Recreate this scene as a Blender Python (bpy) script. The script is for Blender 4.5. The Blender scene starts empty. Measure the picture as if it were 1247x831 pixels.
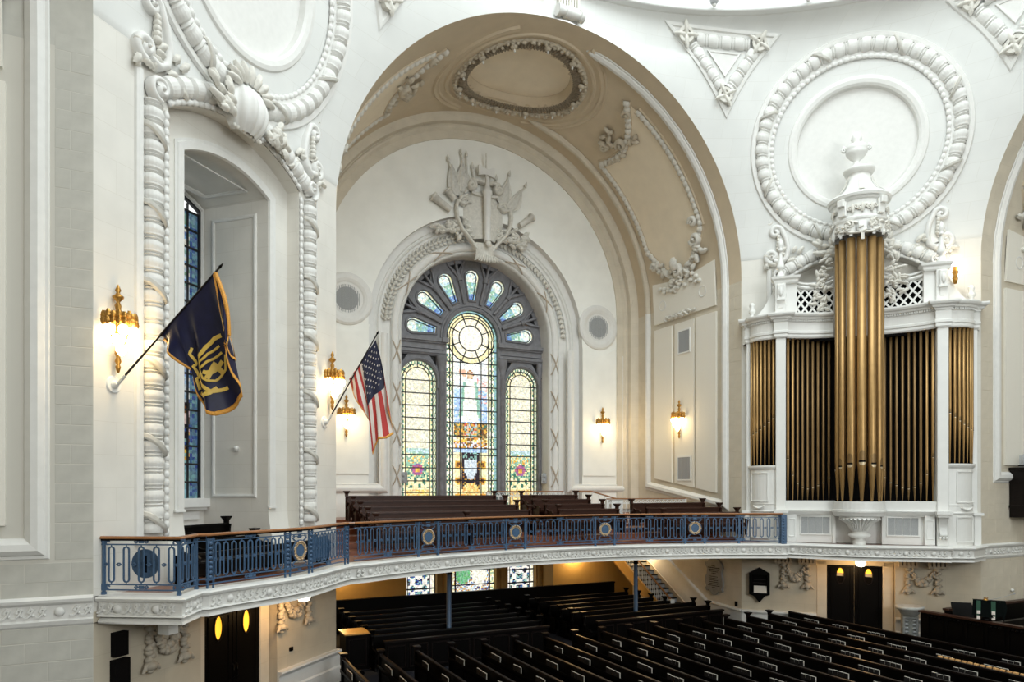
import bpy, bmesh, math, random
from math import sin, cos, pi, sqrt, atan2, radians, hypot
from mathutils import Vector, Matrix, geometry
random.seed(7)
SC = bpy.context.scene
COL = SC.collection
# ------------------------------------------------ building constants (metres, z = 0 at the photographer's eye)
A = 13.3          # distance of the great arches from the centre of the crossing
H = 7.72          # half width and radius of the great arches
ZS = 7.95         # springing of the great arches
ZR = 16.74        # ring cornice under the dome
D = (A + H) / sqrt(2)
FL = -5.6         # main floor
GF = -1.98        # gallery floor
YB = 20.42        # end wall of the north arm
# ------------------------------------------------ camera
cam = bpy.data.objects.new('camera', bpy.data.cameras.new('camera'))
COL.objects.link(cam)
cam.location = (-12.022, -7.242, 0)
cam.rotation_euler = (pi / 2, 0, -0.4486)
cam.data.sensor_width = 36
cam.data.sensor_fit = 'HORIZONTAL'
cam.data.lens = 858.94 / 1247 * 36
cam.data.shift_x = (623.5 - 621.3) / 1247
cam.data.shift_y = (594.4 - 415.5) / 1247
cam.data.clip_start = 0.1
cam.data.clip_end = 200
SC.camera = cam
# ------------------------------------------------ light: daylight entering under the dome, exposure
w = bpy.data.worlds.new('world'); SC.world = w; w.use_nodes = True
bg = w.node_tree.nodes['Background']
bg.inputs[0].default_value = (0.97, 1.0, 0.99, 1); bg.inputs[1].default_value = 1.15
def area(name, loc, rot, size, power, col):
    l = bpy.data.lights.new(name, 'AREA'); l.shape = 'DISK'; l.size = size; l.energy = power; l.color = col
    o = bpy.data.objects.new(name, l); COL.objects.link(o); o.location = loc; o.rotation_euler = rot
    return o
area('dome_daylight', (0, 0, 25.0), (0, 0, 0), 18, 3000, (0.86, 0.97, 1.0))
area('south_fill_light', (0, -24, 6.5), (pi / 2, 0, 0), 9, 2000, (0.97, 1.0, 1.0))  # unseen fill lamp added in the south arm to brighten the transept
SC.view_settings.view_transform = 'Standard'
SC.view_settings.look = 'None'
SC.view_settings.gamma = 1
SC.view_settings.use_curve_mapping = False
SC.view_settings.exposure = 0.26
# ------------------------------------------------ materials
MATS = {}
def mat(name, col, rough=0.6, metal=0.0, bump=0.0, scale=8.0, vary=0.0, emit=None, estr=0.0, spec=0.5, brick=None, wood=False, coat=0.0):
    m = bpy.data.materials.new(name); m.use_nodes = True
    nt = m.node_tree; N = nt.nodes; L = nt.links; b = N['Principled BSDF']
    b.inputs['Base Color'].default_value = (*col, 1); b.inputs['Roughness'].default_value = rough
    b.inputs['Metallic'].default_value = metal; b.inputs['Specular IOR Level'].default_value = spec
    b.inputs['Coat Weight'].default_value = coat
    tc = N.new('ShaderNodeTexCoord')
    src = tc.outputs['Object']
    if wood:
        mp = N.new('ShaderNodeMapping'); mp.inputs['Scale'].default_value = (1, 1, 9); L.new(src, mp.inputs[0]); src = mp.outputs[0]
    if vary > 0 or bump > 0:
        nz = N.new('ShaderNodeTexNoise'); nz.inputs['Scale'].default_value = scale; nz.inputs['Detail'].default_value = 5
        L.new(src, nz.inputs['Vector'])
    last = None
    if vary > 0:
        mx = N.new('ShaderNodeMix'); mx.data_type = 'RGBA'; mx.blend_type = 'MIX'
        mx.inputs[6].default_value = (*[c * (1 - vary) for c in col], 1); mx.inputs[7].default_value = (*[min(1, c * (1 + vary)) for c in col], 1)
        cr = N.new('ShaderNodeMapRange'); cr.inputs[1].default_value = 0.3; cr.inputs[2].default_value = 0.7
        L.new(nz.outputs[0], cr.inputs[0]); L.new(cr.outputs[0], mx.inputs[0]); last = mx.outputs[2]
    if brick:
        cx = N.new('ShaderNodeSeparateXYZ'); cb = N.new('ShaderNodeCombineXYZ'); L.new(tc.outputs['Object'], cx.inputs[0])
        ad = N.new('ShaderNodeMath'); ad.operation = 'ADD'; L.new(cx.outputs[0], ad.inputs[0]); L.new(cx.outputs[1], ad.inputs[1])
        L.new(ad.outputs[0], cb.inputs[0]); L.new(cx.outputs[2], cb.inputs[1])
        br = N.new('ShaderNodeTexBrick'); L.new(cb.outputs[0], br.inputs['Vector'])
        br.inputs['Scale'].default_value = 1; br.inputs['Brick Width'].default_value = brick[0]; br.inputs['Row Height'].default_value = brick[1]
        br.inputs['Mortar Size'].default_value = 0.006; br.inputs['Mortar Smooth'].default_value = 0.3
        m2 = N.new('ShaderNodeMix'); m2.data_type = 'RGBA'; m2.blend_type = 'MIX'
        br.inputs['Color1'].default_value = (0.97, 0.97, 0.97, 1); br.inputs['Color2'].default_value = (1, 1, 1, 1); br.inputs['Mortar'].default_value = (0.9, 0.89, 0.87, 1)
        m2.blend_type = 'MULTIPLY'; m2.inputs[0].default_value = 1
        if last: L.new(last, m2.inputs[6])
        else: m2.inputs[6].default_value = (*col, 1)
        L.new(br.outputs['Color'], m2.inputs[7]); last = m2.outputs[2]
    if last: L.new(last, b.inputs['Base Color'])
    if bump > 0:
        bp = N.new('ShaderNodeBump'); bp.inputs['Strength'].default_value = bump; bp.inputs['Distance'].default_value = 0.02
        L.new(nz.outputs[0], bp.inputs['Height']); L.new(bp.outputs[0], b.inputs['Normal'])
    if emit:
        b.inputs['Emission Color'].default_value = (*emit, 1); b.inputs['Emission Strength'].default_value = estr
    MATS[name] = m
    return m
M_wall = mat('cream_ashlar', (0.73, 0.71, 0.655), 0.75, vary=0.05, scale=1.3, bump=0.12, brick=(1.15, 0.62))
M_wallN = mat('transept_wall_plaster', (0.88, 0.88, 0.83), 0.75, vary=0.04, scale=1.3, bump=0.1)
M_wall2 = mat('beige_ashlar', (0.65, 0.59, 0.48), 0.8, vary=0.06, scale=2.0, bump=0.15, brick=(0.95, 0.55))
M_lowshade = mat('shade_toned_lower_wall', (0.58, 0.515, 0.40), 0.8, vary=0.06, scale=2.0, bump=0.12, brick=(1.15, 0.62))  # wall colour darkened to tan to carry the gallery shade and lamp warmth
M_pend = mat('pale_vault_plaster', (0.72, 0.725, 0.70), 0.75, vary=0.03, scale=1.1, bump=0.08, brick=(1.15, 0.62))
M_plas = mat('white_plaster', (0.745, 0.74, 0.71), 0.55, vary=0.03, scale=6, bump=0.05)
M_orn = mat('moulded_plaster', (0.68, 0.66, 0.60), 0.6, vary=0.1, scale=9, bump=0.1)
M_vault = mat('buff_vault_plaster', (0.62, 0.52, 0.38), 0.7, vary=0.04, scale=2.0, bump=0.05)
M_vorn = mat('buff_carved_plaster', (0.56, 0.50, 0.40), 0.7, vary=0.12, scale=7.0, bump=0.1)
M_field = mat('buff_panel_field', (0.86, 0.76, 0.60), 0.7, vary=0.03, scale=2.0, bump=0.05)
M_panel = mat('acoustic_panel', (0.82, 0.79, 0.71), 0.85, vary=0.02, scale=60, bump=0.08)
M_case = mat('white_paint', (0.80, 0.80, 0.77), 0.4, vary=0.02, scale=4)
M_stone = mat('grey_limestone', (0.52, 0.51, 0.46), 0.8, vary=0.08, scale=3.0, bump=0.2)
M_stone2 = mat('light_limestone', (0.60, 0.58, 0.53), 0.8, vary=0.07, scale=3.0, bump=0.2)
M_trac = mat('grey_tracery_stone', (0.20, 0.20, 0.215), 0.65, vary=0.15, scale=5.0, bump=0.15)
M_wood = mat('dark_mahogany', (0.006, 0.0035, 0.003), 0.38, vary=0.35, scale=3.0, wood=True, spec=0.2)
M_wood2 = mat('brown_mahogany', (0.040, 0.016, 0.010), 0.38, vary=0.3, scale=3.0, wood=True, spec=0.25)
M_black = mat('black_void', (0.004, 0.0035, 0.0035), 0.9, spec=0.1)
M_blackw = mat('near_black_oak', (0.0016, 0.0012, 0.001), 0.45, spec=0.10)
M_rail = mat('varnished_handrail', (0.30, 0.13, 0.05), 0.25, vary=0.2, scale=6, wood=True)
M_parq = mat('red_brown_floor', (0.20, 0.065, 0.03), 0.3, vary=0.25, scale=5)
M_iron = mat('blue_painted_iron', (0.055, 0.115, 0.21), 0.42, vary=0.12, scale=25, bump=0.1)
M_silver = mat('gilded_leaf_wreath', (0.62, 0.45, 0.28), 0.35, metal=0.7, vary=0.3, scale=30)
M_brass = mat('antique_brass', (0.42, 0.22, 0.05), 0.35, metal=0.85, vary=0.3, scale=20)
M_pipe = mat('gold_pipe', (0.40, 0.245, 0.095), 0.40, metal=0.7, vary=0.08, scale=4)
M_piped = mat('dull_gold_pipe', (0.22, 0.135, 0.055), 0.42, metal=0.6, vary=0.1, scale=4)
M_lip = mat('bright_lip', (0.75, 0.62, 0.42), 0.3, metal=0.7)
M_floor = mat('navy_carpet', (0.004, 0.005, 0.012), 0.9, vary=0.2, scale=30)
M_page = mat('white_pages', (0.80, 0.76, 0.68), 0.8)
M_cover = mat('dark_cover', (0.004, 0.002, 0.002), 0.7)
M_gray = mat('grey_metal', (0.36, 0.37, 0.38), 0.5)
M_mesh = mat('grille_cloth', (0.36, 0.37, 0.37), 0.8, vary=0.2, scale=60)
M_navy = mat('navy_silk', (0.006, 0.007, 0.038), 0.45, vary=0.2, scale=6, spec=0.3)
M_fringe = mat('gold_fringe', (0.72, 0.33, 0.05), 0.6, vary=0.25, scale=60, bump=0.3)
M_goldp = mat('gold_thread', (0.75, 0.50, 0.08), 0.45)
M_red = mat('red_cloth', (0.50, 0.035, 0.03), 0.6)
M_white = mat('white_cloth', (0.80, 0.72, 0.66), 0.6)
M_blue = mat('blue_cloth', (0.012, 0.016, 0.05), 0.6)
M_must = mat('mustard_wall', (0.46, 0.28, 0.085), 0.8, vary=0.06, scale=2)
M_green = mat('green_silk', (0.02, 0.075, 0.045), 0.5)
M_seat = mat('blue_upholstery', (0.02, 0.03, 0.12), 0.8)
M_cush = mat('amber_cushion', (0.80, 0.46, 0.18), 0.8, vary=0.25, scale=12)
M_globe = mat('lit_glass_globe', (1, 0.95, 0.8), 0.2, emit=(1.0, 0.84, 0.50), estr=7)
M_glow = mat('lit_amber_glass', (0.8, 0.5, 0.1), 0.2, emit=(1.0, 0.52, 0.03), estr=1.1)
M_lead = mat('dark_leading', (0.012, 0.012, 0.014), 0.5)
def glassmat(name, strength):
    m = bpy.data.materials.new(name); m.use_nodes = True
    nt = m.node_tree; N = nt.nodes; L = nt.links; b = N['Principled BSDF']
    at = N.new('ShaderNodeAttribute'); at.attribute_name = 'glass'
    tc = N.new('ShaderNodeTexCoord')
    nz = N.new('ShaderNodeTexVoronoi'); nz.inputs['Scale'].default_value = 16; L.new(tc.outputs['Object'], nz.inputs['Vector'])
    hs = N.new('ShaderNodeHueSaturation'); L.new(at.outputs['Color'], hs.inputs['Color'])
    sp = N.new('ShaderNodeSeparateColor'); L.new(nz.outputs['Color'], sp.inputs[0])
    mr = N.new('ShaderNodeMapRange'); mr.inputs[3].default_value = 0.72; mr.inputs[4].default_value = 1.25
    L.new(sp.outputs[0], mr.inputs[0]); L.new(mr.outputs[0], hs.inputs['Value'])
    m3 = N.new('ShaderNodeMapRange'); m3.inputs[3].default_value = 0.47; m3.inputs[4].default_value = 0.53
    L.new(sp.outputs[1], m3.inputs[0]); L.new(m3.outputs[0], hs.inputs['Hue'])
    L.new(hs.outputs[0], b.inputs['Emission Color']); b.inputs['Emission Strength'].default_value = strength
    dk = N.new('ShaderNodeMix'); dk.data_type = 'RGBA'; dk.blend_type = 'MULTIPLY'; dk.inputs[0].default_value = 1
    L.new(hs.outputs[0], dk.inputs[6]); dk.inputs[7].default_value = (0.25, 0.25, 0.25, 1); L.new(dk.outputs[2], b.inputs['Base Color'])
    b.inputs['Roughness'].default_value = 0.15
    MATS[name] = m
    return m
M_glass = glassmat('stained_glass', 0.86)
M_glassd = glassmat('dim_stained_glass', 0.30)
# ------------------------------------------------ mesh builder
class MB:
    """collects faces; f maps local (x, z, p) wall coordinates to 3-D; default x right, p out of the wall, z up"""
    def __init__(s, f=None):
        s.v = []; s.fc = []; s.col = None; s.sm = []; s.f = f or (lambda x, z, p: (x, -p, z)); s.smooth = False; s.mi = []; s.m = 0
    def add(s, pts, faces, smooth=None):
        o = len(s.v); s.v += [tuple(p) for p in pts]; s.fc += [tuple(i + o for i in q) for q in faces]
        sm = s.smooth if smooth is None else smooth
        s.sm += [sm] * len(faces); s.mi += [s.m] * len(faces)
    def box(s, x0, x1, z0, z1, p0, p1):
        F = s.f
        P = [F(x, z, p) for p in (p0, p1) for z in (z0, z1) for x in (x0, x1)]
        s.add(P, [(0, 2, 3, 1), (4, 5, 7, 6), (0, 1, 5, 4), (2, 6, 7, 3), (0, 4, 6, 2), (1, 3, 7, 5)], False)
    def bbox(s, x0, x1, z0, z1, p0, p1, b=0.02):
        """box with a chamfered front"""
        F = s.f
        b = min(b, (x1 - x0) * .4, (z1 - z0) * .4)
        P = [F(x0, z0, p0), F(x1, z0, p0), F(x1, z1, p0), F(x0, z1, p0), F(x0, z0, p1 - b), F(x1, z0, p1 - b), F(x1, z1, p1 - b), F(x0, z1, p1 - b),
             F(x0 + b, z0 + b, p1), F(x1 - b, z0 + b, p1), F(x1 - b, z1 - b, p1), F(x0 + b, z1 - b, p1)]
        s.add(P, [(3, 2, 1, 0), (0, 1, 5, 4), (1, 2, 6, 5), (2, 3, 7, 6), (3, 0, 4, 7), (4, 5, 9, 8), (5, 6, 10, 9), (6, 7, 11, 10), (7, 4, 8, 11), (8, 9, 10, 11)], False)
    def grid(s, rows, closed_u=False, closed_v=False, smooth=True):
        n = len(rows); m = len(rows[0]); P = [p for r in rows for p in r]; F = []
        for i in range(n if closed_v else n - 1):
            for j in range(m if closed_u else m - 1):
                a = i * m + j; b = i * m + (j + 1) % m; c = ((i + 1) % n) * m + (j + 1) % m; d = ((i + 1) % n) * m + j
                F.append((a, b, c, d))
        s.add(P, F, smooth)
    def plate(s, outer, holes=(), p=0.0):
        loops = [[Vector((x, z, 0)) for x, z in l] for l in [outer] + list(holes)]
        tri = geometry.tessellate_polygon(loops)
        flat = [q for l in loops for q in l]
        F = []
        for t in tri:
            a, b, c = (flat[i] for i in t)
            if (b - a).cross(c - a).z < 0: t = (t[0], t[2], t[1])
            F.append(tuple(t))
        s.add([s.f(q.x, q.y, p) for q in flat], F, False)
    def slab(s, outer, holes, p0, p1):
        """plate with thickness: back p0, front p1"""
        s.plate(outer, holes, p1)
        for l in [outer] + list(holes):
            n = len(l)
            P = [s.f(x, z, p1) for x, z in l] + [s.f(x, z, p0) for x, z in l]
            s.add(P, [(i, (i + 1) % n, n + (i + 1) % n, n + i) for i in range(n)], False)
    def mould(s, path, prof, closed=False, smooth=False, scale=None, capends=True):
        """sweep profile [(r, p)] along path [(x, z)]; r is offset to the LEFT of travel; mitred"""
        n = len(path); rows = []
        for i in range(n):
            a = path[(i - 1) % n] if (closed or i > 0) else None
            b = path[i]; c = path[(i + 1) % n] if (closed or i < n - 1) else None
            def nrm(p, q):
                dx, dz = q[0] - p[0], q[1] - p[1]; l = hypot(dx, dz) or 1e-9
                return (-dz / l, dx / l)
            n1 = nrm(a, b) if a else None; n2 = nrm(b, c) if c else None
            if n1 is None: n1 = n2
            if n2 is None: n2 = n1
            mx, mz = n1[0] + n2[0], n1[1] + n2[1]; l2 = mx * mx + mz * mz
            if l2 < 1e-6: mx, mz, l2 = n1[0], n1[1], 1.0; k = 1.0
            else: k = 2.0 / l2
            if k > 3: k = 3
            if l2 == 1.0 and k == 1.0: pass
            mx *= k; mz *= k
            sc = scale[i] if scale else 1.0
            rows.append([s.f(b[0] + mx * r * sc, b[1] + mz * r * sc, p * sc) for r, p in prof])
        s.grid(rows, closed_v=closed, smooth=smooth)
        if capends and not closed:
            m = len(prof)
            s.add(rows[0], [tuple(range(m))], False); s.add(rows[-1], [tuple(reversed(range(m)))], False)
    def rope(s, path, R, pitch, bands=True, closed=False, flat=0.85, base=0.0, per=10, n=11):
        """carved torus of overlapping leaves held by double bands, swept along path"""
        L = [0.0]
        pts = list(path) + ([path[0]] if closed else [])
        for a, b in zip(pts, pts[1:]): L.append(L[-1] + hypot(b[0] - a[0], b[1] - a[1]))
        tot = L[-1]; cnt = max(1, round(tot / pitch)); N = cnt * per
        out = []; sc = []; j = 0
        if bands: shp = [0.93, 0.97, 1.0, 1.0, 0.97, 0.93, 0.70, 0.93, 0.70, 0.93][:per] if per == 10 else [0.92, 1.0, 0.96, 0.8, 0.95, 0.8]
        else: shp = [0.72, 0.93, 1.0, 1.0, 0.93, 0.72][:per]
        for i in range(N + (0 if closed else 1)):
            d = tot * i / N
            while j < len(L) - 2 and L[j + 1] < d: j += 1
            t = (d - L[j]) / max(1e-9, L[j + 1] - L[j])
            out.append((pts[j][0] + (pts[j + 1][0] - pts[j][0]) * t, pts[j][1] + (pts[j + 1][1] - pts[j][1]) * t)); sc.append(shp[i % len(shp)])
        prof = [(R * cos(pi * k / (n - 1)), base + R * flat * sin(pi * k / (n - 1))) for k in range(n)]
        s.mould(out, prof, closed=closed, smooth=False, scale=sc)
    def blob(s, x, z, p, rx, rz, rp, rot=0.0, nu=8, nv=5, ridge=0.0):
        rows = []
        for i in range(nv + 1):
            th = pi * i / nv; r = []
            for j in range(nu):
                ph = 2 * pi * j / nu; k = 1 + ridge * cos(ph * nu / 2)
                lx = rx * sin(th) * cos(ph) * k; lp = rp * sin(th) * sin(ph) * k; lz = rz * cos(th)
                r.append(s.f(x + lx * cos(rot) - lz * sin(rot), z + lx * sin(rot) + lz * cos(rot), p + lp))
            rows.append(r)
        s.grid(rows, closed_u=True)
    def leaf(s, x, z, p, L, W, ang, lift=0.06, lobes=3):
        """a curled acanthus leaf lying on the surface, tip lifted"""
        rows = []; n = lobes * 2 + 1; ca, sa = cos(ang), sin(ang)
        for i in range(n + 1):
            t = i / n; w_ = W * 1.15 * (sin(pi * (0.14 + 0.76 * t)) ** 0.7) * (1.0 if i % 2 else 0.74); y = L * t
            h_ = lift * (0.35 + 0.9 * sin(pi * (0.12 + 0.75 * t)))
            r = []
            for k in (-1, -0.5, 0, 0.5, 1):
                lx = y; lz = k * w_ * 0.5
                r.append(s.f(x + lx * ca - lz * sa, z + lx * sa + lz * ca, p + h_ * (1 - 0.55 * k * k) + (0.012 if k == 0 else 0)))
            rows.append(r)
        s.grid(rows)
        # underside so that the leaf has a body
        rows2 = [[s.f(x + L * i / n * ca + k * W * .3 * sin(pi * i / n) * sa, z + L * i / n * sa - k * W * .3 * sin(pi * i / n) * ca, p) for k in (-1, 1)] for i in range(n + 1)]
        s.grid(rows2)
    def scroll(s, x, z, p, R, turns=1.6, w=0.06, d=0.08, start=0.0, cw=1, tail=None, n=26):
        """flat spiral volute; tail = optional list of points leading into it"""
        path = []
        for i in range(n + 1):
            t = i / n; a = start + cw * turns * 2 * pi * t; r = R * (1 - t) ** 0.85 * 0.92 + R * 0.06
            path.append((x + r * cos(a), z + r * sin(a)))
        if tail: path = list(tail) + path
        m = len(path)
        sc = [1.0 - 0.45 * max(0, (i - (m - n)) / n) for i in range(m)]
        prof = [(w, p * 0), (w, 0.6), (w * 0.4, 1.0), (-w * 0.4, 1.0), (-w, 0.6), (-w, 0)]
        pr = [(r, p + q * d) for r, q in [(w, 0), (w, .7), (w * .35, 1), (-w * .35, 1), (-w, .7), (-w, 0)]]
        s.mould(path, pr, smooth=True)
        s.blob(x, z, p + d * 0.8, R * 0.2, R * 0.2, d * 0.6, nu=6, nv=4)
    def wrapband(s, x, z, ang, R, ln, base=0.02, flat=0.85, wd=0.17, k=1):
        """a ribbed leaf wrapped diagonally over a torus running in direction ang"""
        ca, sa = cos(ang), sin(ang); rows = []
        for i in range(13):
            u = -1 + i / 6; row = []
            for j in range(9):
                v = (j / 8 - .5) * wd * (1 - .35 * abs(u) ** 2); t = u * ln * k + v; nn = u * R * 1.12
                row.append(s.f(x + ca * t - sa * nn, z + sa * t + ca * nn, base + R * flat * sqrt(max(0, 1 - u * u)) + .035 + .018 * cos(j * pi) * (1 if 0 < j < 8 else 0) - (.05 if j in (0, 8) else 0)))
            rows.append(row)
        s.grid(rows)
    def lathe(s, prof, c=(0, 0, 0), n=16, a0=0.0, a1=2 * pi, smooth=True, axis='z'):
        full = abs(a1 - a0 - 2 * pi) < 1e-6; rows = []
        for r, z in prof:
            row = []
            for j in range(n if full else n + 1):
                a = a0 + (a1 - a0) * j / n
                if axis == 'z': row.append((c[0] + r * cos(a), c[1] + r * sin(a), c[2] + z))
                else: row.append((c[0] + r * cos(a), c[1] + z, c[2] + r * sin(a)))
            rows.append(row)
        s.grid(rows, closed_u=full, smooth=smooth)
    def tube(s, pts, r, n=6, cap=True):
        pts = [Vector(q) for q in pts]; rows = []
        rs = r if isinstance(r, (list, tuple)) else [r] * len(pts)
        for i, q in enumerate(pts):
            d = (pts[min(i + 1, len(pts) - 1)] - pts[max(i - 1, 0)]).normalized()
            u = d.cross(Vector((0, 0, 1)))
            if u.length < 1e-3: u = Vector((1, 0, 0))
            u.normalize(); v_ = d.cross(u)
            rows.append([tuple(q + (u * cos(2 * pi * k / n) + v_ * sin(2 * pi * k / n)) * rs[i]) for k in range(n)])
        s.grid(rows, closed_u=True)
        if cap:
            s.add(rows[0], [tuple(range(n))], False); s.add(rows[-1], [tuple(reversed(range(n)))], False)
    def wbox(s, x0, x1, y0, y1, z0, z1):
        P = [(x, y, z) for z in (z0, z1) for y in (y0, y1) for x in (x0, x1)]
        s.add(P, [(0, 2, 3, 1), (4, 5, 7, 6), (0, 1, 5, 4), (2, 6, 7, 3), (0, 4, 6, 2), (1, 3, 7, 5)], False)
    def mesh(s, name, ms):
        me = bpy.data.meshes.new(name); me.from_pydata(s.v, [], s.fc)
        ms = ms if isinstance(ms, (list, tuple)) else [ms]
        for m in ms: me.materials.append(m)
        me.polygons.foreach_set('use_smooth', s.sm); me.polygons.foreach_set('material_index', s.mi)
        if s.col:
            at = me.color_attributes.new('glass', 'FLOAT_COLOR', 'CORNER')
            buf = []
            for pl, c in zip(me.polygons, s.col): buf += [*c, 1.0] * pl.loop_total
            at.data.foreach_set('color', buf)
        me.update()
        return me
    def obj(s, name, m, parent=None, mtx=None):
        return link(name, s.mesh(name, m), parent, mtx)
def link(name, me, parent=None, mtx=None):
    o = bpy.data.objects.new(name, me); COL.objects.link(o)
    if parent: o.parent = parent
    if mtx is not None: o.matrix_local = mtx
    return o
def tag(o, label=None, cat=None, group=None, kind=None):
    if label: o['label'] = label
    if cat: o['category'] = cat
    if group: o['group'] = group
    if kind: o['kind'] = kind
    return o
def thing(name, label, cat, mtx=None, group=None):
    o = bpy.data.objects.new(name, None); COL.objects.link(o); o.empty_display_size = 0.1
    if mtx is not None: o.matrix_local = mtx
    return tag(o, label, cat, group)
def struct(name, mb, m, mtx=None, parent=None):
    o = mb.obj(name, m, parent, mtx)
    if not parent: o['kind'] = 'structure'
    return o
def copy_tree(o, parent=None):
    c = o.copy(); COL.objects.link(c)
    if parent: c.parent = parent
    for ch in o.children: copy_tree(ch, c)
    return c
def frame(x, y, ang, z=0.0): return Matrix.Translation((x, y, z)) @ Matrix.Rotation(ang, 4, 'Z')
F_NE = frame(D / sqrt(2), D / sqrt(2), -pi / 4)
F_NW = frame(-D / sqrt(2), D / sqrt(2), pi / 4)
def Rz(a): return Matrix.Rotation(a, 4, 'Z')
F_N = Rz(0); F_E = Rz(-pi / 2); F_W = Rz(pi / 2)
def arc(cx, cz, r, a0, a1, n): return [(cx + r * cos(radians(a0 + (a1 - a0) * i / n)), cz + r * sin(radians(a0 + (a1 - a0) * i / n))) for i in range(n + 1)]
def archpath(hw, zb, cz, r, n=24):
    """open path from bottom left up over an arch and down to bottom right"""
    a = math.degrees(math.acos(min(1, hw / r)))
    return [(-hw, zb)] + arc(0, cz, r, 180 - a, a, n) + [(hw, zb)]
def archloop(hw, zb, cz, r, n=24): return list(reversed(archpath(hw, zb, cz, r, n)))
def wsurf(a, z):
    """distance of the pier / pendentive surface from the centre of the crossing, along the diagonal"""
    if z <= 8.7: return D
    zz = z
    k = min(1, (zz - ZS) / H); hz = H * sqrt(max(0, 1 - k * k)); kk = min(1, (zz - ZS) / (ZR - ZS))
    we = (A + hz) / sqrt(2); ae = (A - hz) / sqrt(2); wc = A + (D - A) * sqrt(max(0, 1 - kk * kk)); sg = wc - we
    if sg < 1e-4: return wc
    r = (ae * ae + sg * sg) / (2 * sg)
    return wc - r + sqrt(max(r * r - a * a, 0))
def PMAP(x, z, p): return (x, wsurf(x, z) - D - p, z)
def barrel(Y, s_, p, side=1):
    """arm surface: Y along the arm, s_ = height above the springing along the wall and vault"""
    if s_ <= 0: return (side * (H - p), Y, ZS + s_)
    t = s_ / H
    if t > pi: return (side * -(H - p), Y, ZS - (s_ - pi * H))
    return (side * (H - p) * cos(t), Y, ZS + (H - p) * sin(t))
# ================================================= THE SETTING
m = MB(); m.add([(-30, -14, FL), (24, -14, FL), (24, 26, FL), (-30, 26, FL)], [(0, 1, 2, 3)]); struct('floor', m, M_floor)
TZ = 12.43; MR = 3.48      # medallion centre height and outer radius

def blocks(parent, rects, mtx_f, th=0.005, ch=0.355, L=0.62, z0=FL, mtl=None):
    """ashlar blocks on flat areas; rects = [(x0, x1, z0, z1)] in local wall coordinates"""
    cache = {}
    for (x0, x1, za, zb) in rects:
        k0 = int(math.floor((za - z0) / ch)); z = z0 + k0 * ch; row = k0
        while z < zb - 0.02:
            a, b = max(z, za), min(z + ch, zb)
            off = (row % 2) * L / 2
            x = math.floor((x0 - off) / L) * L + off
            while x < x1 - 0.02:
                c, d = max(x, x0), min(x + L, x1)
                if d - c > 0.05 and b - a > 0.05:
                    key = (round(d - c, 2), round(b - a, 2))
                    if key not in cache:
                        q = MB(); q.bbox(0.005, key[0] - 0.005, 0.005, key[1] - 0.005, -0.01, th, 0.004); cache[key] = q.mesh('stone_block', mtl or M_stone)
                    o = link('stone_block', cache[key], parent, mtx_f @ Matrix.Translation((c, random.uniform(-.002, .002), a)))
                x += L
            z += ch; row += 1

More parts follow.
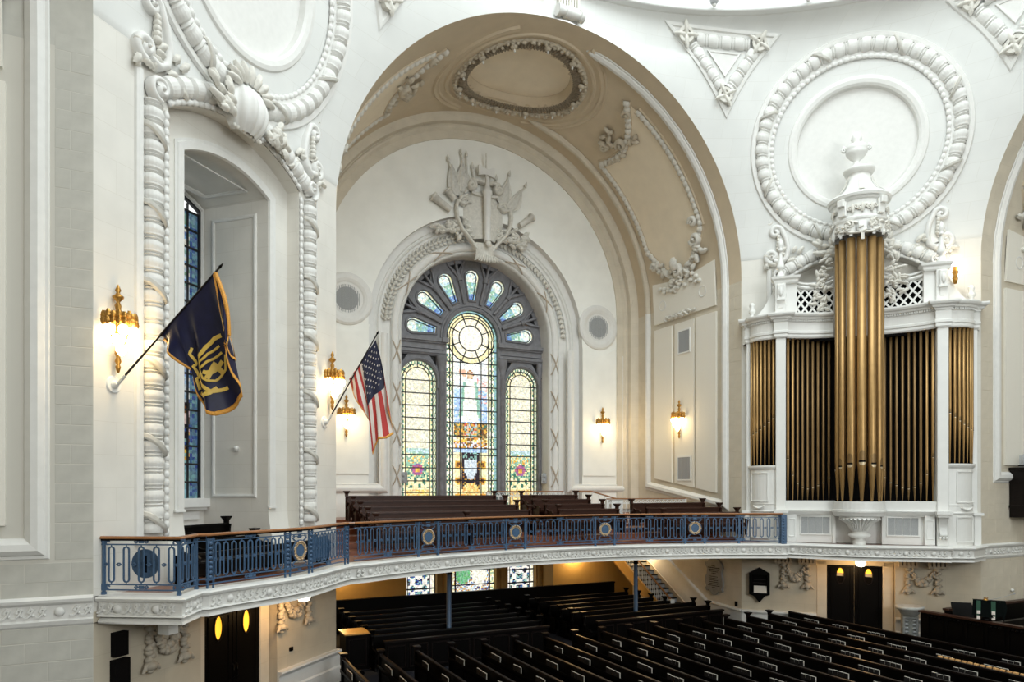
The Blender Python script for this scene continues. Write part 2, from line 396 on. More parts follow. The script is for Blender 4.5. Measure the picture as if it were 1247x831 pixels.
# ---- the two diagonal piers with their pendentives
def pier(side):
    F = F_NE if side == 'ne' else F_NW
    hw = (A - H) / sqrt(2)
    nm = 'northeast' if side == 'ne' else 'northwest'
    w = MB(); lowp = MB(); ZL = GF - .3
    door = [(-1.3, FL), (-1.3, -2.72), (1.3, -2.72), (1.3, FL)]
    if side == 'nw':
        hole = archloop(2.2, -1.98, 4.6, 3.94)
        w.plate([(-hw, ZL), (hw, ZL), (hw, ZS), (hw + .025, 8.7), (-hw - .025, 8.7), (-hw, ZS)], [hole], 0)
    else:
        hole = archloop(2.2, 6.2, 4.6, 3.94)
        w.plate([(-hw, ZL), (hw, ZL), (hw, ZS), (hw + .025, 8.7), (-hw - .025, 8.7), (-hw, ZS)], [hole], 0)
    # reveals of the shallow recess and of the door recess
    w.mould(list(reversed(hole)) , [(0, 0), (0, -0.37)], closed=(side != 'nw'), capends=False)
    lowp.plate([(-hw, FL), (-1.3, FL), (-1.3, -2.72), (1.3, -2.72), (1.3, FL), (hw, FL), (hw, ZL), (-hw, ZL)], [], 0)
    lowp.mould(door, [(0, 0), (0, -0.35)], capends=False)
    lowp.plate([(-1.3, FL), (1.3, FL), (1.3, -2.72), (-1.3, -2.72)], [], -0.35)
    struct('wall_lower_' + nm, lowp, M_lowshade, F)
    if side == 'nw':
        op = archloop(1.42, -0.5, 4.744, 3.025)
        w.plate(archpath(2.2, -0.5, 4.6, 3.94)[::-1], [], -0.37) if 0 else None
        outer = archpath(2.2, -0.5, 4.6, 3.94); inner = archpath(1.42, -0.5, 4.744, 3.025)
        w.plate(list(reversed(outer)) + inner, [], -0.37)
        # recess flares forward below
        for sg in (-1, 1):
            rows = []
            for i in range(9):
                t = i / 8; z = -0.5 - 1.48 * t; p = -0.37 * cos(t * pi / 2) if t < 1 else 0
                x0, x1 = sg * (1.42 + 0.02 * t), sg * 2.2
                rows.append([w.f(min(x0, x1), z, p), w.f(max(x0, x1), z, p)]); rv = globals().setdefault('RV', []); rv.append((sg, z, p))
            w.grid(list(reversed(rows)), smooth=True)
            q_ = [r for r in RV if r[0] == sg]; w.grid([[w.f(sg * 1.42, z, -.40), w.f(sg * (1.42 + .02 * (-.5 - z) / 1.48), z, p + .002)] for _, z, p in q_]); RV[:] = []
        # deep niche
        nf = lambda x, z, p: (x, -p, z)
        path = archpath(1.42, -1.98, 4.744, 3.025)
        w.mould(path[::-1], [(0, -0.37), (0, -2.44)], capends=False)
        gl = archloop(1.34, -0.3, 4.66, 2.98)
        w.plate(archpath(1.42, -1.98, 4.744, 3.025)[::-1], [gl], -2.44)
        w.mould(archpath(1.34, -0.3, 4.66, 2.98)[::-1], [(0, -2.44), (0, -2.60)], capends=False)
    else:
        w.plate(archpath(2.2, 6.2, 4.6, 3.94)[::-1], [], -0.37)
    wall = struct('wall_' + nm, w, M_wall, F)
    # pendentive with a round sinking for the medallion
    q = MB(PMAP); cells = []; nz_ = 104; na = 84
    def ae(z):
        k = min(1, (z - ZS) / H); hz = H * sqrt(max(0, 1 - k * k)); return (A - hz) / sqrt(2)
    zs = [8.7 + (ZR - 8.7) * i / nz_ for i in range(nz_ + 1)]
    pts = [[(ae(z) * (2 * j / na - 1), z) for j in range(na + 1)] for z in zs]
    P = [PMAP(x, z, 0) for r in pts for x, z in r]; Fc = []
    for i in range(nz_):
        for j in range(na):
            cx_ = (pts[i][j][0] + pts[i + 1][j + 1][0]) / 2; cz_ = (pts[i][j][1] + pts[i + 1][j + 1][1]) / 2
            if hypot(cx_, cz_ - TZ) < 2.15: continue
            a = i * (na + 1) + j; Fc.append((a, a + 1, a + na + 2, a + na + 1))
    q.add(P, Fc, True)
    struct('ceiling_' + nm, q, M_pend, F)
    # round medallion
    word = 'beside the tall niche window' if side == 'nw' else 'behind the urn on the pipe organ'
    md = thing('round_medallion', ('large round plaster medallion with leaf torus above the niche with the tall window' if side == 'nw' else 'large round plaster medallion with leaf torus behind the organ urn'), 'medallion', F, 'round plaster medallions under the dome')
    r_ = MB(PMAP); r_.rope(arc(0, TZ, 3.22, 0, 360, 120)[:-1], 0.23, 0.43, closed=True, base=0.05); r_.obj('leaf_torus', M_plas, md)
    r_ = MB(PMAP); r_.rope(arc(0, TZ, 2.87, 0, 360, 120)[:-1], 0.075, 0.20, bands=False, closed=True, per=6, base=0.04); r_.obj('bead_row', M_plas, md)
    r_ = MB(PMAP)
    r_.mould(arc(0, TZ, 3.48, 0, 360, 72)[:-1], [(0.06, 0), (0.05, 0.05), (0.0, 0.07), (-0.1, 0.07), (-0.14, 0.01)], closed=True, smooth=False, capends=False)
    r_.mould(arc(0, TZ, 2.97, 0, 360, 72)[:-1], [(0.05, 0.0), (0.05, 0.06), (-0.02, 0.06), (-0.19, 0.045), (-0.21, 0.0)], closed=True, capends=False)
    r_.obj('ring_moulding', M_plas, md)
    r_ = MB(PMAP)
    r_.mould(arc(0, TZ, 2.06, 0, 360, 72)[:-1], [(-0.27, -0.02), (-0.22, 0.05), (-0.12, 0.07), (0.0, 0.05), (0.07, 0.0), (0.09, -0.16)], closed=True, smooth=False, capends=False)
    r_.obj('inner_ring', M_plas, md)
    r_ = MB(lambda x, z, p: PMAP(x, z, p))
    rows = [[PMAP(rr * cos(2 * pi * k / 48), TZ + rr * sin(2 * pi * k / 48), -0.17) for k in range(48)] for rr in (2.02, 1.5, 1.0, 0.5, 0.0005)]
    r_.grid(rows, closed_u=True); r_.obj('disc', M_plas, md)
    # leaf sheaths that wrap the torus here and there
    r_ = MB(PMAP)
    for k in range(8):
        a = radians(22 + 45 * k); r_.wrapband(3.22 * cos(a), TZ + 3.22 * sin(a), a + pi / 2, .23, .24, .05, k=-1)
    r_.obj('wrapping_leaves', M_orn, md)
    # arched frame below the medallion
    fr = thing('arched_frame', 'carved leaf torus frame around the ' + ('tall niche with the stained glass window' if side == 'nw' else 'wall behind the organ'), 'frame', F, 'arched frames on the diagonal walls')
    zb = -1.0 if side == 'nw' else 6.45
    for sg in (-1, 1):
        r_ = MB(); r_.rope([(sg * 2.62, zb + .1), (sg * 2.62, 7.75)] if sg > 0 else [(sg * 2.62, zb + .1), (sg * 2.62, 7.75)], 0.235, 0.335, base=0.02); r_.obj('side_torus', M_plas, fr)
        r_ = MB(); r_.rope([(sg * 2.27, zb), (sg * 2.27, 7.75)], 0.065, 0.17, bands=False, per=6, base=0.02); r_.obj('side_beads', M_plas, fr)
        r_ = MB()
        for k in range(6):
            z = zb + 0.05 + k * 1.55
            if z > 7.4: break
            r_.wrapband(sg * 2.62, z + .25, pi / 2, .235, .20, .02, k=1 if sg > 0 else 1)
        r_.obj('torus_leaves', M_orn, fr)
        r_ = MB(); r_.scroll(sg * 2.55, 8.02, 0.04, 0.27, 1.3, 0.06, 0.2, start=radians(-90), cw=sg); r_.obj('corner_scroll', M_plas, fr)
    r_ = MB(); r_.rope(arc(0, 4.55, 4.32, 127, 53, 40), 0.235, 0.40, base=0.03); r_.obj('arch_torus', M_plas, fr)
    r_ = MB(); r_.rope(arc(0, 4.6, 4.0, 124, 56, 40), 0.07, 0.19, bands=False, per=6, base=0.03); r_.obj('arch_beads', M_plas, fr)
    # flat outer fillet of the frame
    r_ = MB()
    pth = [(-2.93, zb - .1), (-2.93, 8.1)]
    r_.mould([(-2.95, zb - .1), (-2.95, 8.25)], [(0.1, 0), (0.08, 0.05), (0.03, 0.07), (-0.06, 0.07), (-0.1, 0.0)])
    r_.mould([(2.95, 8.25), (2.95, zb - .1)], [(0.06, 0), (0.03, 0.035), (-0.02, 0.035), (-0.06, 0.0)])
    if side == 'nw':
        # narrow mouldings round the niche opening
        mp = archpath(1.56, -0.48, 4.744, 3.13)
        r_.f = lambda x, z, p: (x, 0.37 - p, z)
        r_.mould(mp[::-1], [(-0.12, 0.0), (-0.12, 0.03), (-0.06, 0.03), (-0.04, 0.055), (0.0, 0.055), (0.12, 0.05), (0.14, -0.02)], capends=True)
        for sg in (-1, 1): r_.box(min(sg * 1.40, sg * 1.70), max(sg * 1.40, sg * 1.70), -0.53, -0.48, 0, 0.06)
    r_.obj('outer_moulding', M_plas, fr)
    # keystone cartouche where torus and medallion meet
    kc = thing('keystone_cartouche', ('shell and acanthus cartouche below the medallion over the niche window' if side == 'nw' else 'acanthus cartouche below the medallion just behind the organ drum'), 'cartouche', F, 'keystone cartouches')
    r_ = MB()
    # bulging ribbed shell body
    rows = []
    for i in range(9):
        t = i / 8; row = []
        for j in range(41):
            u = j / 40; ph = pi * u; rb_ = .5 + .5 * cos(14 * ph); rr = 0.62 * (0.25 + 0.75 * sin(pi * (0.08 + 0.84 * t)) ** .6) * (1 + 0.05 * rb_)
            row.append((-rr * cos(ph), -((0.50 * sin(ph) * (1 + 0.16 * rb_)) * (.15 + .85 * sin(pi * (.05 + .9 * t)) ** .5)), 8.30 + 1.1 * t))
        rows.append(row)
    r_.grid(rows, smooth=True); r_.obj('shell_body', M_plas, kc)
    r_ = MB(); random.seed(11)
    for k in range(9):
        a = pi * k / 8; r_.leaf(0.35 * cos(a), 9.32 + 0.12 * sin(a), 0.22, 0.46, 0.2, a, 0.14)
    for sg in (-1, 1):
        for k in range(16):
            aa = random.uniform(-.6, .6); x = sg * random.uniform(.55, 1.15); z = 8.62 + random.uniform(-.22, .28) - (abs(x) - .5) * .1
            r_.leaf(x, z, 0.2 + random.uniform(0, .12), random.uniform(.25, .42), 0.2, (0 if sg > 0 else pi) + aa * 2, 0.12)
        for k in range(5): r_.blob(sg * (0.65 + .12 * k), 8.55 + .06 * sin(k * 2), 0.3, 0.1, 0.1, 0.1)
    for k in range(9): r_.blob(-0.44 + .11 * k, 8.36 + .1 * (1 - ((k - 4) / 4) ** 2) * 0 - .03, 0.16, .055, .055, .06, nu=6, nv=4)
    r_.obj('acanthus', M_orn, kc)
    # side volutes carrying the frame up to the medallion
    for sg in (-1, 1):
        lab = {('nw', -1): 'tall scrolled volute with leaves left of the medallion above the niche window', ('nw', 1): 'scrolled volute with leaves right of the medallion above the niche window',
               ('ne', -1): 'scrolled volute with leaves left of the organ drum', ('ne', 1): 'scrolled volute with leaves right of the organ drum'}[(side, sg)]
        vl = thing('scrolled_volute', lab, 'volute', F, 'scrolled volutes beside the medallions')
        r_ = MB()
        body = [(sg * 2.78, 8.55), (sg * 2.55, 8.48), (sg * 2.35, 8.62), (sg * 2.28, 8.95), (sg * 2.36, 9.35), (sg * 2.52, 9.7)]
        sm = []
        for a, b in zip(body, body[1:]): sm += [(a[0] + (b[0] - a[0]) * t / 4, a[1] + (b[1] - a[1]) * t / 4) for t in range(4)]
        r_.scroll(sg * 2.72, 9.62, 0.0, 0.24, 1.2, 0.085, 0.20, start=(pi if sg > 0 else 0), cw=-sg, tail=sm)
        r_.scroll(sg * 2.85, 8.72, 0.0, 0.26, 1.2, 0.085, 0.18, start=-pi / 2, cw=sg)
        r_.plate([(sg * 2.4, 8.6), (sg * 2.75, 8.7), (sg * 2.62, 9.6), (sg * 2.4, 9.4)][::(1 if sg > 0 else -1)], [], 0.08)
        r_.obj('scroll_body', M_plas, vl)
        r_ = MB(); random.seed(5)
        for k in range(14):
            z = 8.35 + random.random() * .5; x = sg * random.uniform(1.75, 3.05)
            r_.leaf(x, z, 0.05, random.uniform(.2, .36), 0.17, random.uniform(0, 2 * pi), 0.11)
        for k in range(5): r_.blob(sg * 2.62, 8.98 + .11 * k, 0.14, 0.1 - .008 * k, 0.09, 0.09)
        for k in range(7): r_.blob(sg * (3.02 - .02 * k), 8.3 + .085 * k, 0.06, .07, .07, .07, nu=6, nv=4)
        r_.scroll(sg * 2.95, 10.05, 0.0, 0.13, 1.0, 0.05, 0.12, start=0, cw=sg)
        r_.obj('leaves', M_orn, vl)
    return wall
W_nw = pier('nw'); W_ne = pier('ne')

# ---- deep niche details on the north-west pier
r_ = MB(lambda x, z, p: (1.42 - p, x, z))     # right reveal, x = depth into the wall
r_.mould([(0.82, -0.16), (2.06, -0.16), (2.06, 7.0), (0.82, 7.0)][::-1], [(0.0, 0), (0.0, 0.03), (0.05, 0.045), (0.09, 0.03), (0.1, 0)], closed=True, capends=False)
r_.f = lambda x, z, p: (-1.42 + p, x, z)
r_.mould([(0.82, -0.16), (2.06, -0.16), (2.06, 7.0), (0.82, 7.0)], [(0.0, 0), (0.0, 0.03), (0.05, 0.045), (0.09, 0.03), (0.1, 0)], closed=True, capends=False)
def nvault(x, y, p):
    r = 3.025 - p; a = x / 3.025
    return (r * sin(a), y, 4.744 + r * cos(a))
r_.f = nvault
r_.mould([(-1.15, 0.75), (1.15, 0.75), (1.15, 2.1), (-1.15, 2.1)], [(0.0, 0), (0.0, 0.03), (0.05, 0.045), (0.09, 0.03), (0.1, 0)], closed=True, capends=False)
r_.f = lambda x, z, p: (x, 2.44 - p, z)
r_.mould(archpath(1.38, -0.28, 4.7, 3.0)[::-1], [(-0.02, 0), (-0.02, 0.05), (0.03, 0.05), (0.06, 0.0)])
struct('trim_1', r_, M_plas, F_NW)
r_ = MB(); r_.f = lambda x, z, p: (x, 2.44 - p, z)
r_.box(-1.42, 1.42, -0.50, -0.27, 0, 0.22); r_.box(-1.40, 1.40, -0.58, -0.50, 0, 0.14); r_.box(-1.2, 1.2, -0.82, -0.62, 0, 0.06)
struct('trim_2', r_, M_plas, F_NW)
r_ = MB(); r_.lathe([(0.0, -.05), (.06, -.05), (.06, .03), (.03, .06), (0, .06)], c=(1.36, 1.33, 1.03), n=10, axis='y'); r_.wbox(1.33, 1.42, 1.29, 1.37, .96, 1.02)
tag(r_.obj('security_camera', M_plas, None, F_NW), 'small white sensor box on the right reveal of the window niche', 'sensor')

# ---- the arms of the building
def arm(F, name, side, detail, zdrop):
    """side: +1 wall at local X=+H. zdrop: function giving the bottom height of the panels at Y"""
    B = lambda Y, s_, p: barrel(Y, s_, p, side)
    # orientation flips with the side
    def fix(mb):
        if side > 0: mb.fc = [tuple(reversed(f)) for f in mb.fc]
    sw = MB(B)
    Y1 = YB + 0.02
    S = [(A, s_) for s_ in ()]
    ys = [A + (Y1 - A) * i / 6 for i in range(7)]
    rows = [[B(y, s_, 0) for y in ys] for s_ in (FL - ZS, -9.8, -6, -3, 0)]
    sw.grid(rows, smooth=False)
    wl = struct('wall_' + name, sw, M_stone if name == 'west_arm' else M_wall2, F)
    r_ = MB(B)
    zb = zdrop
    # roll moulding and bolection frame : up the front, along the sloping foot, up the back
    crown = 1.40 * H
    pr = [(0.17, 0), (0.15, 0.05), (0.06, 0.13), (-0.05, 0.14), (-0.13, 0.08), (-0.15, 0.03), (-0.2, 0.03), (-0.22, 0)]
    fpth = [(14.19, crown), (14.19, crown - .15), (14.19, crown - .4)] + [(14.19, crown * (1 - t / 12)) for t in range(1, 12)] + [(14.19, 0), (14.19, zb(14.19) - ZS - .4), (19.15, zb(19.15) - ZS - .4), (19.15, 0)]
    r_.mould(fpth, pr, scale=[.15, .6, .9] + [1] * 20)
    r2_ = MB(B); r2_.mould([(19.15, 0)] + [(19.15, t * 1.0) for t in range(1, 11)] + [(19.15, 10.4), (19.15, 10.7)], pr, scale=[1] * 11 + [.7, .1]); struct('trim_' + {'north_transept': '15', 'east_arm': '16', 'west_arm': '17'}[name], r2_, M_wall2, F)
    struct('trim_' + {'north_transept': '3', 'east_arm': '4', 'west_arm': '5'}[name], r_, M_plas if name != 'north_transept' else M_plas, F)
    pf = thing('wall_panelling', {'north_transept': 'tall raised acoustic panels on the side wall by the end wall sconce', 'east_arm': 'raised panels beyond the arch right of the organ', 'west_arm': 'pale raised panels on the jamb at the left edge'}[name], 'panelling', F)
    for k, (ya, yb_) in enumerate([(14.62, 15.80), (15.98, 17.2), (17.38, 18.6)]):
        r_ = MB(B); th = 0.09 if k != 1 else 0.07
        o = [(ya, zb(ya) - ZS), (yb_, zb(yb_) - ZS), (yb_, 7.08 - ZS), (ya, 7.08 - ZS)]
        r_.slab(o, [], 0, th); r_.obj('panel', M_panel, pf)
    r_ = MB(B); o = [(14.66, 7.33 - ZS), (18.64, 7.33 - ZS)] + [(18.64 - 3.98 * i / 10, 0.95 + 0.25 * abs(i / 5 - 1)) for i in range(11)]
    r_.slab(o, [], 0, 0.07); r_.obj('frieze_panel', M_panel, pf)
    for yc in (15.4, 18.0):
        r_ = MB(B); r_.mould(arc(yc, 0.12, 0.21, 0, 360, 24)[:-1], [(0.03, .07), (0.02, .11), (-.02, .11), (-.03, .07)], closed=True, capends=False); r_.obj('ring', M_plas, pf)
    if detail:
        WH = 'transept' if name == 'north_transept' else 'east arm'
        r_ = MB(B); random.seed(3)
        for k in range(22):
            yy = 16.0 + 1.7 * k / 21; r_.leaf(yy, -0.60 + .06 * sin(k * 1.7), 0.08, 0.26, 0.13, (0.6 if k % 2 else pi - .6), 0.08)
        for k in range(3): r_.scroll(16.35 + .5 * k, -.52, .07, .14, 1.2, .03, .05, cw=(1 if k % 2 else -1))
        r_.obj('foliage_strip', M_orn, pf)
        for (ya, yb_, za, zc, lab) in ((16.2, 16.95, 5.75, 6.72, 0), (16.15, 17.0, 0.33, 1.33, 1)):
            r_ = MB(B); r_.mould([(ya, za - ZS), (yb_, za - ZS), (yb_, zc - ZS), (ya, zc - ZS)], [(0.04, 0.07), (0.03, 0.1), (-0.03, 0.1), (-0.03, 0.06)], closed=True, capends=False)
            g = tag(r_.obj('vent_grille', M_case, None, F), ['upper grey vent grille in the middle panel of the %s wall', 'lower grey vent grille in the middle panel of the %s wall'][lab] % WH, 'grille', 'wall grilles')
            r_ = MB(B); n = 12
            for k in range(n):
                y0 = ya + (yb_ - ya) * k / n; r_.box(y0 + .01, y0 + (yb_ - ya) / n - .01, za - ZS, zc - ZS, 0.07, 0.09)
            r_.obj('slats', M_gray, g)
    # vault
    v = MB(B); nY = 30; nS = 120; tot = pi * H
    st = [tot * i / nS for i in range(nS + 1)] + []
    yv = [A + (Y1 - A) * i / nY for i in range(nY + 1)]
    P = []; Fc = []
    for s_ in st:
        for y in yv: P.append(B(y, s_, 0))
    for i in range(nS):
        for j in range(nY):
            yc = (yv[j] + yv[j + 1]) / 2; sc_ = (st[i] + st[i + 1]) / 2 - tot / 2
            if ((yc - 16.85) / 1.8) ** 2 + (sc_ / 2.05) ** 2 < 1: continue
            a = i * (nY + 1) + j; Fc.append((a, a + 1, a + nY + 2, a + nY + 1))
    v.add(P, Fc, True)
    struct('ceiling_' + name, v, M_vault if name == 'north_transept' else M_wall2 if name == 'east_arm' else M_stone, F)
    # oval at the crown
    cS = tot / 2
    def ell(ra, rb, n=72): return [(16.85 + ra * cos(2 * pi * k / n), cS + rb * sin(2 * pi * k / n)) for k in range(n)]
    ov = thing('oval_ceiling_medallion', {'north_transept': 'oval wreathed medallion at the crown of the transept vault', 'east_arm': 'oval medallion in the vault right of the organ', 'west_arm': 'oval medallion in the vault by the camera side'}[name], 'medallion', F, 'oval vault medallions')
    r_ = MB(B); rows = [[B(16.85 + 1.9 * q * cos(2 * pi * k / 60), cS + 2.15 * q * sin(2 * pi * k / 60), -0.32) for k in range(60)] for q in (0.99, .7, .4, .0005)]
    r_.grid(rows, closed_u=True); r_.obj('field', M_field, ov)
    r_ = MB(B); r_.mould(ell(1.78, 2.02), [(0.13, -0.33), (0.09, -0.3), (0.02, -0.12), (-0.06, 0.02), (-0.2, 0.03), (-0.25, 0)], closed=True, capends=False); r_.obj('sunk_ring', M_vault, ov)
    if detail:
        r_ = MB(B)
        e = ell(1.86, 2.10, 110)
        for k, (y, s_) in enumerate(e):
            a = atan2(s_ - cS, y - 16.85); r_.leaf(y - .02 * cos(a), s_ - .02 * sin(a), 0.0, 0.34, 0.13, a, 0.07, 1)
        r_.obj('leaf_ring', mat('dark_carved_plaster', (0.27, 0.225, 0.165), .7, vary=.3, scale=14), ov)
        r_ = MB(B); r_.rope(ell(2.33, 2.57), 0.1, 0.24, bands=False, closed=True, per=6); r_.obj('laurel_band', M_vorn, ov)
        r_ = MB(B); random.seed(2)
        for k, (y, s_) in enumerate(ell(2.33, 2.57, 90)):
            r_.blob(y + random.uniform(-.07, .07), s_ + random.uniform(-.07, .07), 0.1, .085, .065, .06, random.random() * 3, nu=6, nv=4)
        r_.obj('laurel_leaves', M_vorn, ov)
        for k in range(12):
            a = 2 * pi * k / 12; y, s_ = 16.85 + 2.2 * cos(a), cS + 2.44 * sin(a)
            q = MB(B); q.blob(y, s_, 0.12, .13, .13, .1); q.obj('boss', M_vorn, ov)
            q = MB(B); q.blob(y, s_, 0.27, .045, .045, .07, nu=6, nv=4); q.obj('pendant_drop', M_plas, ov)
        r_ = MB(B)
        r_.mould(ell(2.62, 2.9), [(-0.1, 0), (-0.06, 0.06), (0.02, 0.06), (0.1, 0.0)], closed=True, capends=False)
        # S-shaped ribs that leave the oval and run down beside the haunch panels
        for sg in (-1, 1):
            for ry, inner in ((13.95 + .55, 0), (18.95, 1)):
                pth = []
                for i in range(26):
                    t = i / 25
                    ang = radians(60 * (1 - t) * (1 if inner == 0 else 1))
                    pass
            c = [(16.85 + 3.05 * cos(radians(a)), cS + sg * 3.3 * sin(radians(a))) for a in range(25, 156, 5)]
            r_.mould(c, [(-0.16, 0), (-0.1, 0.07), (0.0, 0.03), (0.08, 0.06), (0.14, 0)])
        r_.obj('outer_cyma', M_vault, ov)
        # haunch panels
        for sg in (-1, 1):
            hp_ = thing('haunch_panel', 'carved bead bordered panel on the ' + ('right' if (sg < 0) == (side > 0) else 'left') + ' haunch of the ' + WH + ' vault', 'ceiling panel', F, 'vault haunch panels')
            ss = (lambda d: d) if sg < 0 else (lambda d: tot - d)
            deg = lambda a: radians(a) * H
            front = [(15.05, ss(deg(20 + 38 * i / 16))) for i in range(17)]
            back = [(18.6, ss(deg(52 - 32 * i / 14))) for i in range(15)]
            # concave upper edge round the oval
            top = []
            for i in range(9):
                t = i / 8; y = 15.05 + 3.55 * t; d = 62 - 10 * t - 5.5 * sin(pi * t); top.append((y, ss(deg(d))))
            bot = []
            for i in range(13):
                t = i / 12; y = 18.6 - 3.55 * t; d = 20 - 12 * sin(pi * t); bot.append((y, ss(deg(d))))
            q = MB(B); loop = front + top + back + bot
            r2 = MB(B)
            n_ = 16
            q2 = []
            for i in range(n_ + 1):
                t = i / n_; row = []
                for j in range(9):
                    u = j / 8; y = 15.05 + 3.55 * u
                    lo = 20 - 12 * sin(pi * u); hi = 62 - 10 * u - 5.5 * sin(pi * u)
                    row.append(B(y, ss(deg(lo + (hi - lo) * t)), 0.03))
                q2.append(row)
            q.grid(q2); q.obj('field', M_field, hp_)
            for pth in (front, back): q = MB(B); q.rope(pth, 0.12, 0.235, bands=False, per=6, base=0.03); q.obj('bead_border', M_orn, hp_)
            for pth in (bot, top): q = MB(B); q.rope(pth, 0.14, 0.25, bands=False, per=6, base=0.04); q.obj('rope_border', M_orn, hp_)
            q = MB(B)
            for pth in (front, back, top, bot):
                q.mould(pth, [(0.2, 0), (0.17, .05), (.13, .05), (.13, 0)]); q.mould(pth, [(-0.13, 0), (-0.13, .04), (-.16, .04), (-.17, 0)])
            q.obj('fillet', M_vault, hp_)
            q = MB(B); random.seed(9)
            yc, dc = 16.8, deg(8)
            K = 1 if sg < 0 else -1
            for k in range(30):
                y = yc + random.uniform(-1.55, 1.55); d = dc - .1 + abs(y - yc) * .75 - random.uniform(.0, .5)
                q.leaf(y, ss(d), 0.04, random.uniform(.25, .5), .22, random.uniform(0, 6.3), .16)
            for k in range(18): q.blob(yc + random.uniform(-1.3, 1.3), ss(dc - .35 + random.uniform(-.15, .3) + abs(0)), .12, .12, .1, .12)
            q.scroll(yc, ss(dc + .25), .08, .3, 1.3, .1, .2); q.leaf(yc, ss(dc + .3), .2, .55, .5, pi / 2 * K, .2)
            q.scroll(yc - 1.35, ss(deg(17)), .05, .28, 1.3, .09, .2, cw=-K); q.scroll(yc - 1.45, ss(deg(22)), .05, .2, 1.3, .08, .16, cw=K)
            q.scroll(yc + 1.5, ss(deg(14)), .05, .2, 1.3, .07, .16, cw=K)
            q.obj('foot_cartouche', M_orn, hp_)
            q = MB(B)
            for k in range(16): q.leaf(17.0 + random.uniform(-.9, .9), ss(deg(55) + random.uniform(-.6, .5)), .04, .35, .2, random.uniform(0, 6.3), .14)
            q.scroll(16.8, ss(deg(53)), .05, .25, 1.3, .08, .2); q.scroll(17.6, ss(deg(56)), .05, .2, 1.3, .07, .16, cw=-1); q.scroll(15.5, ss(deg(59)), .05, .2, 1.3, .06, .12)
            q.obj('head_cartouche', M_vorn, hp_)
    return wl
W_e = arm(F_N, 'north_transept', 1, True, lambda Y: -0.20 + (Y - 14.6) * 0.157)
arm(F_E, 'east_arm', -1, True, lambda Y: 0.7 - 0.0 * Y if 0 else 0.8)
W_w = arm(F_W, 'west_arm', 1, False, lambda Y: -0.66)
# plain outer walls that close the arms
r_ = MB(); r_.add([(-H, A, FL), (-H, YB, FL), (-H, YB, ZS), (-H, A, ZS)], [(0, 1, 2, 3)]); struct('wall_transept_west', r_, M_wall2)
r_ = MB(); r_.add([(H, YB, FL), (H, A, FL), (H, A, ZS), (H, YB, ZS)], [(0, 1, 2, 3)]); struct('wall_chancel_south', r_, M_wall2, F_E)
for F_, nm, c_ in ((F_E, 'east', 1), (F_W, 'west', 2)):
    r_ = MB(lambda x, z, p: (x, YB - p, z)); r_.plate([(-H, FL), (H, FL)] + arc(0, ZS, H, 0, 180, 40)); struct('wall_' + nm, r_, M_wall2, F_)
# drum above the ring
r_ = MB(); r_.lathe([(A, ZR), (A - .25, ZR + .02), (A - .3, ZR + .1), (A - .12, ZR + .16), (A - .05, ZR + .3), (A + .02, ZR + .34), (A + .02, ZR + 4)][::1], n=128, a0=0, a1=2 * pi); r_.fc = [tuple(reversed(f)) for f in r_.fc]
struct('ceiling_drum', r_, M_pend)
# keystones at the crowns of the arches
for F_, nm in ((F_N, 'fluted scroll keystone at the crown of the transept arch'),):
    t = thing('arch_keystone', nm, 'keystone', F_)
    r_ = MB(lambda x, z, p: (x, A - p, z)); 
    for k in range(7): r_.box(-.36 + .105 * k, -.30 + .105 * k, 16.0, 17.2, -.02, .22)
    r_.box(-.4, .4, 15.95, 17.2, -.05, .16); r_.obj('fluted_block', M_orn, t)
    r_ = MB(); 
    for (x0, x1, r0) in ((-.5, -.36, .2), (-.36, -.2, .15), (-.2, .2, .19), (.2, .36, .15), (.36, .5, .2)):
        rows = [[(x, A - .2 + r0 * cos(2 * pi * k / 12), 15.85 + r0 * sin(2 * pi * k / 12)) for k in range(12)] for x in (x0, x1)]
        r_.grid(rows, closed_u=True); r_.add(rows[0], [tuple(range(12))], False); r_.add(rows[1], [tuple(range(11, -1, -1))], False)
    r_.obj('scroll', M_plas, t)
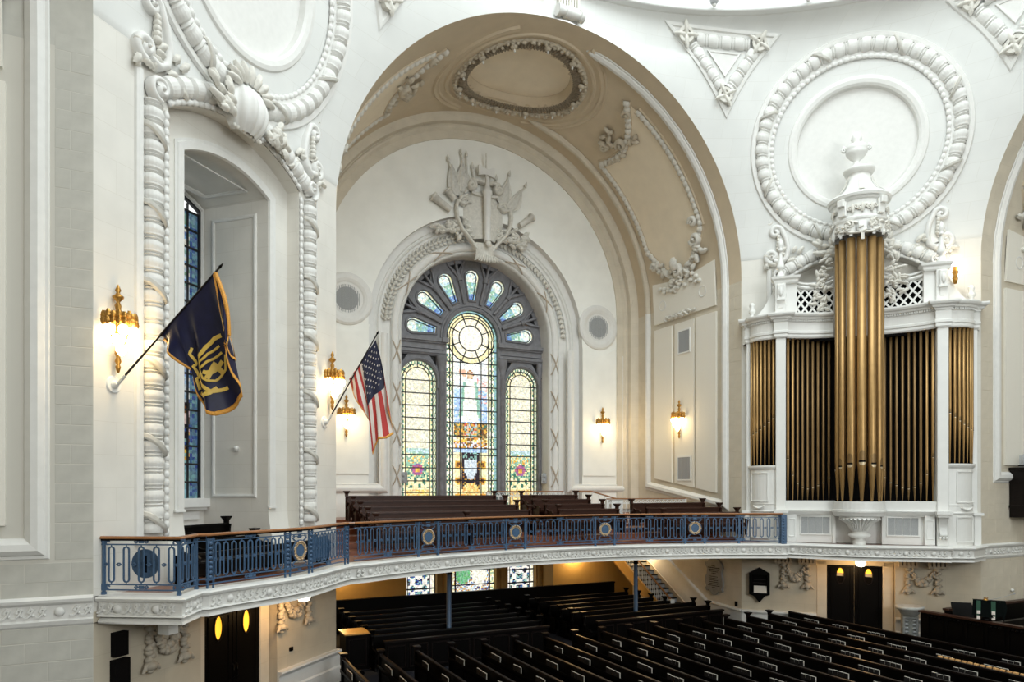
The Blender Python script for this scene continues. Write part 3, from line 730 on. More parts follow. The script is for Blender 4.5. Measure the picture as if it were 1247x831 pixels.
# triangular reliefs in the corners of the pendentives
def triangle(F, c, lab, sg=1):
    t = thing('triangular_relief', lab, 'relief', F, 'triangular plaster reliefs')
    tl, tr, b = c
    r_ = MB(PMAP)
    def seg(a, b_, n=10, bow=0.0):
        dx, dz = b_[0] - a[0], b_[1] - a[1]; l = hypot(dx, dz)
        return [(a[0] + dx * i / n + dz / l * bow * sin(pi * i / n), a[1] + dz * i / n - dx / l * bow * sin(pi * i / n)) for i in range(n)]
    loop = seg(tl, b, bow=-.12) + seg(b, tr, bow=-.12) + seg(tr, tl, bow=0.04)
    r_.mould(loop, [(-.14, 0), (-.12, .06), (-.03, .08), (0.0, .03), (.10, .03), (.13, 0.0)], closed=True, capends=False); r_.obj('frame', M_plas, t)
    g = ((tl[0] + tr[0] + b[0]) / 3, (tl[1] + tr[1] + b[1]) / 3)
    sh = lambda p, k: (g[0] + (p[0] - g[0]) * k, g[1] + (p[1] - g[1]) * k)
    V = [sh(p, .70) for p in c]
    r_ = MB(PMAP)
    for a, b_ in ((0, 1), (1, 2), (2, 0)):
        p0, p1 = sh(V[a], 1), sh(V[b_], 1)
        q0 = (p0[0] + (p1[0] - p0[0]) * .12, p0[1] + (p1[1] - p0[1]) * .12); q1 = (p0[0] + (p1[0] - p0[0]) * .88, p0[1] + (p1[1] - p0[1]) * .88)
        r_ = MB(PMAP); r_.rope([q0, q1], .20, .42, base=.02); r_.obj('leaf_torus', M_plas, t)
    for k in range(3):
        r_ = MB(PMAP)
        p0 = sh(V[k], 1.05); r_.mould(arc(p0[0], p0[1], .2, 0, 360, 16)[:-1], [(-.06, .04), (-.05, .2), (.05, .2), (.06, .04)], closed=True, capends=False); r_.blob(p0[0], p0[1], .12, .15, .15, .05)
        for j in range(4): r_.leaf(p0[0], p0[1], .12, .4, .16, 2 * pi * j / 4 + k, .1)
        r_.obj('corner_rosette', M_orn, t)
    r_ = MB(PMAP); W_ = [sh(p, .34) for p in (c[0], c[2], c[1])]; W2 = [sh(p, .26) for p in (c[0], c[2], c[1])]
    r_.mould([W_[0], W_[1], W_[2]], [(0, 0), (0, .07), (.05, .07), (.07, .02)], closed=True, capends=False); r_.plate([W_[0], W_[1], W_[2]], [], .03); r_.obj('inner_panel', M_plas, t)
triangle(F_NE, [(-6.2, 16.45), (-2.85, 16.2), (-4.45, 13.95)], 'triangular plaster relief between the transept arch and the organ medallion')
triangle(F_NE, [(2.85, 16.2), (6.2, 16.45), (4.45, 13.95)], 'triangular plaster relief at the top right corner, right of the organ medallion')
triangle(F_NW, [(2.85, 16.2), (6.2, 16.45), (4.45, 13.6)], 'triangular plaster relief at the top edge left of the transept arch')
# ---- stone courses
blocks(W_w, [(-16.4, -H if 0 else -13.32, FL, -2.5), ], Matrix.Identity(4)) if 0 else None
jw = MB(lambda x, z, p: (x, -p, z)); jw.add([(-3.2, -.002, FL), (0, -.002, FL), (0, -.002, ZS), (-3.2, -.002, ZS)], [(0, 1, 2, 3)]); JW = struct('wall_jamb_west', jw, mat('pale_mortar', (.60, .58, .52), .9), frame(-A, H, 0))
blocks(JW, [(-3.0, -0.0, FL, -2.5), (-3.0, 0, -1.98, -1.30), (-0.60, 0, -1.30, ZS + 2.0)], Matrix.Identity(4), L=0.70)
je = MB(); je.add([(0, -.002, FL), (3.2, -.002, FL), (3.2, -.002, ZS), (0, -.002, ZS)], [(0, 1, 2, 3)]); JE = struct('wall_jamb_east', je, M_wall2, frame(A, H, 0))
blocks(JE, [(0.0, 0.80, -1.95, ZS), (0.0, 3.0, FL, -2.3), (0.8, 3.0, -1.95, -0.8)], Matrix.Identity(4), th=.008, L=0.85, ch=.5, mtl=M_wall2)
jn = MB(); jn.add([(-7.1, -.002, FL), (0, -.002, FL), (0, -.002, -2.5), (-7.1, -.002, -2.5)], [(0, 1, 2, 3)]); JN = struct('wall_jamb_north', jn, M_wall2, frame(H, A, -pi / 2) @ Matrix.Translation((0, 0, 0)))
blocks(JN, [(-0.74, 0.0, -1.95, ZS)], Matrix.Identity(4), th=.008, L=0.75, ch=.5, mtl=M_wall2)

# ---- end wall of the transept with its great window
BF = lambda x, z, p: (x, YB - p, z)
r_ = MB(BF)
hole = archloop(4.95, FL, 6.6, 4.9501, 40)
out = [(-H, FL), (-4.95, FL)] ; arch_ = archpath(4.95, FL, 6.6, 4.9501, 40)
r_.plate([(-H, FL)] + arch_ + [(H, FL)] + arc(0, ZS, H, 0, 180, 48), [], 0)
WN = struct('wall_north', r_, M_wallN)
r_ = MB(BF)
r_.mould(arch_[::-1], [(0, 0), (0, -.30), (0.0, -.30)], capends=False)
pr = [(0.0, -.30), (-.30, -.30), (-.34, -.36), (-.40, -.34), (-.45, -.30), (-.50, -.36), (-.62, -.36), (-.64, -.42), (-1.0, -.42), (-1.0, -.36)]
pr += [(-1.03 - .17 * (1 - cos(pi * k / 6)), -.40 + .13 * sin(pi * k / 6)) for k in range(7)]
pr += [(-1.38, -.42), (-1.42, -.38), (-1.47, -.42), (-1.5, -.5), (-1.5, -1.45)]
r_.mould(arch_, [(-q, b) for q, b in pr] if 0 else [(q, b) for q, b in pr][::1], capends=False) if 0 else None
# profile runs inwards: offset to the right of travel = negative r when walking up the left side
r_.mould(arch_, [(q, b) for q, b in pr], capends=False)
struct('trim_6', r_, M_plas)
# ring bands of the tympanum and vault end
r_ = MB(BF)
tp = lambda r0: [(-r0, -1)] + arc(0, ZS, r0, 180, 0, 48) + [(r0, -1)]
r_.mould(tp(6.82), [(0.0, 0), (0.0, .06), (.33, .06), (.36, .1), (.42, .16), (.5, .16), (.55, .10), (.58, .10), (.62, .3), (.8, .42), (.9, .5)], capends=False, smooth=False)
struct('trim_7', r_, M_vault if 0 else M_wall2)

# plain lower walls and parapet that close the building behind the camera
r_ = MB(); r_.wbox(-22, 22, -15.0, -14.6, FL, 1.2); struct('wall_south', r_, M_wall2)
r_ = MB(); r_.wbox(-22, -21.7, -14.6, H, FL, 1.2); struct('wall_southwest', r_, M_wall2)
r_ = MB(); r_.wbox(21.7, 22, -14.6, H, FL, 1.2); struct('wall_southeast', r_, M_wall2)
for ang, nm in ((-3 * pi / 4, 'southeast'), (3 * pi / 4, 'southwest')):
    F_ = frame(*( (D / sqrt(2), -D / sqrt(2)) if nm == 'southeast' else (-D / sqrt(2), -D / sqrt(2)) ), ang, 0); hw = (A - H) / sqrt(2)
    q = MB(); q.plate([(-hw, FL), (hw, FL), (hw, ZS), (hw + .025, 8.7), (-hw - .025, 8.7), (-hw, ZS)], [], 0); struct('wall_pier_' + nm, q, M_wall, F_)
    q = MB(PMAP); rows = []
    for i in range(21):
        z = 8.7 + (ZR - 8.7) * i / 20; k = min(1, (z - ZS) / H); ae_ = (A - H * sqrt(max(0, 1 - k * k))) / sqrt(2); rows.append([PMAP(ae_ * (2 * j / 16 - 1), z, 0) for j in range(17)])
    q.grid(rows); struct('ceiling_' + nm, q, M_pend, F_)

t = thing('scroll_ornament', 'carved scroll with a dark hollow at the top left corner above the pale panel', 'scroll', F_W)
q = MB(lambda Y, s_, p: barrel(Y, s_, p, 1)); q.scroll(14.62, .92, .03, .17, 1.3, .05, .14, tail=[(14.95, .55), (14.72, .62), (14.52, .75)]); q.leaf(14.7, .7, .05, .3, .2, -.5, .1); q.obj('scroll', M_orn, t)
# ================================================= GREAT WINDOW
ws = thing('window_surround', 'cream arched window surround with ribboned torus and laurel band', 'window surround')
BF = lambda x, z, p: (x, YB - p, z)
r_ = MB(BF)
for (a0, a1) in ((180 - 2, 101), (79, 2)):
    n = 26
    for i in range(n):
        a = radians(a0 + (a1 - a0) * (i + .5) / n); c_ = (4.16 * cos(a), 6.6 + 4.16 * sin(a))
        for k in range(3):
            r_.leaf(c_[0] + .1 * cos(a) * (k - 1), c_[1] + .1 * sin(a) * (k - 1), -.38, .2, .13, a + pi / 2 * (1 if a0 > 90 else -1) * -1 + (k - 1) * .5, .08, 2)
        r_.blob(c_[0] + .04 * cos(a + .5), c_[1] + .04 * sin(a + .5), -.30, .06, .06, .06, nu=6, nv=4)
r_.obj('laurel_band', M_orn, ws)
r_ = MB(BF)   # crossed ribbons on the torus
def cross(px, pz, a):
    for s_ in (-1, 1):
        pts = []
        for i in range(9):
            t = i / 8 - .5; off = t * .40
            rad = 0.18 * t * 2; u = s_ * t * .95
            pts.append((px + cos(a) * rad - sin(a) * u, pz + sin(a) * rad + cos(a) * u, -.385 + .15 * sqrt(max(0, 1 - (2 * t) ** 2))))
        r_.tube([BF(*q) for q in pts], .026, 5)
for a in (150, 118, 62, 30): cross(3.71 * cos(radians(a)), 6.6 + 3.71 * sin(radians(a)), radians(a))
for z in (5.6, 3.9, 2.2, .5):
    for sg in (-1, 1): cross(sg * 3.71, z, 0 if sg > 0 else pi)
r_.obj('crossed_ribbons', mat('tan_ribbon', (0.50, .42, .33), .7), ws)

# stone tracery
YG = 21.85
wt = thing('great_window', 'great arched stained glass window of three lights under seven radiating petals', 'window')
G = lambda x, z, p: (x, YG - p, z)
def pill(ang, r0, r1, w0, w1, n=10, cz=6.6):
    """petal outline pointing outward from the rose centre; w0 at foot, round head of radius w1"""
    a = radians(ang); ca, sa = cos(a), sin(a)
    L = [(r0, w0), (r0, -w0)] + [(r1 - w1 + w1 * sin(pi * i / n), -w1 * cos(pi * i / n)) for i in range(n + 1)]
    return [(ca * r - sa * w_, cz + sa * r + ca * w_) for r, w_ in L][::-1]
PET = [7.5, 35, 62.5, 90, 117.5, 145, 172.5]
lightC = archloop(1.25, -1.2, 6.6, 1.2501, 20); lightL = [(x - 2.47, z) for x, z in archloop(.82, -1.2, 4.64, .8201, 14)]; lightR = [(x + 2.47, z) for x, z in archloop(.82, -1.2, 4.64, .8201, 14)]
pet = [pill(a, 1.62, 3.12, .20, .40) for a in PET]
tri_ = []
for a in [21, 48.7, 76.2, 103.8, 131.3, 159]:
    q = lambda r, d: (r * cos(radians(a + d)), 6.6 + r * sin(radians(a + d)))
    tri_.append([q(3.28, -5), q(3.28, -1), q(3.02, -1)]); tri_.append([q(3.28, 5), q(3.02, 1), q(3.28, 1)])
spl = []
for sg in (-1, 1):
    for s2 in (-1, 1):
        x = sg * 2.47 + s2 * .80; t_ = [(x, 5.70), (x - s2 * .3, 5.70), (x, 5.25)]
        spl.append(t_)
outer = archpath(3.47, -1.2, 6.6, 3.4701, 40)
r_ = MB(G); r_.slab(outer, [lightC, lightL, lightR] + pet + tri_ + spl, .0, .22)
r_.obj('tracery', M_trac, wt)
r_ = MB(G)
for l_ in tri_ + spl: r_.plate(l_ if (l_[1][0] - l_[0][0]) * (l_[2][1] - l_[0][1]) - (l_[2][0] - l_[0][0]) * (l_[1][1] - l_[0][1]) > 0 else l_[::-1], [], .03)
r_.obj('dark_glass', M_lead, wt)
r_ = MB(G)
prr = [(0.0, .2), (-.02, .30), (.07, .34), (.13, .30), (.14, .2)]
r_.mould(archpath(1.25, -1.2, 6.6, 1.2501, 24), prr); r_.mould(archpath(1.43, 6.0, 6.6, 1.4301, 24), [(0, .2), (0, .27), (.06, .27), (.08, .2)])
for sg in (-1, 1): r_.mould([(x + sg * 2.47, z) for x, z in archpath(.82, 4.3, 4.64, .8201, 16)], [(0.0, .2), (0, .28), (.08, .33), (.14, .28), (.15, .2)])
for P_ in pet: r_.mould(P_[::-1], [(0.0, .2), (0.01, .27), (.06, .29), (.1, .2)], closed=True, capends=False)
for a in [21, 48.7, 76.2, 103.8, 131.3, 159]:
    # colonnettes between petals splitting into Y shaped ribs
    q = lambda r, d: G(r * cos(radians(a + d)), 6.6 + r * sin(radians(a + d)), .28)
    r_.tube([q(1.55, 0), q(2.62, 0)], .075, 8); r_.tube([q(2.62, 0), q(3.0, 0), q(3.42, 0)], [.1, .06, .06], 8)
    r_.tube([q(2.66, 0), q(3.0, 4), q(3.42, 7)], .05, 6); r_.tube([q(2.66, 0), q(3.0, -4), q(3.42, -7)], .05, 6)
    c_ = q(2.62, 0); r_.tube([q(2.56, 0), q(2.70, 0)], .12, 8)
r_.obj('carved_ribs', M_trac, wt)
r_ = MB(G)
for sg in (-1, 1):
    x0, x1 = sorted((sg * 1.27, sg * 3.47))
    r_.box(x0 - .02, x1 + .0, 6.30, 6.45, .2, .46); r_.box(x0, x1, 6.22, 6.30, .2, .38); r_.box(x0, x1, 5.98, 6.22, .2, .3); r_.box(x0, x1, 5.80, 5.92, .2, .38); r_.box(x0, x1, 5.74, 5.80, .2, .32)
    r_.box(min(sg * 1.2, sg * 1.5), max(sg * 1.2, sg * 1.5), 6.28, 6.48, .2, .52)
r_.obj('entablature', M_trac, wt)
for x in (-1.45, 1.45):
    r_ = MB(); 
    r_.lathe([(.13, -1.2), (.13, 5.0), (.16, 5.05), (.13, 5.12), (.2, 5.35), (.22, 5.45), (.24, 5.5), (.24, 5.75)], c=(x, YG - .27, 0), n=10); r_.obj('colonnette', M_trac, wt)
for x in (-3.36, 3.36):
    r_ = MB(); r_.lathe([(.09, -1.2), (.09, 5.0), (.12, 5.05), (.1, 5.12), (.15, 5.4), (.15, 5.75)], c=(x, YG - .25, 0), n=8); r_.obj('colonnette', M_trac, wt)
# -------- stained glass: panes divided by dark bars, coloured glass pieces inside each pane
def mix(a, b, t): return tuple(a[i] + (b[i] - a[i]) * t for i in range(3))
WHT = (1.0, .98, .86); CRM = (1.0, .93, .62); YEL = (.95, .85, .42); GRN = (.30, .52, .36); DGR = (.06, .20, .14); BLU = (.30, .52, .85); DBL = (.05, .10, .35); SKY = (.70, .86, 1.0)
BRN = (.20, .09, .03); ORG = (.85, .45, .08); RED = (.75, .12, .08); PNK = (.95, .70, .66); DK = (.03, .02, .03); SKIN = (.85, .55, .36); TEAL = (.30, .55, .48); GRY = (.62, .68, .72); PUR = (.25, .14, .40)
rnd = random.Random(4)
def border(x, z, edge):
    k = (math.floor(z * 9) + math.floor(x * 14)) % 2
    return mix(YEL, WHT, rnd.random()) if k else mix(GRN, DGR, rnd.random())
def col_side(x, z, hw=.82):
    ax = abs(x)
    if z > 4.6: e = hypot(x, z - 4.64)
    else: e = ax
    if e > .62: return border(x, z, 1)
    if e > .52: return mix(YEL, CRM, rnd.random())
    if z > 1.72:
        g = 1.0 if (math.floor(x * 7) + math.floor(z * 5)) % 2 else .93
        return tuple(c * g * .93 for c in mix(mix(WHT, CRM, .5), mix(YEL, SKY, rnd.random()), rnd.random() * .5))
    if z > 1.52: return mix(SKY, GRN, rnd.random())
    if z > 1.05: return rnd.choice([GRN, YEL, CRM, TEAL, GRN, ORG])
    if z > .45:
        r = hypot(x, z - .78)
        if r < .1: return ORG
        if r < .26: return mix(PUR, RED, rnd.random() * .7)
        return rnd.choice([GRN, YEL, DGR, GRN])
    k = (sin(x * 16) * sin(z * 13 + abs(x) * 5))
    if z > 0 and k > .15: return DGR
    return mix(CRM, YEL, rnd.random()) if z > -.05 else mix(ORG, YEL, rnd.random())
def col_mid(x, z):
    ax = abs(x); cz = 6.64; r = hypot(x, z - cz)
    outer_e = hypot(x, z - 6.6) if z > 6.6 else ax
    if r < 1.10:
        if r < .5: return WHT
        if r < .86: return mix(WHT, mix(CRM, ORG, .4 * rnd.random()), rnd.random() * .6)
        return mix(CRM, YEL, rnd.random())
    if outer_e > 1.13: return mix(GRN, BLU, rnd.random() * .6)
    if outer_e > .88: return border(x, z, 1) if (z * 1.7) % 1 > .2 else WHT
    if outer_e > .78: return mix(WHT, CRM, rnd.random())
    if z > 2.85:
        # a standing robed figure against a pale sky over water
        hx = x + .03
        if hypot(hx, (z - 5.02) * .85) < .13: return SKIN
        if hypot(hx, (z - 5.02) * .8) < .17: return mix(BRN, ORG, .25)
        if 4.7 > z > 2.95:
            w0 = .22 + (4.7 - z) * .10; w1 = .34 + (4.7 - z) * .12
            if abs(hx) < w0: return mix(WHT, GRY, .5 * rnd.random() * (1 if rnd.random() < .4 else .2))
            if abs(hx) < w1 and z > 3.1: return mix(TEAL, GRN, rnd.random())
        if x > .3 and 4.9 > z > 3.7 and rnd.random() < .35: return mix(PNK, RED, rnd.random() * .6)
        if -.55 < x < -.25 and 5.25 > z > 4.9 and x + .4 > -(z - 5.05) - .1: return SKIN
        if z > 4.4: return mix(SKY, WHT, rnd.random() ** .5)
        if z > 3.6: return mix(BLU, SKY, rnd.random())
        return mix(BLU, WHT, rnd.random() ** 2)
    if z > 1.75:
        if z > 2.2:
            if ax < .28: return rnd.choice([SKIN, BRN, ORG, RED, TEAL, GRY])
            return rnd.choice([BRN, DGR, ORG, mix(BRN, YEL, .3)])
        if z > 2.0 : return rnd.choice([ORG, YEL, BRN, WHT, ORG])
        return rnd.choice([SKY, BRN, ORG, PNK])
    if z > 1.55: return mix(SKY, BLU, rnd.random())
    if ax > .42:
        k = hypot(ax - .6, ((z + .05) % .72) - .36)
        if ax > .74: return CRM
        return BRN if k < .1 else (ORG if k < .18 else mix(CRM, YEL, rnd.random()))
    if z > 1.25: return DK if rnd.random() < .7 else TEAL
    # shield
    sw = .30 if z > .75 else .30 * sqrt(max(0, (z - .35) / .4))
    if ax < sw and z > .35:
        return WHT if hypot(x, z - .98) < .07 else mix(GRY, SKY, .5 * rnd.random())
    if z < .28 and hypot(x, (z + .2) * 1.0) < .42: return mix(ORG, YEL, rnd.random())
    return DK if rnd.random() < .85 else mix(ORG, BRN, .5)
def pane(parent, poly_in, x0, x1, z0, z1, colf, ox, cell=.065, p=.06, m_=None, nm='pane'):
    """one glazed panel between bars, built of small glass pieces kept when inside poly_in"""
    q = MB(G); q.col = []
    nx = max(1, round((x1 - x0) / cell)); nz2 = max(1, round((z1 - z0) / cell)); dx = (x1 - x0) / nx; dz = (z1 - z0) / nz2
    P = {}
    V = []
    def vid(i, j):
        if (i, j) not in P: P[(i, j)] = len(V); V.append(G(x0 + dx * i + ox, z0 + dz * j, p))
        return P[(i, j)]
    F = []
    for i in range(nx):
        for j in range(nz2):
            cx_, cz_ = x0 + dx * (i + .5), z0 + dz * (j + .5)
            if not poly_in(cx_, cz_): continue
            F.append((vid(i, j), vid(i + 1, j), vid(i + 1, j + 1), vid(i, j + 1))); q.col.append(tuple(c for c in colf(cx_, cz_)))
    if not F: return
    q.add(V, F, False); q.obj(nm, m_ or M_glass, parent)
inC = lambda x, z: (abs(x) < 1.29 if z < 6.6 else hypot(x, z - 6.6) < 1.29)
inS = lambda x, z: (abs(x) < .86 if z < 4.64 else hypot(x, z - 4.64) < .86)
zc = [-1.2, -.2, .33, .86, 1.45, 1.75, 2.28, 2.87, 3.43, 3.97, 4.50, 5.05, 5.55, 6.1, 6.64, 7.2, 7.9]
xc = [-1.29, -1.0, -.86, -.50, .50, .86, 1.0, 1.29]
for a, b in zip(zc, zc[1:]):
    for c_, d_ in zip(xc, xc[1:]): pane(wt, inC, c_, d_, a, b, col_mid, 0)
zs_ = [-1.2, -.2, .30, .86, 1.43, 1.97, 2.5, 3.02, 3.55, 4.08, 4.64, 5.5]
xs_ = [-.86, -.68, -.54, .54, .68, .86]
for sg in (-1, 1):
    for a, b in zip(zs_, zs_[1:]):
        for c_, d_ in ((-.86, -.54), (-.54, .54), (.54, .86)): pane(wt, inS, c_, d_, a, b, col_side, sg * 2.47)
for k, a in enumerate(PET):
    ar = radians(a); ca, sa = cos(ar), sin(ar)
    q = MB(G); q.col = []; V = []; F = []
    nr, nw = 18, 9
    for i in range(nr):
        for j in range(nw):
            pts = []
            for (ii, jj) in ((i, j), (i + 1, j), (i + 1, j + 1), (i, j + 1)):
                t = ii / nr; r = 1.60 + 1.54 * t
                ww = (.21 + (.41 - .21) * min(1, (r - 1.6) / 1.1)) if r < 2.72 else .41 * sqrt(max(0.0, 1 - ((r - 2.72) / .43) ** 2))
                u = ww * (2 * jj / nw - 1); pts.append(G(ca * r - sa * u, 6.6 + sa * r + ca * u, .06))
            o = len(V); V += pts; F.append((o, o + 1, o + 2, o + 3) if True else 0)
            t = (i + .5) / nr; e = j in (0, nw - 1) or i == 0 or i == nr - 1
            if e: c_ = mix(YEL, CRM, rnd.random())
            elif t < .30: c_ = mix((.10, .18, .5), mix(TEAL, BLU, .5), rnd.random())
            elif t < .62: c_ = rnd.choice([GRN, TEAL, mix(BLU, TEAL, .6), mix(WHT, TEAL, .5)])
            else: c_ = rnd.choice([mix(WHT, TEAL, .5), mix(WHT, GRN, .35), WHT, mix(SKY, TEAL, .4)])
            q.col.append(c_)
    q.add(V, [tuple(reversed(f)) for f in F], False); q.obj('petal_glass', M_glass, wt)
    q = MB(G)
    P_ = pill(a, 1.76, 2.98, .10, .26); q.mould(P_[::-1], [(-.02, .06), (-.02, .09), (.02, .09), (.02, .06)], closed=True, capends=False)
    P_ = pill(a, 1.62, 3.12, .20, .40); q.mould(P_[::-1], [(-.05, .06), (-.05, .09), (.02, .09), (.02, .06)], closed=True, capends=False)
    q.obj('lead_line', M_lead, wt)
# bars
r_ = MB(G)
def hbar(x0, x1, z, w_=.022): r_.box(x0, x1, z - w_, z + w_, .05, .10)
def vbar(x, z0, z1, w_=.018): r_.box(x - w_, x + w_, z0, z1, .05, .10)
for z in zc[1:-1]:
    if abs(z - 6.64) < 1.1: 
        e = sqrt(max(0, 1.10 ** 2 - (z - 6.64) ** 2)); lim = 1.25 if z < 6.6 else sqrt(max(0, 1.25 ** 2 - (z - 6.6) ** 2))
        if lim > e: hbar(-lim, -e, z); hbar(e, lim, z)
    else: hbar(-1.25, 1.25, z)
for x in (-1.0, -.86, .86, 1.0): vbar(x, -1.2, 6.6)
for x in (-.5, .5): vbar(x, -1.2, 5.65)
for rr in (1.12, .88, .56): r_.mould(arc(0, 6.64, rr, 0, 360, 40)[:-1], [(-.022, .05), (-.022, .1), (.022, .1), (.022, .05)], closed=True, capends=False)
for k in range(8):
    a = radians(22.5 + 45 * k); pth = [(rr * cos(a), 6.64 + rr * sin(a)) for rr in (.56, 1.12)]; r_.mould(pth, [(-.02, .05), (-.02, .1), (.02, .1), (.02, .05)])
r_.mould(arc(0, 6.6, 1.03, 0, 180, 24), [(-.018, .05), (-.018, .1), (.018, .1), (.018, .05)])
for sg in (-1, 1):
    o = sg * 2.47
    for z in zs_[1:-1]: hbar(o - .82, o + .82, z)
    for x in (-.68, -.54, .54, .68): vbar(o + x, -1.2, 4.64)
    for rr in (.68, .54): r_.mould(arc(o, 4.64, rr, 0, 180, 20), [(-.018, .05), (-.018, .1), (.018, .1), (.018, .05)])
    for k in range(1, 6):
        a = radians(30 * k); r_.mould([(o + rr * cos(a), 4.64 + rr * sin(a)) for rr in (.54, .82)], [(-.015, .05), (-.015, .1), (.015, .1), (.015, .05)])
r_.obj('glazing_bars', M_lead, wt)
# two small loudspeakers on the window reveals
for x, lb in ((-3.25, 'small grey speaker on the left side of the great window'), (3.42, 'small grey speaker on the right reveal of the great window')):
    t = thing('wall_speaker', lb, 'speaker', frame(x, YG - .62, -.5, .42), 'wall speakers')
    r_ = MB(); r_.bbox(-.14, .14, -.24, .24, -.1, .12, .03); r_.obj('housing', M_gray, t)
    for z in (-.1, .11):
        r_ = MB(); r_.lathe([(.0, -.135), (.07, -.13), (.08, -.115)], c=(0, 0, z), n=14, axis='y'); r_.obj('speaker_cone', M_mesh, t)
    r_ = MB(); r_.wbox(-.03, .03, .08, .5, -.03, .03); r_.obj('bracket', M_gray, t)
# lower windows under the gallery: same opening continued
lw = thing('lower_windows', 'stained glass windows glimpsed under the gallery front', 'window')
def col_low(x, z):
    ax = abs(x)
    if ax > .62: return mix(WHT, CRM, rnd.random())
    k = sin(ax * 17) * sin(z * 12)
    return rnd.choice([DBL, TEAL, DK]) if k > .1 and ax < .5 else mix(WHT, mix(SKY, PNK, rnd.random()), rnd.random() * .5)
def col_lowc(x, z):
    if abs(x) > .85: return rnd.choice([CRM, YEL, WHT, GRN])
    if hypot(x + .45, (z + 3.75) * .7) < .36: return mix(GRN, (.1, .5, .15), rnd.random())
    if hypot(x - .35, (z + 3.7) * .5) < .36: return WHT
    if z > -3.3: return rnd.choice([DK, BRN, RED, BRN, BLU, DGR])
    return rnd.choice([WHT, ORG, BRN, SKY, WHT, DBL, GRY])
tr_ = lambda x, z: True
for sg in (-1, 1):
    for a, b in ((-4.9, -4.35), (-4.35, -3.75), (-3.75, -3.15), (-3.15, -2.6)): pane(lw, tr_, -.72, .72, a, b, col_low, sg * 2.42, cell=.055)
for a, b in ((-4.9, -4.3), (-4.3, -3.65), (-3.65, -3.05), (-3.05, -2.6)):
    for c_, d_ in ((-1.05, -.82), (-.82, .82), (.82, 1.05)): pane(lw, tr_, c_, d_, a, b, col_lowc, .08, cell=.055)
r_ = MB(G)
for sg in (-1, 1):
    for z in (-4.35, -3.75, -3.15): hbar(sg * 2.42 - .72, sg * 2.42 + .72, z, .03)
    for x in (-.74, .74): vbar(sg * 2.42 + x, -4.9, -2.6, .035)
    vbar(sg * 2.42 - .5, -4.9, -2.6, .012); vbar(sg * 2.42 + .5, -4.9, -2.6, .012)
for z in (-4.3, -3.65, -3.05): hbar(-.97, 1.13, z, .025)
for x in (-.99, -.74, .90, 1.15): vbar(x, -4.9, -2.6, .03)
r_.obj('glazing_bars', M_lead, lw)
r_ = MB(G); fr_ = [(-8, FL), (8, FL), (8, -2.0), (-8, -2.0)]
rec = lambda x0, x1: [(x0, -4.95), (x0, -2.6), (x1, -2.6), (x1, -4.95)]
r_.slab(fr_, [rec(-3.16, -1.68), rec(-.97, 1.13), rec(1.70, 3.14)], -.05, .35); struct('trim_8', r_, M_must)
r_ = MB(lambda x, z, p: (x, YB - p, z)); fr_ = [(-H, FL), (H, FL), (H, -2.0), (-H, -2.0)]
r_.slab(fr_, [[(-3.4, FL + .01), (-3.4, -2.6), (3.4, -2.6), (3.4, FL + .01)]], -1.1, .05); struct('trim_9', r_, M_must)
for x in (-1.32, 1.42, -3.3, 3.3):
    r_ = MB(lambda x, z, p: (x, YG - .35 - p, z)); r_.bbox(x - .10, x + .10, -5, -2.6, 0, .12, .04); r_.obj('mullion', M_trac if 0 else M_must, lw)
# floor between, hides the change from lower to upper window
# ================================================= RELIEF OVER THE WINDOW
tc_ = thing('trophy_cartouche', 'plaster trophy cartouche of shield, flags, cannon and sword over the great window', 'cartouche')
OB = lambda x, z, p: (x, YB + .15 - p, z)
r_ = MB(OB)
# shield body
rows = []
for i in range(11):
    t = i / 10; z = 10.55 + 2.0 * t; hw = .98 * sin(pi * (.16 + .62 * t)) ** .8; rows.append([OB(hw * (2 * j / 12 - 1), z, .12 + .30 * (1 - (2 * j / 12 - 1) ** 2) * (1 - .3 * t)) for j in range(13)])
r_.grid([list(r) for r in rows]); r_.obj('shield', M_orn, tc_)
r_ = MB(OB)
for sg in (-1, 1):
    r_.scroll(sg * .92, 12.05, .2, .24, 1.5, .07, .22, start=(pi if sg > 0 else 0), cw=-sg, tail=[(sg * .35, 10.1), (sg * .62, 10.45), (sg * 1.0, 10.85), (sg * 1.22, 11.3), (sg * 1.28, 11.7), (sg * 1.22, 12.0)][::1])
    r_.scroll(sg * .62, 12.72, .3, .20, 1.5, .07, .26, start=pi / 2, cw=sg, tail=[(0, 12.92), (sg * .3, 12.95), (sg * .6, 12.95)])
r_.mould([(-.6, 12.45), (0, 12.35), (.6, 12.45)], [(-.07, .2), (-.05, .42), (.05, .42), (.07, .2)])
r_.obj('volutes', M_orn, tc_)
r_ = MB(); 
def yb(p): return YB + .15 - p
r_.lathe([(0, 10.35), (.13, 10.36), (.155, 10.45), (.14, 10.6), (.165, 12.3), (.21, 12.36), (.21, 12.5), (.14, 12.55), (.07, 12.9), (.07, 13.1)], c=(0, yb(.62), 0), n=12); 
r_.obj('sword_sheath', M_plas, tc_)
r_ = MB(OB); r_.slab([(-.36, 13.16), (-.10, 13.22), (.10, 13.22), (.36, 13.14), (.38, 13.55), (.28, 13.56), (.10, 13.48), (-.10, 13.48), (-.28, 13.60), (-.38, 13.58)][::1], [], .45, .56); r_.obj('axe_head', M_plas, tc_)
r_ = MB(); r_.tube([(0, yb(.5), 13.0), (0, yb(.5), 14.15)], [.045, .03], 6); r_.obj('spike', M_orn, tc_)
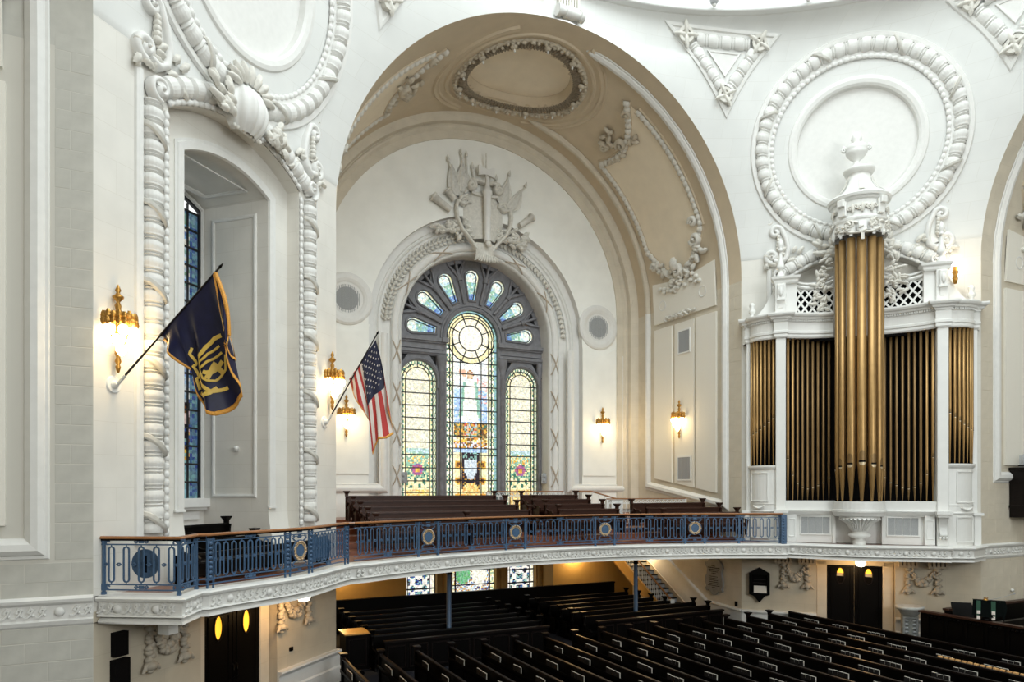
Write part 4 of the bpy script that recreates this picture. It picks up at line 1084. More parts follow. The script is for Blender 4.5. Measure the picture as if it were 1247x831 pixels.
for k, (x0, z0, x1, z1) in enumerate([(-1.2, 12.6, -1.62, 13.85), (-.85, 12.7, -1.05, 14.25), (-.75, 12.7, -.82, 14.2), (-.45, 12.8, -.55, 13.75), (.45, 12.8, .55, 13.45), (.85, 12.6, 1.18, 13.75), (1.2, 12.2, 1.95, 13.4)]):
    r_ = MB(); r_.tube([(x0, yb(.25), z0), (x1, yb(.3), z1 - .25)], .035, 6); r_.tube([(x1, yb(.3), z1 - .28), (x1, yb(.3), z1 - .2), (x1 + (x1 - x0) * .1, yb(.3), z1)], [.06, .07, .01], 6); r_.obj('flag_staff', M_orn, tc_)
for (x0, z0, x1, z1) in [(-1.25, 12.2, -1.5, 13.45), (-1.0, 12.4, -1.0, 13.6), (.9, 12.2, 1.1, 13.3), (1.25, 12.0, 1.75, 13.0), (-.9, 12.6, -.85, 13.3)]:
    q = MB(OB); rows = []
    for i in range(8):
        t = i / 7; w_ = .05 + .30 * sin(pi * .55 * t) * 1.0; cxx = x1 + (x0 - x1) * t; cz2 = z1 + (z0 - z1) * t
        rows.append([OB(cxx + w_ * (2 * j / 8 - 1) * (1 if t < .95 else .5), cz2, .25 + .07 * cos(j * pi / 1.3) + .1 * sin(pi * j / 8)) for j in range(9)])
    q.grid(rows); q.obj('furled_flag', M_orn, tc_)
for (x, z, a, L_) in [(-1.55, 11.55, radians(150), .9), (1.65, 11.4, radians(38), .8), (-1.35, 12.0, radians(135), .5)]:
    q = MB(); d = Vector((cos(a), 0, sin(a))); c = Vector((x, yb(.35), z))
    q.tube([c, c + d * L_ * .9, c + d * L_ * .9, c + d * L_, c + d * L_ * 1.0], [.12, .15, .19, .19, .1], 12); q.obj('cannon_barrel', M_orn, tc_)
r_ = MB(OB); rr_ = random.Random(8)
for sg in (-1, 1):
    for k in range(34):
        t = rr_.random(); x = sg * (.35 + 1.75 * t); z = 10.95 - .1 * t + rr_.uniform(-.30, .35) - .12 * t
        r_.leaf(x, z, .08, rr_.uniform(.22, .4), .17, (0 if sg > 0 else pi) + rr_.uniform(-.9, .9) - sg * .3, .18)
    for k in range(12): r_.blob(sg * rr_.uniform(.4, 1.7), 10.9 + rr_.uniform(-.25, .2), .2, .08, .08, .09)
r_.obj('oak_leaves', M_orn, tc_)
r_ = MB(OB)
rows = []
for i in range(9):
    t = i / 8; z = 10.35 - .75 * t; hw = .55 - .12 * sin(pi * t) - .05 * t
    rows.append([OB(hw * (2 * j / 12 - 1), z, .35 + .25 * sin(pi * j / 12) * (.6 + .4 * t)) for j in range(13)])
r_.grid(rows)
for k in range(9): r_.leaf(-.36 + .09 * k, 9.82, .55, .30, .12, -pi / 2 + (k - 4) * .13, .08)
r_.blob(0, 10.25, .75, .14, .14, .08)
r_.obj('keystone_shell', M_orn, tc_)
# ---- end wall: roundels and framed panels
for sg in (-1, 1):
    pl = thing('wall_roundel', ('round vent roundel on the end wall right of the great window' if sg > 0 else 'round vent roundel on the end wall left of the great window, cut by the pier'), 'roundel', None, 'end wall roundels')
    c = (sg * 5.81, 7.42)
    r_ = MB(BF); r_.mould(arc(*c, .80, 0, 360, 40)[:-1], [(-.24, .0), (-.22, .05), (-.14, .09), (0, .09), (.1, .06), (.16, .03), (.34, .02), (.36, 0)], closed=True, capends=False); r_.obj('ring_moulding', M_plas, pl)
    r_ = MB(BF); r_.mould(arc(*c, .3, 0, 360, 30)[:-1], [(-.29, .02), (.28, .02)], closed=True, capends=False)
    for k in range(15): 
        x = -.5 + k * .071; hh = sqrt(max(0, .55 ** 2 - x * x)); r_.box(c[0] + x - .012, c[0] + x + .012, c[1] - hh, c[1] + hh, .02, .04)
    r_.obj('grille_cloth', M_mesh, pl)
    fr2 = thing('framed_wall_panel', ('tall framed panel on the end wall ' + ('right' if sg > 0 else 'left') + ' of the great window'), 'panel', None, 'end wall panels')
    x0, x1 = sorted((sg * 4.42, sg * 7.18)); 
    r_ = MB(BF)
    top = 6.2
    pth = [(x0, top), (x0, .05), (x1, .05), (x1, top)] 
    r_.mould(pth, [(-.26, 0), (-.24, .05), (-.16, .11), (-.08, .12), (0, .09), (.05, .05), (.1, .05), (.12, .0)]); r_.obj('bolection_frame', M_plas, fr2)
    r_ = MB(BF); xa, xb = sorted((sg * 4.95, sg * 6.72)); 
    al = math.degrees(math.asin(.885 / 1.35))
    o = [(xa, .55), (xb, .55), (xb, 6.35)] + arc(c[0], c[1], 1.28, -46, -134, 12) + [(xa, 6.35)]
    r_.slab(o, [], 0, .05); r_.obj('raised_field', M_wallN, fr2)
# ================================================= NICHE WINDOW (left pier)
nw_ = thing('niche_window', 'narrow stained glass window deep in the left wall niche', 'window', F_NW)
G0 = G
G = lambda x, z, p: (x, 2.56 - p, z)
def col_n(x, z):
    ax = abs(x); rr = hypot(x, z - 4.66)
    if ax > 1.0 or (z > 7 and rr > 2.6): return mix(DBL, TEAL, rnd.random() * .7)
    if z > 7: return mix(BLU, GRN, rnd.random())
    if z > 5.2: return rnd.choice([BLU, TEAL, GRN, mix(DBL, BLU, .5), SKY, WHT])
    if z > 4.3: return mix(SKY, GRY, rnd.random())
    if z > 3.6: return rnd.choice([ORG, BRN, CRM, YEL, TEAL])
    if z > 2.3: return mix(BLU, WHT, rnd.random())
    if z > 1.5: return rnd.choice([PNK, BRN, DBL, GRY, DK])
    if z > .7: return rnd.choice([DBL, DK, BRN, ORG, TEAL])
    if ax < .75 and .05 < z: return rnd.choice([DK, YEL, CRM, WHT]) if abs(ax - .55) < .14 else (DK if abs(ax - .95) > .1 else CRM)
    return mix(TEAL, BLU, rnd.random() * .5)
inN = lambda x, z: abs(x) < 1.34 and (z < 7.3 or hypot(x, z - 4.66) < 2.98)
zz = [-.3] + [.15 + .47 * k for k in range(16)]
for a, b in zip(zz, zz[1:]):
    for c_, d_ in ((-1.34, -.9), (-.9, 0), (0, .9), (.9, 1.34)): pane(nw_, inN, c_, d_, a, b, col_n, 0, cell=.09, m_=M_glassd)
r_ = MB(G)
for z in zz[1:]:
    hw = min(1.34, sqrt(max(0, 2.98 ** 2 - (z - 4.66) ** 2))) if z > 5 else 1.34
    if hw > .2: hbar(-hw, hw, z, .025)
for x in (-.9, 0, .9): vbar(x, -.3, 7.4, .02)
r_.mould(archpath(1.30, -.3, 4.66, 2.95)[::-1], [(-.04, .05), (-.04, .12), (.04, .12), (.04, .05)])
r_.obj('glazing_bars', M_lead, nw_)
G = G0
# ================================================= GALLERY FRONT
GR = 15.45; GC = -2.3
def gpt(x): return Vector((x, GC + sqrt(GR * GR - x * x)))
def pl_(F, a, w_): v = F @ Vector((a, -w_, 0)); return Vector((v.x, v.y))
NWp = lambda a, w_: pl_(F_NW, a, w_)
NEp = lambda a, w_: pl_(F_NE, a, w_)
def bulge(a0, a1, w0, w1, n, F, amp=.33):
    out = []
    for i in range(n + 1):
        t = i / n; a = a0 + (a1 - a0) * t; out.append(pl_(F, a, w0 + (w1 - w0) * t + amp * (1 - cos(2 * pi * t)) / 2))
    return out
W0 = NWp(-3.77, 0.0); W1 = NWp(-3.40, 1.46); W2 = NWp(-2.66, 1.16); W3 = NWp(-2.55, 1.31)
bl = bulge(-2.55, 2.28, 1.31, 1.44, 24, F_NW)
arcN = [gpt(-7.72 + 15.3 * i / 40) for i in range(41)]
br_ = bulge(-2.62, 2.65, 1.34, 1.31, 24, F_NE)
E2 = NEp(2.70, 1.16); E1 = NEp(3.40, 1.0); E0 = NEp(3.98, 0.0)
line = [W0, W1, W2] + bl + arcN[1:] + br_ + [E2, E1, E0]
path = [(p.x, p.y) for p in line]
PM = lambda x, z, p: (x, z, p)      # plan coordinates: path in x/y, profile height as p
# cornice with frieze: travel left to right, room is on the RIGHT (negative r)
r_ = MB(PM)
cp = [(.3, GF), (-.02, GF), (-.16, GF - .02), (-.19, GF - .05), (-.17, GF - .10), (-.12, GF - .115), (-.10, GF - .13), (-.10, GF - .345), (-.14, GF - .36), (-.15, GF - .385), (-.05, GF - .40), (0.0, GF - .41), (-.06, GF - .43), (-.11, GF - .47), (-.12, GF - .52), (.10, GF - .53), (.3, GF - .53)]
r_.mould(path, cp, smooth=False, capends=True)
r_.fc = [tuple(reversed(f)) for f in r_.fc]
struct('trim_10', r_, M_plas)
# running scroll ornament in the frieze, as a thing per stretch
def along(pts):
    L = [0]
    for a, b in zip(pts, pts[1:]): L.append(L[-1] + (b - a).length)
    def f(d):
        d = max(0, min(L[-1] - 1e-6, d)); i = 0
        while i < len(L) - 2 and L[i + 1] < d: i += 1
        t = (d - L[i]) / max(1e-9, L[i + 1] - L[i]); q = pts[i].lerp(pts[i + 1], t); tg = (pts[i + 1] - pts[i]).normalized(); return q, tg
    return f, L[-1]
def frieze(parent, pts, off, zc_, hgt=.08, step=.155, ros=.95):
    f, L = along(pts)
    n = max(1, int(L / step)); q = MB(PM); nr = max(1, round(L / ros)); rosd = [L * (k + .5) / nr for k in range(nr)]
    for i in range(n):
        d = (i + .5) * L / n
        if min(abs(d - x) for x in rosd) < .12: continue
        c, tg = f(d); nm = Vector((tg.y, -tg.x))
        def F2(u, v, p, c=c, tg=tg, nm=nm): qq = c + tg * u + nm * (off + p); return (qq.x, qq.y, zc_ + v)
        q.f = F2
        pth = [(-step * .55, -hgt), (-step * .25, -hgt * .9), (step * .05, -hgt * .2), (step * .25, hgt * .7), (0, hgt), (-step * .2, hgt * .35), (-step * .02, hgt * .05)]
        q.mould(pth, [(.022, 0), (.014, .04), (-.014, .04), (-.022, 0)]); q.blob(step * .22, -hgt * .55, .0, .03, .03, .03, nu=5, nv=3)
    for d in rosd:
        c, tg = f(d); nm = Vector((tg.y, -tg.x))
        def F2(u, v, p, c=c, tg=tg, nm=nm): qq = c + tg * u + nm * (off + p); return (qq.x, qq.y, zc_ + v)
        q.f = F2; q.blob(0, 0, .01, .085, .085, .045, nu=10, nv=5, ridge=.05)
    o_ = q.obj('running_scroll', M_plas, parent); o_['kind'] = 'stuff'; return o_
gt = thing('gallery_frieze', 'white running scroll frieze along the curved gallery front', 'frieze')
for pts in ([W0, W1], [W1, W2], bl, arcN, br_, [E2, E1]): frieze(gt, pts, .105, GF - .24)
# belt courses on the jambs
for nm, x0, x1, ya in (('11', -17.5, -A - .0, H), ('12', A + .0, 17.5, H)):
    r_ = MB(lambda x, z, p: (x, ya - p, z)); r_.mould([(x0, GF - .24), (x1, GF - .24)], [(-.28, 0), (-.24, .03), (-.17, .05), (-.14, .02), (.12, .02), (.13, .06), (.17, .09), (.22, .1), (.26, .02), (.27, 0)]); struct('trim_' + nm, r_, M_plas)
    t = thing('belt_frieze', 'running scroll band on the stone jamb ' + ('left of' if x0 < 0 else 'right of') + ' the gallery', 'frieze')
    frieze(t, [Vector((x0, ya)), Vector((x1, ya))], .02, GF - .25, step=.17)
# floor of the gallery and the dark void below
def polyprism(mb, pts, z0, z1):
    loops = [[Vector((p.x, p.y, 0)) for p in pts]]; tri = geometry.tessellate_polygon(loops)
    n = len(pts); V = [(p.x, p.y, z1) for p in pts] + [(p.x, p.y, z0) for p in pts]
    F = []
    for t in tri:
        a, b, c = (loops[0][i] for i in t)
        if (b - a).cross(c - a).z < 0: t = (t[0], t[2], t[1])
        F.append(tuple(t)); F.append((t[0] + n, t[2] + n, t[1] + n))
    mb.add(V, F, False)
fl = line[1:-1]
inner = [Vector((q.x, q.y)) for q in fl]
r_ = MB(); poly = [W0] + inner + [E0, Vector((A, H)), Vector((H, A)), Vector((H, 14.2)), Vector((-H, 14.2)), Vector((-H, A)), Vector((-A, H))]
polyprism(r_, poly, GF - .5, GF - .015); struct('floor_gallery', r_, M_parq)
r_ = MB(); r_.wbox(-2.2 + 0, 2.2, 0, 2.5, GF - .1, GF); struct('floor_niche', r_, M_parq, F_NW)
# raked floor of the transept gallery
steps = [(13.6, -1.90), (14.55, -1.72), (15.5, -1.56), (16.47, -1.40), (17.44, -1.24), (18.4, -1.15)]
for k, (y, z) in enumerate(steps):
    y2 = steps[k + 1][0] if k < 5 else YB + 1.0
    r_ = MB(); x1 = 7.7
    if k >= 3: x1 = 3.0 if k < 5 else 7.7
    r_.wbox(-7.7, x1, y, y2, GF - .3, z); struct('floor_step', r_, M_parq)
r_ = MB(); r_.wbox(-7.7, 7.7, 13.5, 15.6, GF - .55, GF - .3); r_.wbox(-7.7, 5.9, 15.6, YB + 1.2, GF - .55, GF - .3); struct('ceiling_gallery', r_, M_vault)
# ================================================= BALUSTRADE
bal = thing('gallery_balustrade', 'blue wrought iron balustrade with wooden handrail along the gallery front', 'balustrade')
def place(p, tg, z=GF): return Matrix.Translation((p.x, p.y, z)) @ Matrix.Rotation(atan2(tg.y, tg.x), 4, 'Z')
q = MB()
def stadium(hw, z0, z1, n=6): return [(hw * cos(pi * i / n), z1 - hw + hw * sin(pi * i / n)) for i in range(n + 1)] + [(hw * cos(pi + pi * i / n), z0 + hw + hw * sin(pi + pi * i / n)) for i in range(n + 1)]
q.mould(stadium(.052, .235, .885), [(-.013, -.012), (-.013, .012), (.013, .012), (.013, -.012)], closed=True, capends=False)
q.tube([(0, 0, .885), (0, 0, .93)], .012, 5); q.tube([(0, 0, .19), (0, 0, .235)], .012, 5)
LOOP = q.mesh('oval_loop', M_iron)
q = MB(); q.mould(arc(0, .56, .026, 0, 360, 10)[:-1], [(-.009, -.014), (-.009, .014), (.009, .014), (.009, -.014)], closed=True, capends=False)
q.box(-.052, -.025, .550, .570, -.008, .008); q.box(.025, .052, .550, .570, -.008, .008); RING = q.mesh('ring_link', M_iron)
q = MB(); q.box(-.022, .022, 0, 1.03, -.022, .022); q.box(-.032, .032, 0, .05, -.032, .032)
for z in (.965, .14):
    for sg in (-1, 1): q.mould(arc(sg * .07, z, .04, 0, 300, 8), [(-.01, -.012), (-.01, .012), (.01, .012), (.01, -.012)])
q.add([(-.12, 0, 1.03), (.12, 0, 1.03), (.03, 0, .93), (-.03, 0, .93)], [(0, 3, 2, 1)]); q.box(-.11, .11, 1.0, 1.035, -.015, .015); q.box(-.06, .06, .10, .17, -.014, .014)
POST = q.mesh('post', M_iron)
q = MB()
for sg in (-1, 1): q.box(sg * .075 - .012, sg * .075 + .012, 0, 1.03, -.02, .02)
for k in range(8): q.blob(0, .22 + .095 * k, 0, .045, .042, .045, nu=8, nv=5)
q.box(-.1, .1, .95, .975, -.02, .02); q.box(-.1, .1, .155, .18, -.02, .02); q.box(-.12, .12, 1.0, 1.035, -.02, .02)
DPOST = q.mesh('bead_post', M_iron)
q = MB(); 
for z in (.985, .14):
    q.box(-.14, .14, z - .008, z + .008, -.01, .01)
    for sg in (-1, 1): q.mould(arc(sg * .10, z, .028, 0, 360, 8)[:-1], [(-.008, -.01), (-.008, .01), (.008, .01), (.008, -.01)], closed=True, capends=False)
    q.box(-.05, .05, z - .03, z + .03, -.012, .012)
SCR = q.mesh('scroll_link', M_iron)
q = MB()
q.mould(arc(0, .56, .235, 0, 360, 32)[:-1], [(-.012, -.015), (-.012, .02), (.012, .02), (.012, -.015)], closed=True, capends=False)
for z in (.85, .27): q.box(-.26, .26, z + (.04 if z > .5 else -.04) - .008, z + (.04 if z > .5 else -.04) + .008, -.01, .01)
for sx in (-1, 1):
    for sz in (-1, 1):
        q.mould([(sx * .25, .56 + sz * .3), (sx * .2, .56 + sz * .25), (sx * .14, .56 + sz * .22)], [(-.012, -.012), (-.012, .012), (.012, .012), (.012, -.012)]); q.blob(sx * .2, .56 + sz * .33, 0, .03, .03, .02, nu=6, nv=4)
q.box(-.08, .08, .97, 1.0, -.012, .012); q.blob(0, .88, 0, .09, .04, .02); q.box(-.06, .06, .12, .16, -.012, .012)
MFR = q.mesh('medallion_frame', M_iron)
q = MB(); rr_ = random.Random(6)
for k in range(40):
    a = 2 * pi * k / 40
    if min(abs(a - pi / 2), abs(a - 3 * pi / 2)) < .13: continue
    q.blob(.2 * cos(a) + rr_.uniform(-.012, .012), .56 + .2 * sin(a) + rr_.uniform(-.012, .012), .02, .036, .02, .028, a + (.6 if k % 2 else -.6), nu=6, nv=4)
WRE = q.mesh('wreath', M_silver)
q = MB(); oc = [(.165 * cos(radians(22.5 + 45 * k)), .56 + .165 * sin(radians(22.5 + 45 * k))) for k in range(8)]; q.slab(oc, [], -.012, .012); q.slab([(x * .82, .56 + (z - .56) * .82) for x, z in oc], [], .012, .018); OCT = q.mesh('octagon_plate', M_iron)
q = MB(); q.mould(oc, [(-.012, -.01), (-.012, .026), (.008, .026), (.008, -.01)], closed=True, capends=False); OCR = q.mesh('octagon_rim', M_lip)
def bay(pts, n, med=False, first=False):
    f, L = along(pts); st = L / n
    for k in range(n + 1):
        p, tg = f(st * k if 0 < k < n else (0.0 if k == 0 else L))
        if 0 < k < n or True: link('ring_link', RING, bal, place(*f(min(L - .03, max(.03, st * k)))))
        if k < n: link('oval_loop', LOOP, bal, place(*f(st * (k + .5))))
    link('scroll_link', SCR, bal, place(*f(L / 2)))
def rails(pts):
    P2 = [(p.x, p.y) for p in pts]
    for z in (.93, .19, .09):
        q = MB(PM); q.mould(P2, [(-.014, GF + z - .012), (-.014, GF + z + .012), (.014, GF + z + .012), (.014, GF + z - .012)]); q.obj('iron_rail', M_iron, bal)
def medal(a, b, fn):
    pa, ta = fn(a); pb, tb = fn(b); c = pa.lerp(pb, .5); tg = (pb - pa).normalized(); mx_ = place(c, tg); s = (pb - pa).length / .60
    link('medallion_frame', MFR, bal, mx_); w_ = link('wreath', WRE, bal, mx_); w_['label'] = 'gilded leaf wreath'; link('octagon_plate', OCT, bal, mx_); link('octagon_rim', OCR, bal, mx_)
# bays: west wing
rails([W0, W1, W2, W3]); rails(bl); 
for p, tg in ((W0.lerp(W1, .03), W1 - W0), (W1, W1 - W0), (W2, W2 - W1)): link('post', POST, bal, place(p, tg))
bay([W0.lerp(W1, .03), W1], 5); bay([W1, W2.lerp(W1, .06)], 3)
fb, LB = along(bl)
def bsub(fn, d0, d1, n=8): return [fn(d0 + (d1 - d0) * i / n)[0] for i in range(n + 1)]
link('bead_post', DPOST, bal, place(*fb(.09)))
d1 = 2.07; d2 = 2.9
link('bead_post', DPOST, bal, place(*fb(d1))); link('bead_post', DPOST, bal, place(*fb(d2))); link('bead_post', DPOST, bal, place(*fb(LB - .05)))
bay(bsub(fb, .18, d1 - .1), 9); medal(d1 + .08, d2 - .08, fb); bay(bsub(fb, d2 + .1, LB - .15), 9)
# north arc
AN = [gpt(x) for x in [-7.72 + 15.3 * i / 60 for i in range(61)]]; fa, LA = along(AN); rails(AN)
def dist_at_x(x):
    lo, hi = 0, LA
    for _ in range(40):
        md_ = (lo + hi) / 2
        if fa(md_)[0].x < x: lo = md_
        else: hi = md_
    return lo
xs_m = [(-5.636, -4.959), (-2.449, -1.727), (.992, 1.728), (4.344, 5.043)]; prev = .08
for a, b in xs_m:
    da, db = dist_at_x(a), dist_at_x(b)
    link('post', POST, bal, place(*fa(da))); link('post', POST, bal, place(*fa(db))); medal(da, db, fa)
    bay(bsub(fa, prev, da - .0), 10 if prev < .1 else 11); prev = db
dl = LA - .12; bay(bsub(fa, prev, dl), 11); link('bead_post', DPOST, bal, place(*fa(dl + .08))); link('post', POST, bal, place(*fa(dist_at_x(6.2))))
q = MB(); q.wbox(-.02, .16, -.12, .12, 0, 1.03); 
for k in range(9): q.blob(.05, .1 + .1 * k, .13, .035, .04, .02, nu=6, nv=4)
q.obj('end_pier', M_iron, bal, place(*fa(LA - .05)))
# hand rail
for pts in ([W0, W1, W2, W3] + bl[1:] + [gpt(-7.7)], AN):
    q = MB(PM); q.mould([(p.x, p.y) for p in pts], [(-.055, GF + 1.035), (-.06, GF + 1.06), (-.04, GF + 1.085), (.04, GF + 1.085), (.06, GF + 1.06), (.055, GF + 1.035)]); q.obj('handrail', M_rail, bal)
    q = MB(PM); q.mould([(p.x, p.y) for p in pts], [(-.03, GF + 1.0), (-.03, GF + 1.036), (.03, GF + 1.036), (.03, GF + 1.0)]); q.obj('rail_bar', M_blackw, bal)
# blue plates seen through the first bays
mid = W0.lerp(W1, .53); mx_ = place(mid, W1 - W0); 
q = MB(lambda x, z, p: (x, .10 - p, z)); q.slab(arc(0, .57, .27, 0, 360, 36)[:-1], [[(-.035, .40), (-.035, .72), (.035, .72), (.035, .40)][::1]], 0, .02); tag(q.obj('blue_disc', M_iron, None, mx_), 'round blue metal disc with a slot standing behind the first railing bay', 'disc')
q = MB(lambda x, z, p: (x, .125 - p, z)); q.box(-.045, .045, .38, .74, -.02, -.005); q.obj('dark_slot', M_black, bpy.data.objects['blue_disc'])
q = MB(lambda x, z, p: (x, .08 - p, z)); q.slab([(-.5, .30), (.5, .30), (.5, .80), (-.5, .80)], [], 0, .02); q.obj('back_plate', M_iron, bal, place(*fb(d2 + .55)))
# ================================================= PEWS
def pew_kit(name, L, backh=1.0, wood=M_wood, post=True, label=None, group=None, mtx=None, ends=(1, 1), front_panel=False, depth=.55, rack=False, panels=True):
    """pew running along local +x, people face local -y; origin at floor, at the left end, at the back plane (y=0)"""
    t = thing('pew', label, 'pew', mtx, group)
    q = MB(lambda x, z, p: (x, -p, z))
    q.box(0, L, .40, .45, .05, depth); q.box(0, L, .45, .47, .07, depth - .03); q.obj('seat', wood, t)
    q = MB(); rows = []
    q.wbox(0.02, L - .02, -.03, .0, .10, backh - .04)
    if panels:
        n = max(2, int(L / .9))
        for k in range(n):
            x0 = .05 + (L - .1) * k / n; x1 = .05 + (L - .1) * (k + 1) / n
            q.wbox(x0 + .05, x1 - .05, 0.0, .012, .2, backh - .2)
    q.obj('backrest', wood, t)
    q = MB(); q.add([(0, -.06, backh - .05), (L, -.06, backh - .05), (L, .05, backh - .05), (0, .05, backh - .05), (0, -.05, backh), (L, -.05, backh), (L, .03, backh), (0, .03, backh)], [(0, 3, 2, 1), (0, 1, 5, 4), (1, 2, 6, 5), (2, 3, 7, 6), (3, 0, 4, 7), (4, 5, 6, 7)]); q.obj('top_rail', wood, t)
    if rack:
        q = MB(); q.wbox(.1, L - .1, .0, .10, backh - .42, backh - .40); q.wbox(.1, L - .1, .09, .10, backh - .42, backh - .30); q.obj('book_rack', wood, t)
    for k, e in enumerate(ends):
        if not e: continue
        x = 0 if k == 0 else L
        q = MB(lambda u, z, p: (x - .03 + p, u, z))
        o = [(.06, 0), (.06, backh), (-.06, backh), (-.09, .80), (-.14, .68), (-.30, .62), (-.50, .62), (-.58, .55), (-.54, .42), (-.50, .1), (-.52, 0)]
        q.slab(o[::-1], [], 0, .06); 
        q.f = lambda u, z, p: (x + p, u, z)
        ep = q.obj('end_panel', wood, t)
        if post:
            q = MB(); q.wbox(x - .05, x + .05, -.05, .05, backh - .02, backh + .06)
            s = .05; z0 = backh + .06; z1 = backh + .14; b = .095
            q.add([(x - s, -s, z0), (x + s, -s, z0), (x + s, s, z0), (x - s, s, z0), (x - b, -b, z1), (x + b, -b, z1), (x + b, b, z1), (x - b, b, z1)], [(0, 1, 5, 4), (1, 2, 6, 5), (2, 3, 7, 6), (3, 0, 4, 7), (4, 5, 6, 7), (0, 3, 2, 1)])
            q.wbox(x - .10, x + .10, -.10, .10, z1, z1 + .03)
            q.lathe([(.03, -.36), (.055, -.33), (.055, -.28), (.03, -.24), (.035, -.1), (.05, -.02)], c=(x, -.1, backh), n=8); q.obj('post_cap', wood, t)
    return t
ORD = ['front', 'second', 'third', 'fourth', 'fifth', 'sixth', 'seventh', 'eighth', 'ninth', 'tenth', 'eleventh', 'twelfth', 'thirteenth', 'fourteenth', 'fifteenth', 'sixteenth', 'seventeenth']
# gallery pews in the north arm: rows 1 (rear) .. 5 (front), backs towards the window, seen from the front
rowd = [(24.4, -.274), (23.44, -.43), (22.47, -.59), (21.5, -.749), (20.53, -.91)]
for k, (d, zt) in enumerate(rowd):
    y = -7.242 + d; z0 = zt - .86
    o = 4 - k
    pew_kit('pew', 5.6 if k < 4 else 2.9, .86, M_wood2, mtx=frame(-6.55, y, 0, z0), label='brown gallery pew in the left block, %s row from the railing' % ORD[o], group='gallery pews in the transept')
    if k < 4: pew_kit('pew', 2.45, .86, M_wood2, mtx=frame(.20, y, 0, z0), label='brown gallery pew in the middle block, %s row from the railing' % ORD[o], group='gallery pews in the transept')
    if k >= 2: pew_kit('pew', 3.5, .86, M_wood2, mtx=frame(3.98, y, 0, z0), label='brown gallery pew in the right block, %s row from the railing' % ORD[o], group='gallery pews in the transept')
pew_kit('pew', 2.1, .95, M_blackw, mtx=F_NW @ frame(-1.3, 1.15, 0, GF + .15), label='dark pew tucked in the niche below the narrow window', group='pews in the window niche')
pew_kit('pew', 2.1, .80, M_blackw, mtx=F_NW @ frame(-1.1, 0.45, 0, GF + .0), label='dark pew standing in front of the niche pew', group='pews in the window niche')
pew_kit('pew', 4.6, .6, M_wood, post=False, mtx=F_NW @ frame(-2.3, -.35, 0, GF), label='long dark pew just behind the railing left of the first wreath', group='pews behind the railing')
# white lattice balustrades round the stair well at the back
def lattice(label, a, b, z0, z1, parts=24):
    t = thing('white_balustrade', label, 'balustrade', None, 'white balustrades in the gallery')
    L = (Vector(b) - Vector(a)).length; tg = Vector((b[0] - a[0], b[1] - a[1])); mxx = Matrix.Translation((a[0], a[1], 0)) @ Matrix.Rotation(atan2(tg.y, tg.x), 4, 'Z')
    q = MB(); q.box(0, L, z1 - .04, z1, -.04, .04); q.obj('handrail', M_rail, t, mxx)
    q = MB(); n = max(2, int(L / .2))
    for k in range(n):
        x0 = L * k / n; x1 = L * (k + 1) / n; xm = (x0 + x1) / 2
        q.tube([(x0, 0, z0 + .1), (xm, 0, z1 - .22)], .012, 4, False); q.tube([(x1, 0, z0 + .1), (xm, 0, z1 - .22)], .012, 4, False); q.tube([(x0, 0, z1 - .2), (xm, 0, z1 - .08)], .014, 4, False); q.tube([(x1, 0, z1 - .2), (xm, 0, z1 - .08)], .014, 4, False)
        q.mould(arc(xm, z1 - .14, .05, 0, 360, 8)[:-1], [(-.012, -.012), (-.012, .012), (.012, .012), (.012, -.012)], closed=True, capends=False)
    q.box(0, L, z0 + .08, z0 + .1, -.015, .015); q.box(0, L, z1 - .22, z1 - .2, -.015, .015); q.box(0, L, z1 - .07, z1 - .05, -.015, .015)
    for x in (0, L): q.box(x - .04, x + .04, z0, z1 - .04, -.04, .04)
    q.obj('lattice', M_case, t, mxx)
lattice('white lattice balustrade at the foot of the great window behind the pews', (-.6, 18.6), (2.9, 18.6), -1.15, -.13)
lattice('white lattice balustrade behind the right hand gallery pews', (3.5, 16.2), (7.4, 16.2), -1.5, -.42)
# sloping stair rail in the gallery
t = thing('stair_balustrade', 'sloping white stair rail with wooden handrail in the gallery', 'balustrade')
P0, P1, P2 = (3.4, 18.6, -.13), (4.6, 18.6, -.13), (4.0, 16.6, -.45)
q = MB(); q.tube([(3.0, 18.0, -.14), (3.9, 18.0, -.14), (4.4, 16.9, -.44), (5.2, 16.9, -.46)], .035, 6); q.obj('handrail', M_rail, t)
q = MB()
for k in range(12):
    x = 3.0 + 1.45 * k / 11; zt = -.14 if x < 3.9 else -.14 - (x - 3.9) / .5 * .3; y = 18.0 if x < 3.9 else 18.0 - (x - 3.9) / .5 * 1.1
    q.tube([(x, y, -1.4), (x, y, zt)], .014, 4, False); q.mould([(0, 0), (1, 0)], [(0, 0)]) if 0 else None
q.obj('balusters', M_case, t)
t = thing('newel_post', 'white panelled newel post at the foot of the gallery stair rail', 'post', frame(4.0, 16.3, 0, -1.5)); q = MB(); q.bbox(-.28, .28, 0, 1.03, -.1, .1, .01)
q.obj('shaft', M_case, t); q = MB(); q.f = lambda x, z, p: (x, -.1 - p, z); q.mould([(-.2, .1), (.2, .1), (.2, .9), (-.2, .9)], [(-.02, 0), (-.01, .02), (.01, .02), (.02, 0)], closed=True, capends=False); q.obj('panel_moulding', M_case, t)
# ================================================= PIPE ORGAN on the north-east pier (local frame: x right, -y towards the room)
org = thing('pipe_organ', 'large pipe organ with gold pipes in a white classical case', 'organ', F_NE)
OF = lambda x, z, p: (x, -p, z)
PP = lambda x, z, p: (x, -z, p)       # plan coordinates (a, w), p = height
def opart(name, mb, m): return mb.obj(name, m, org)
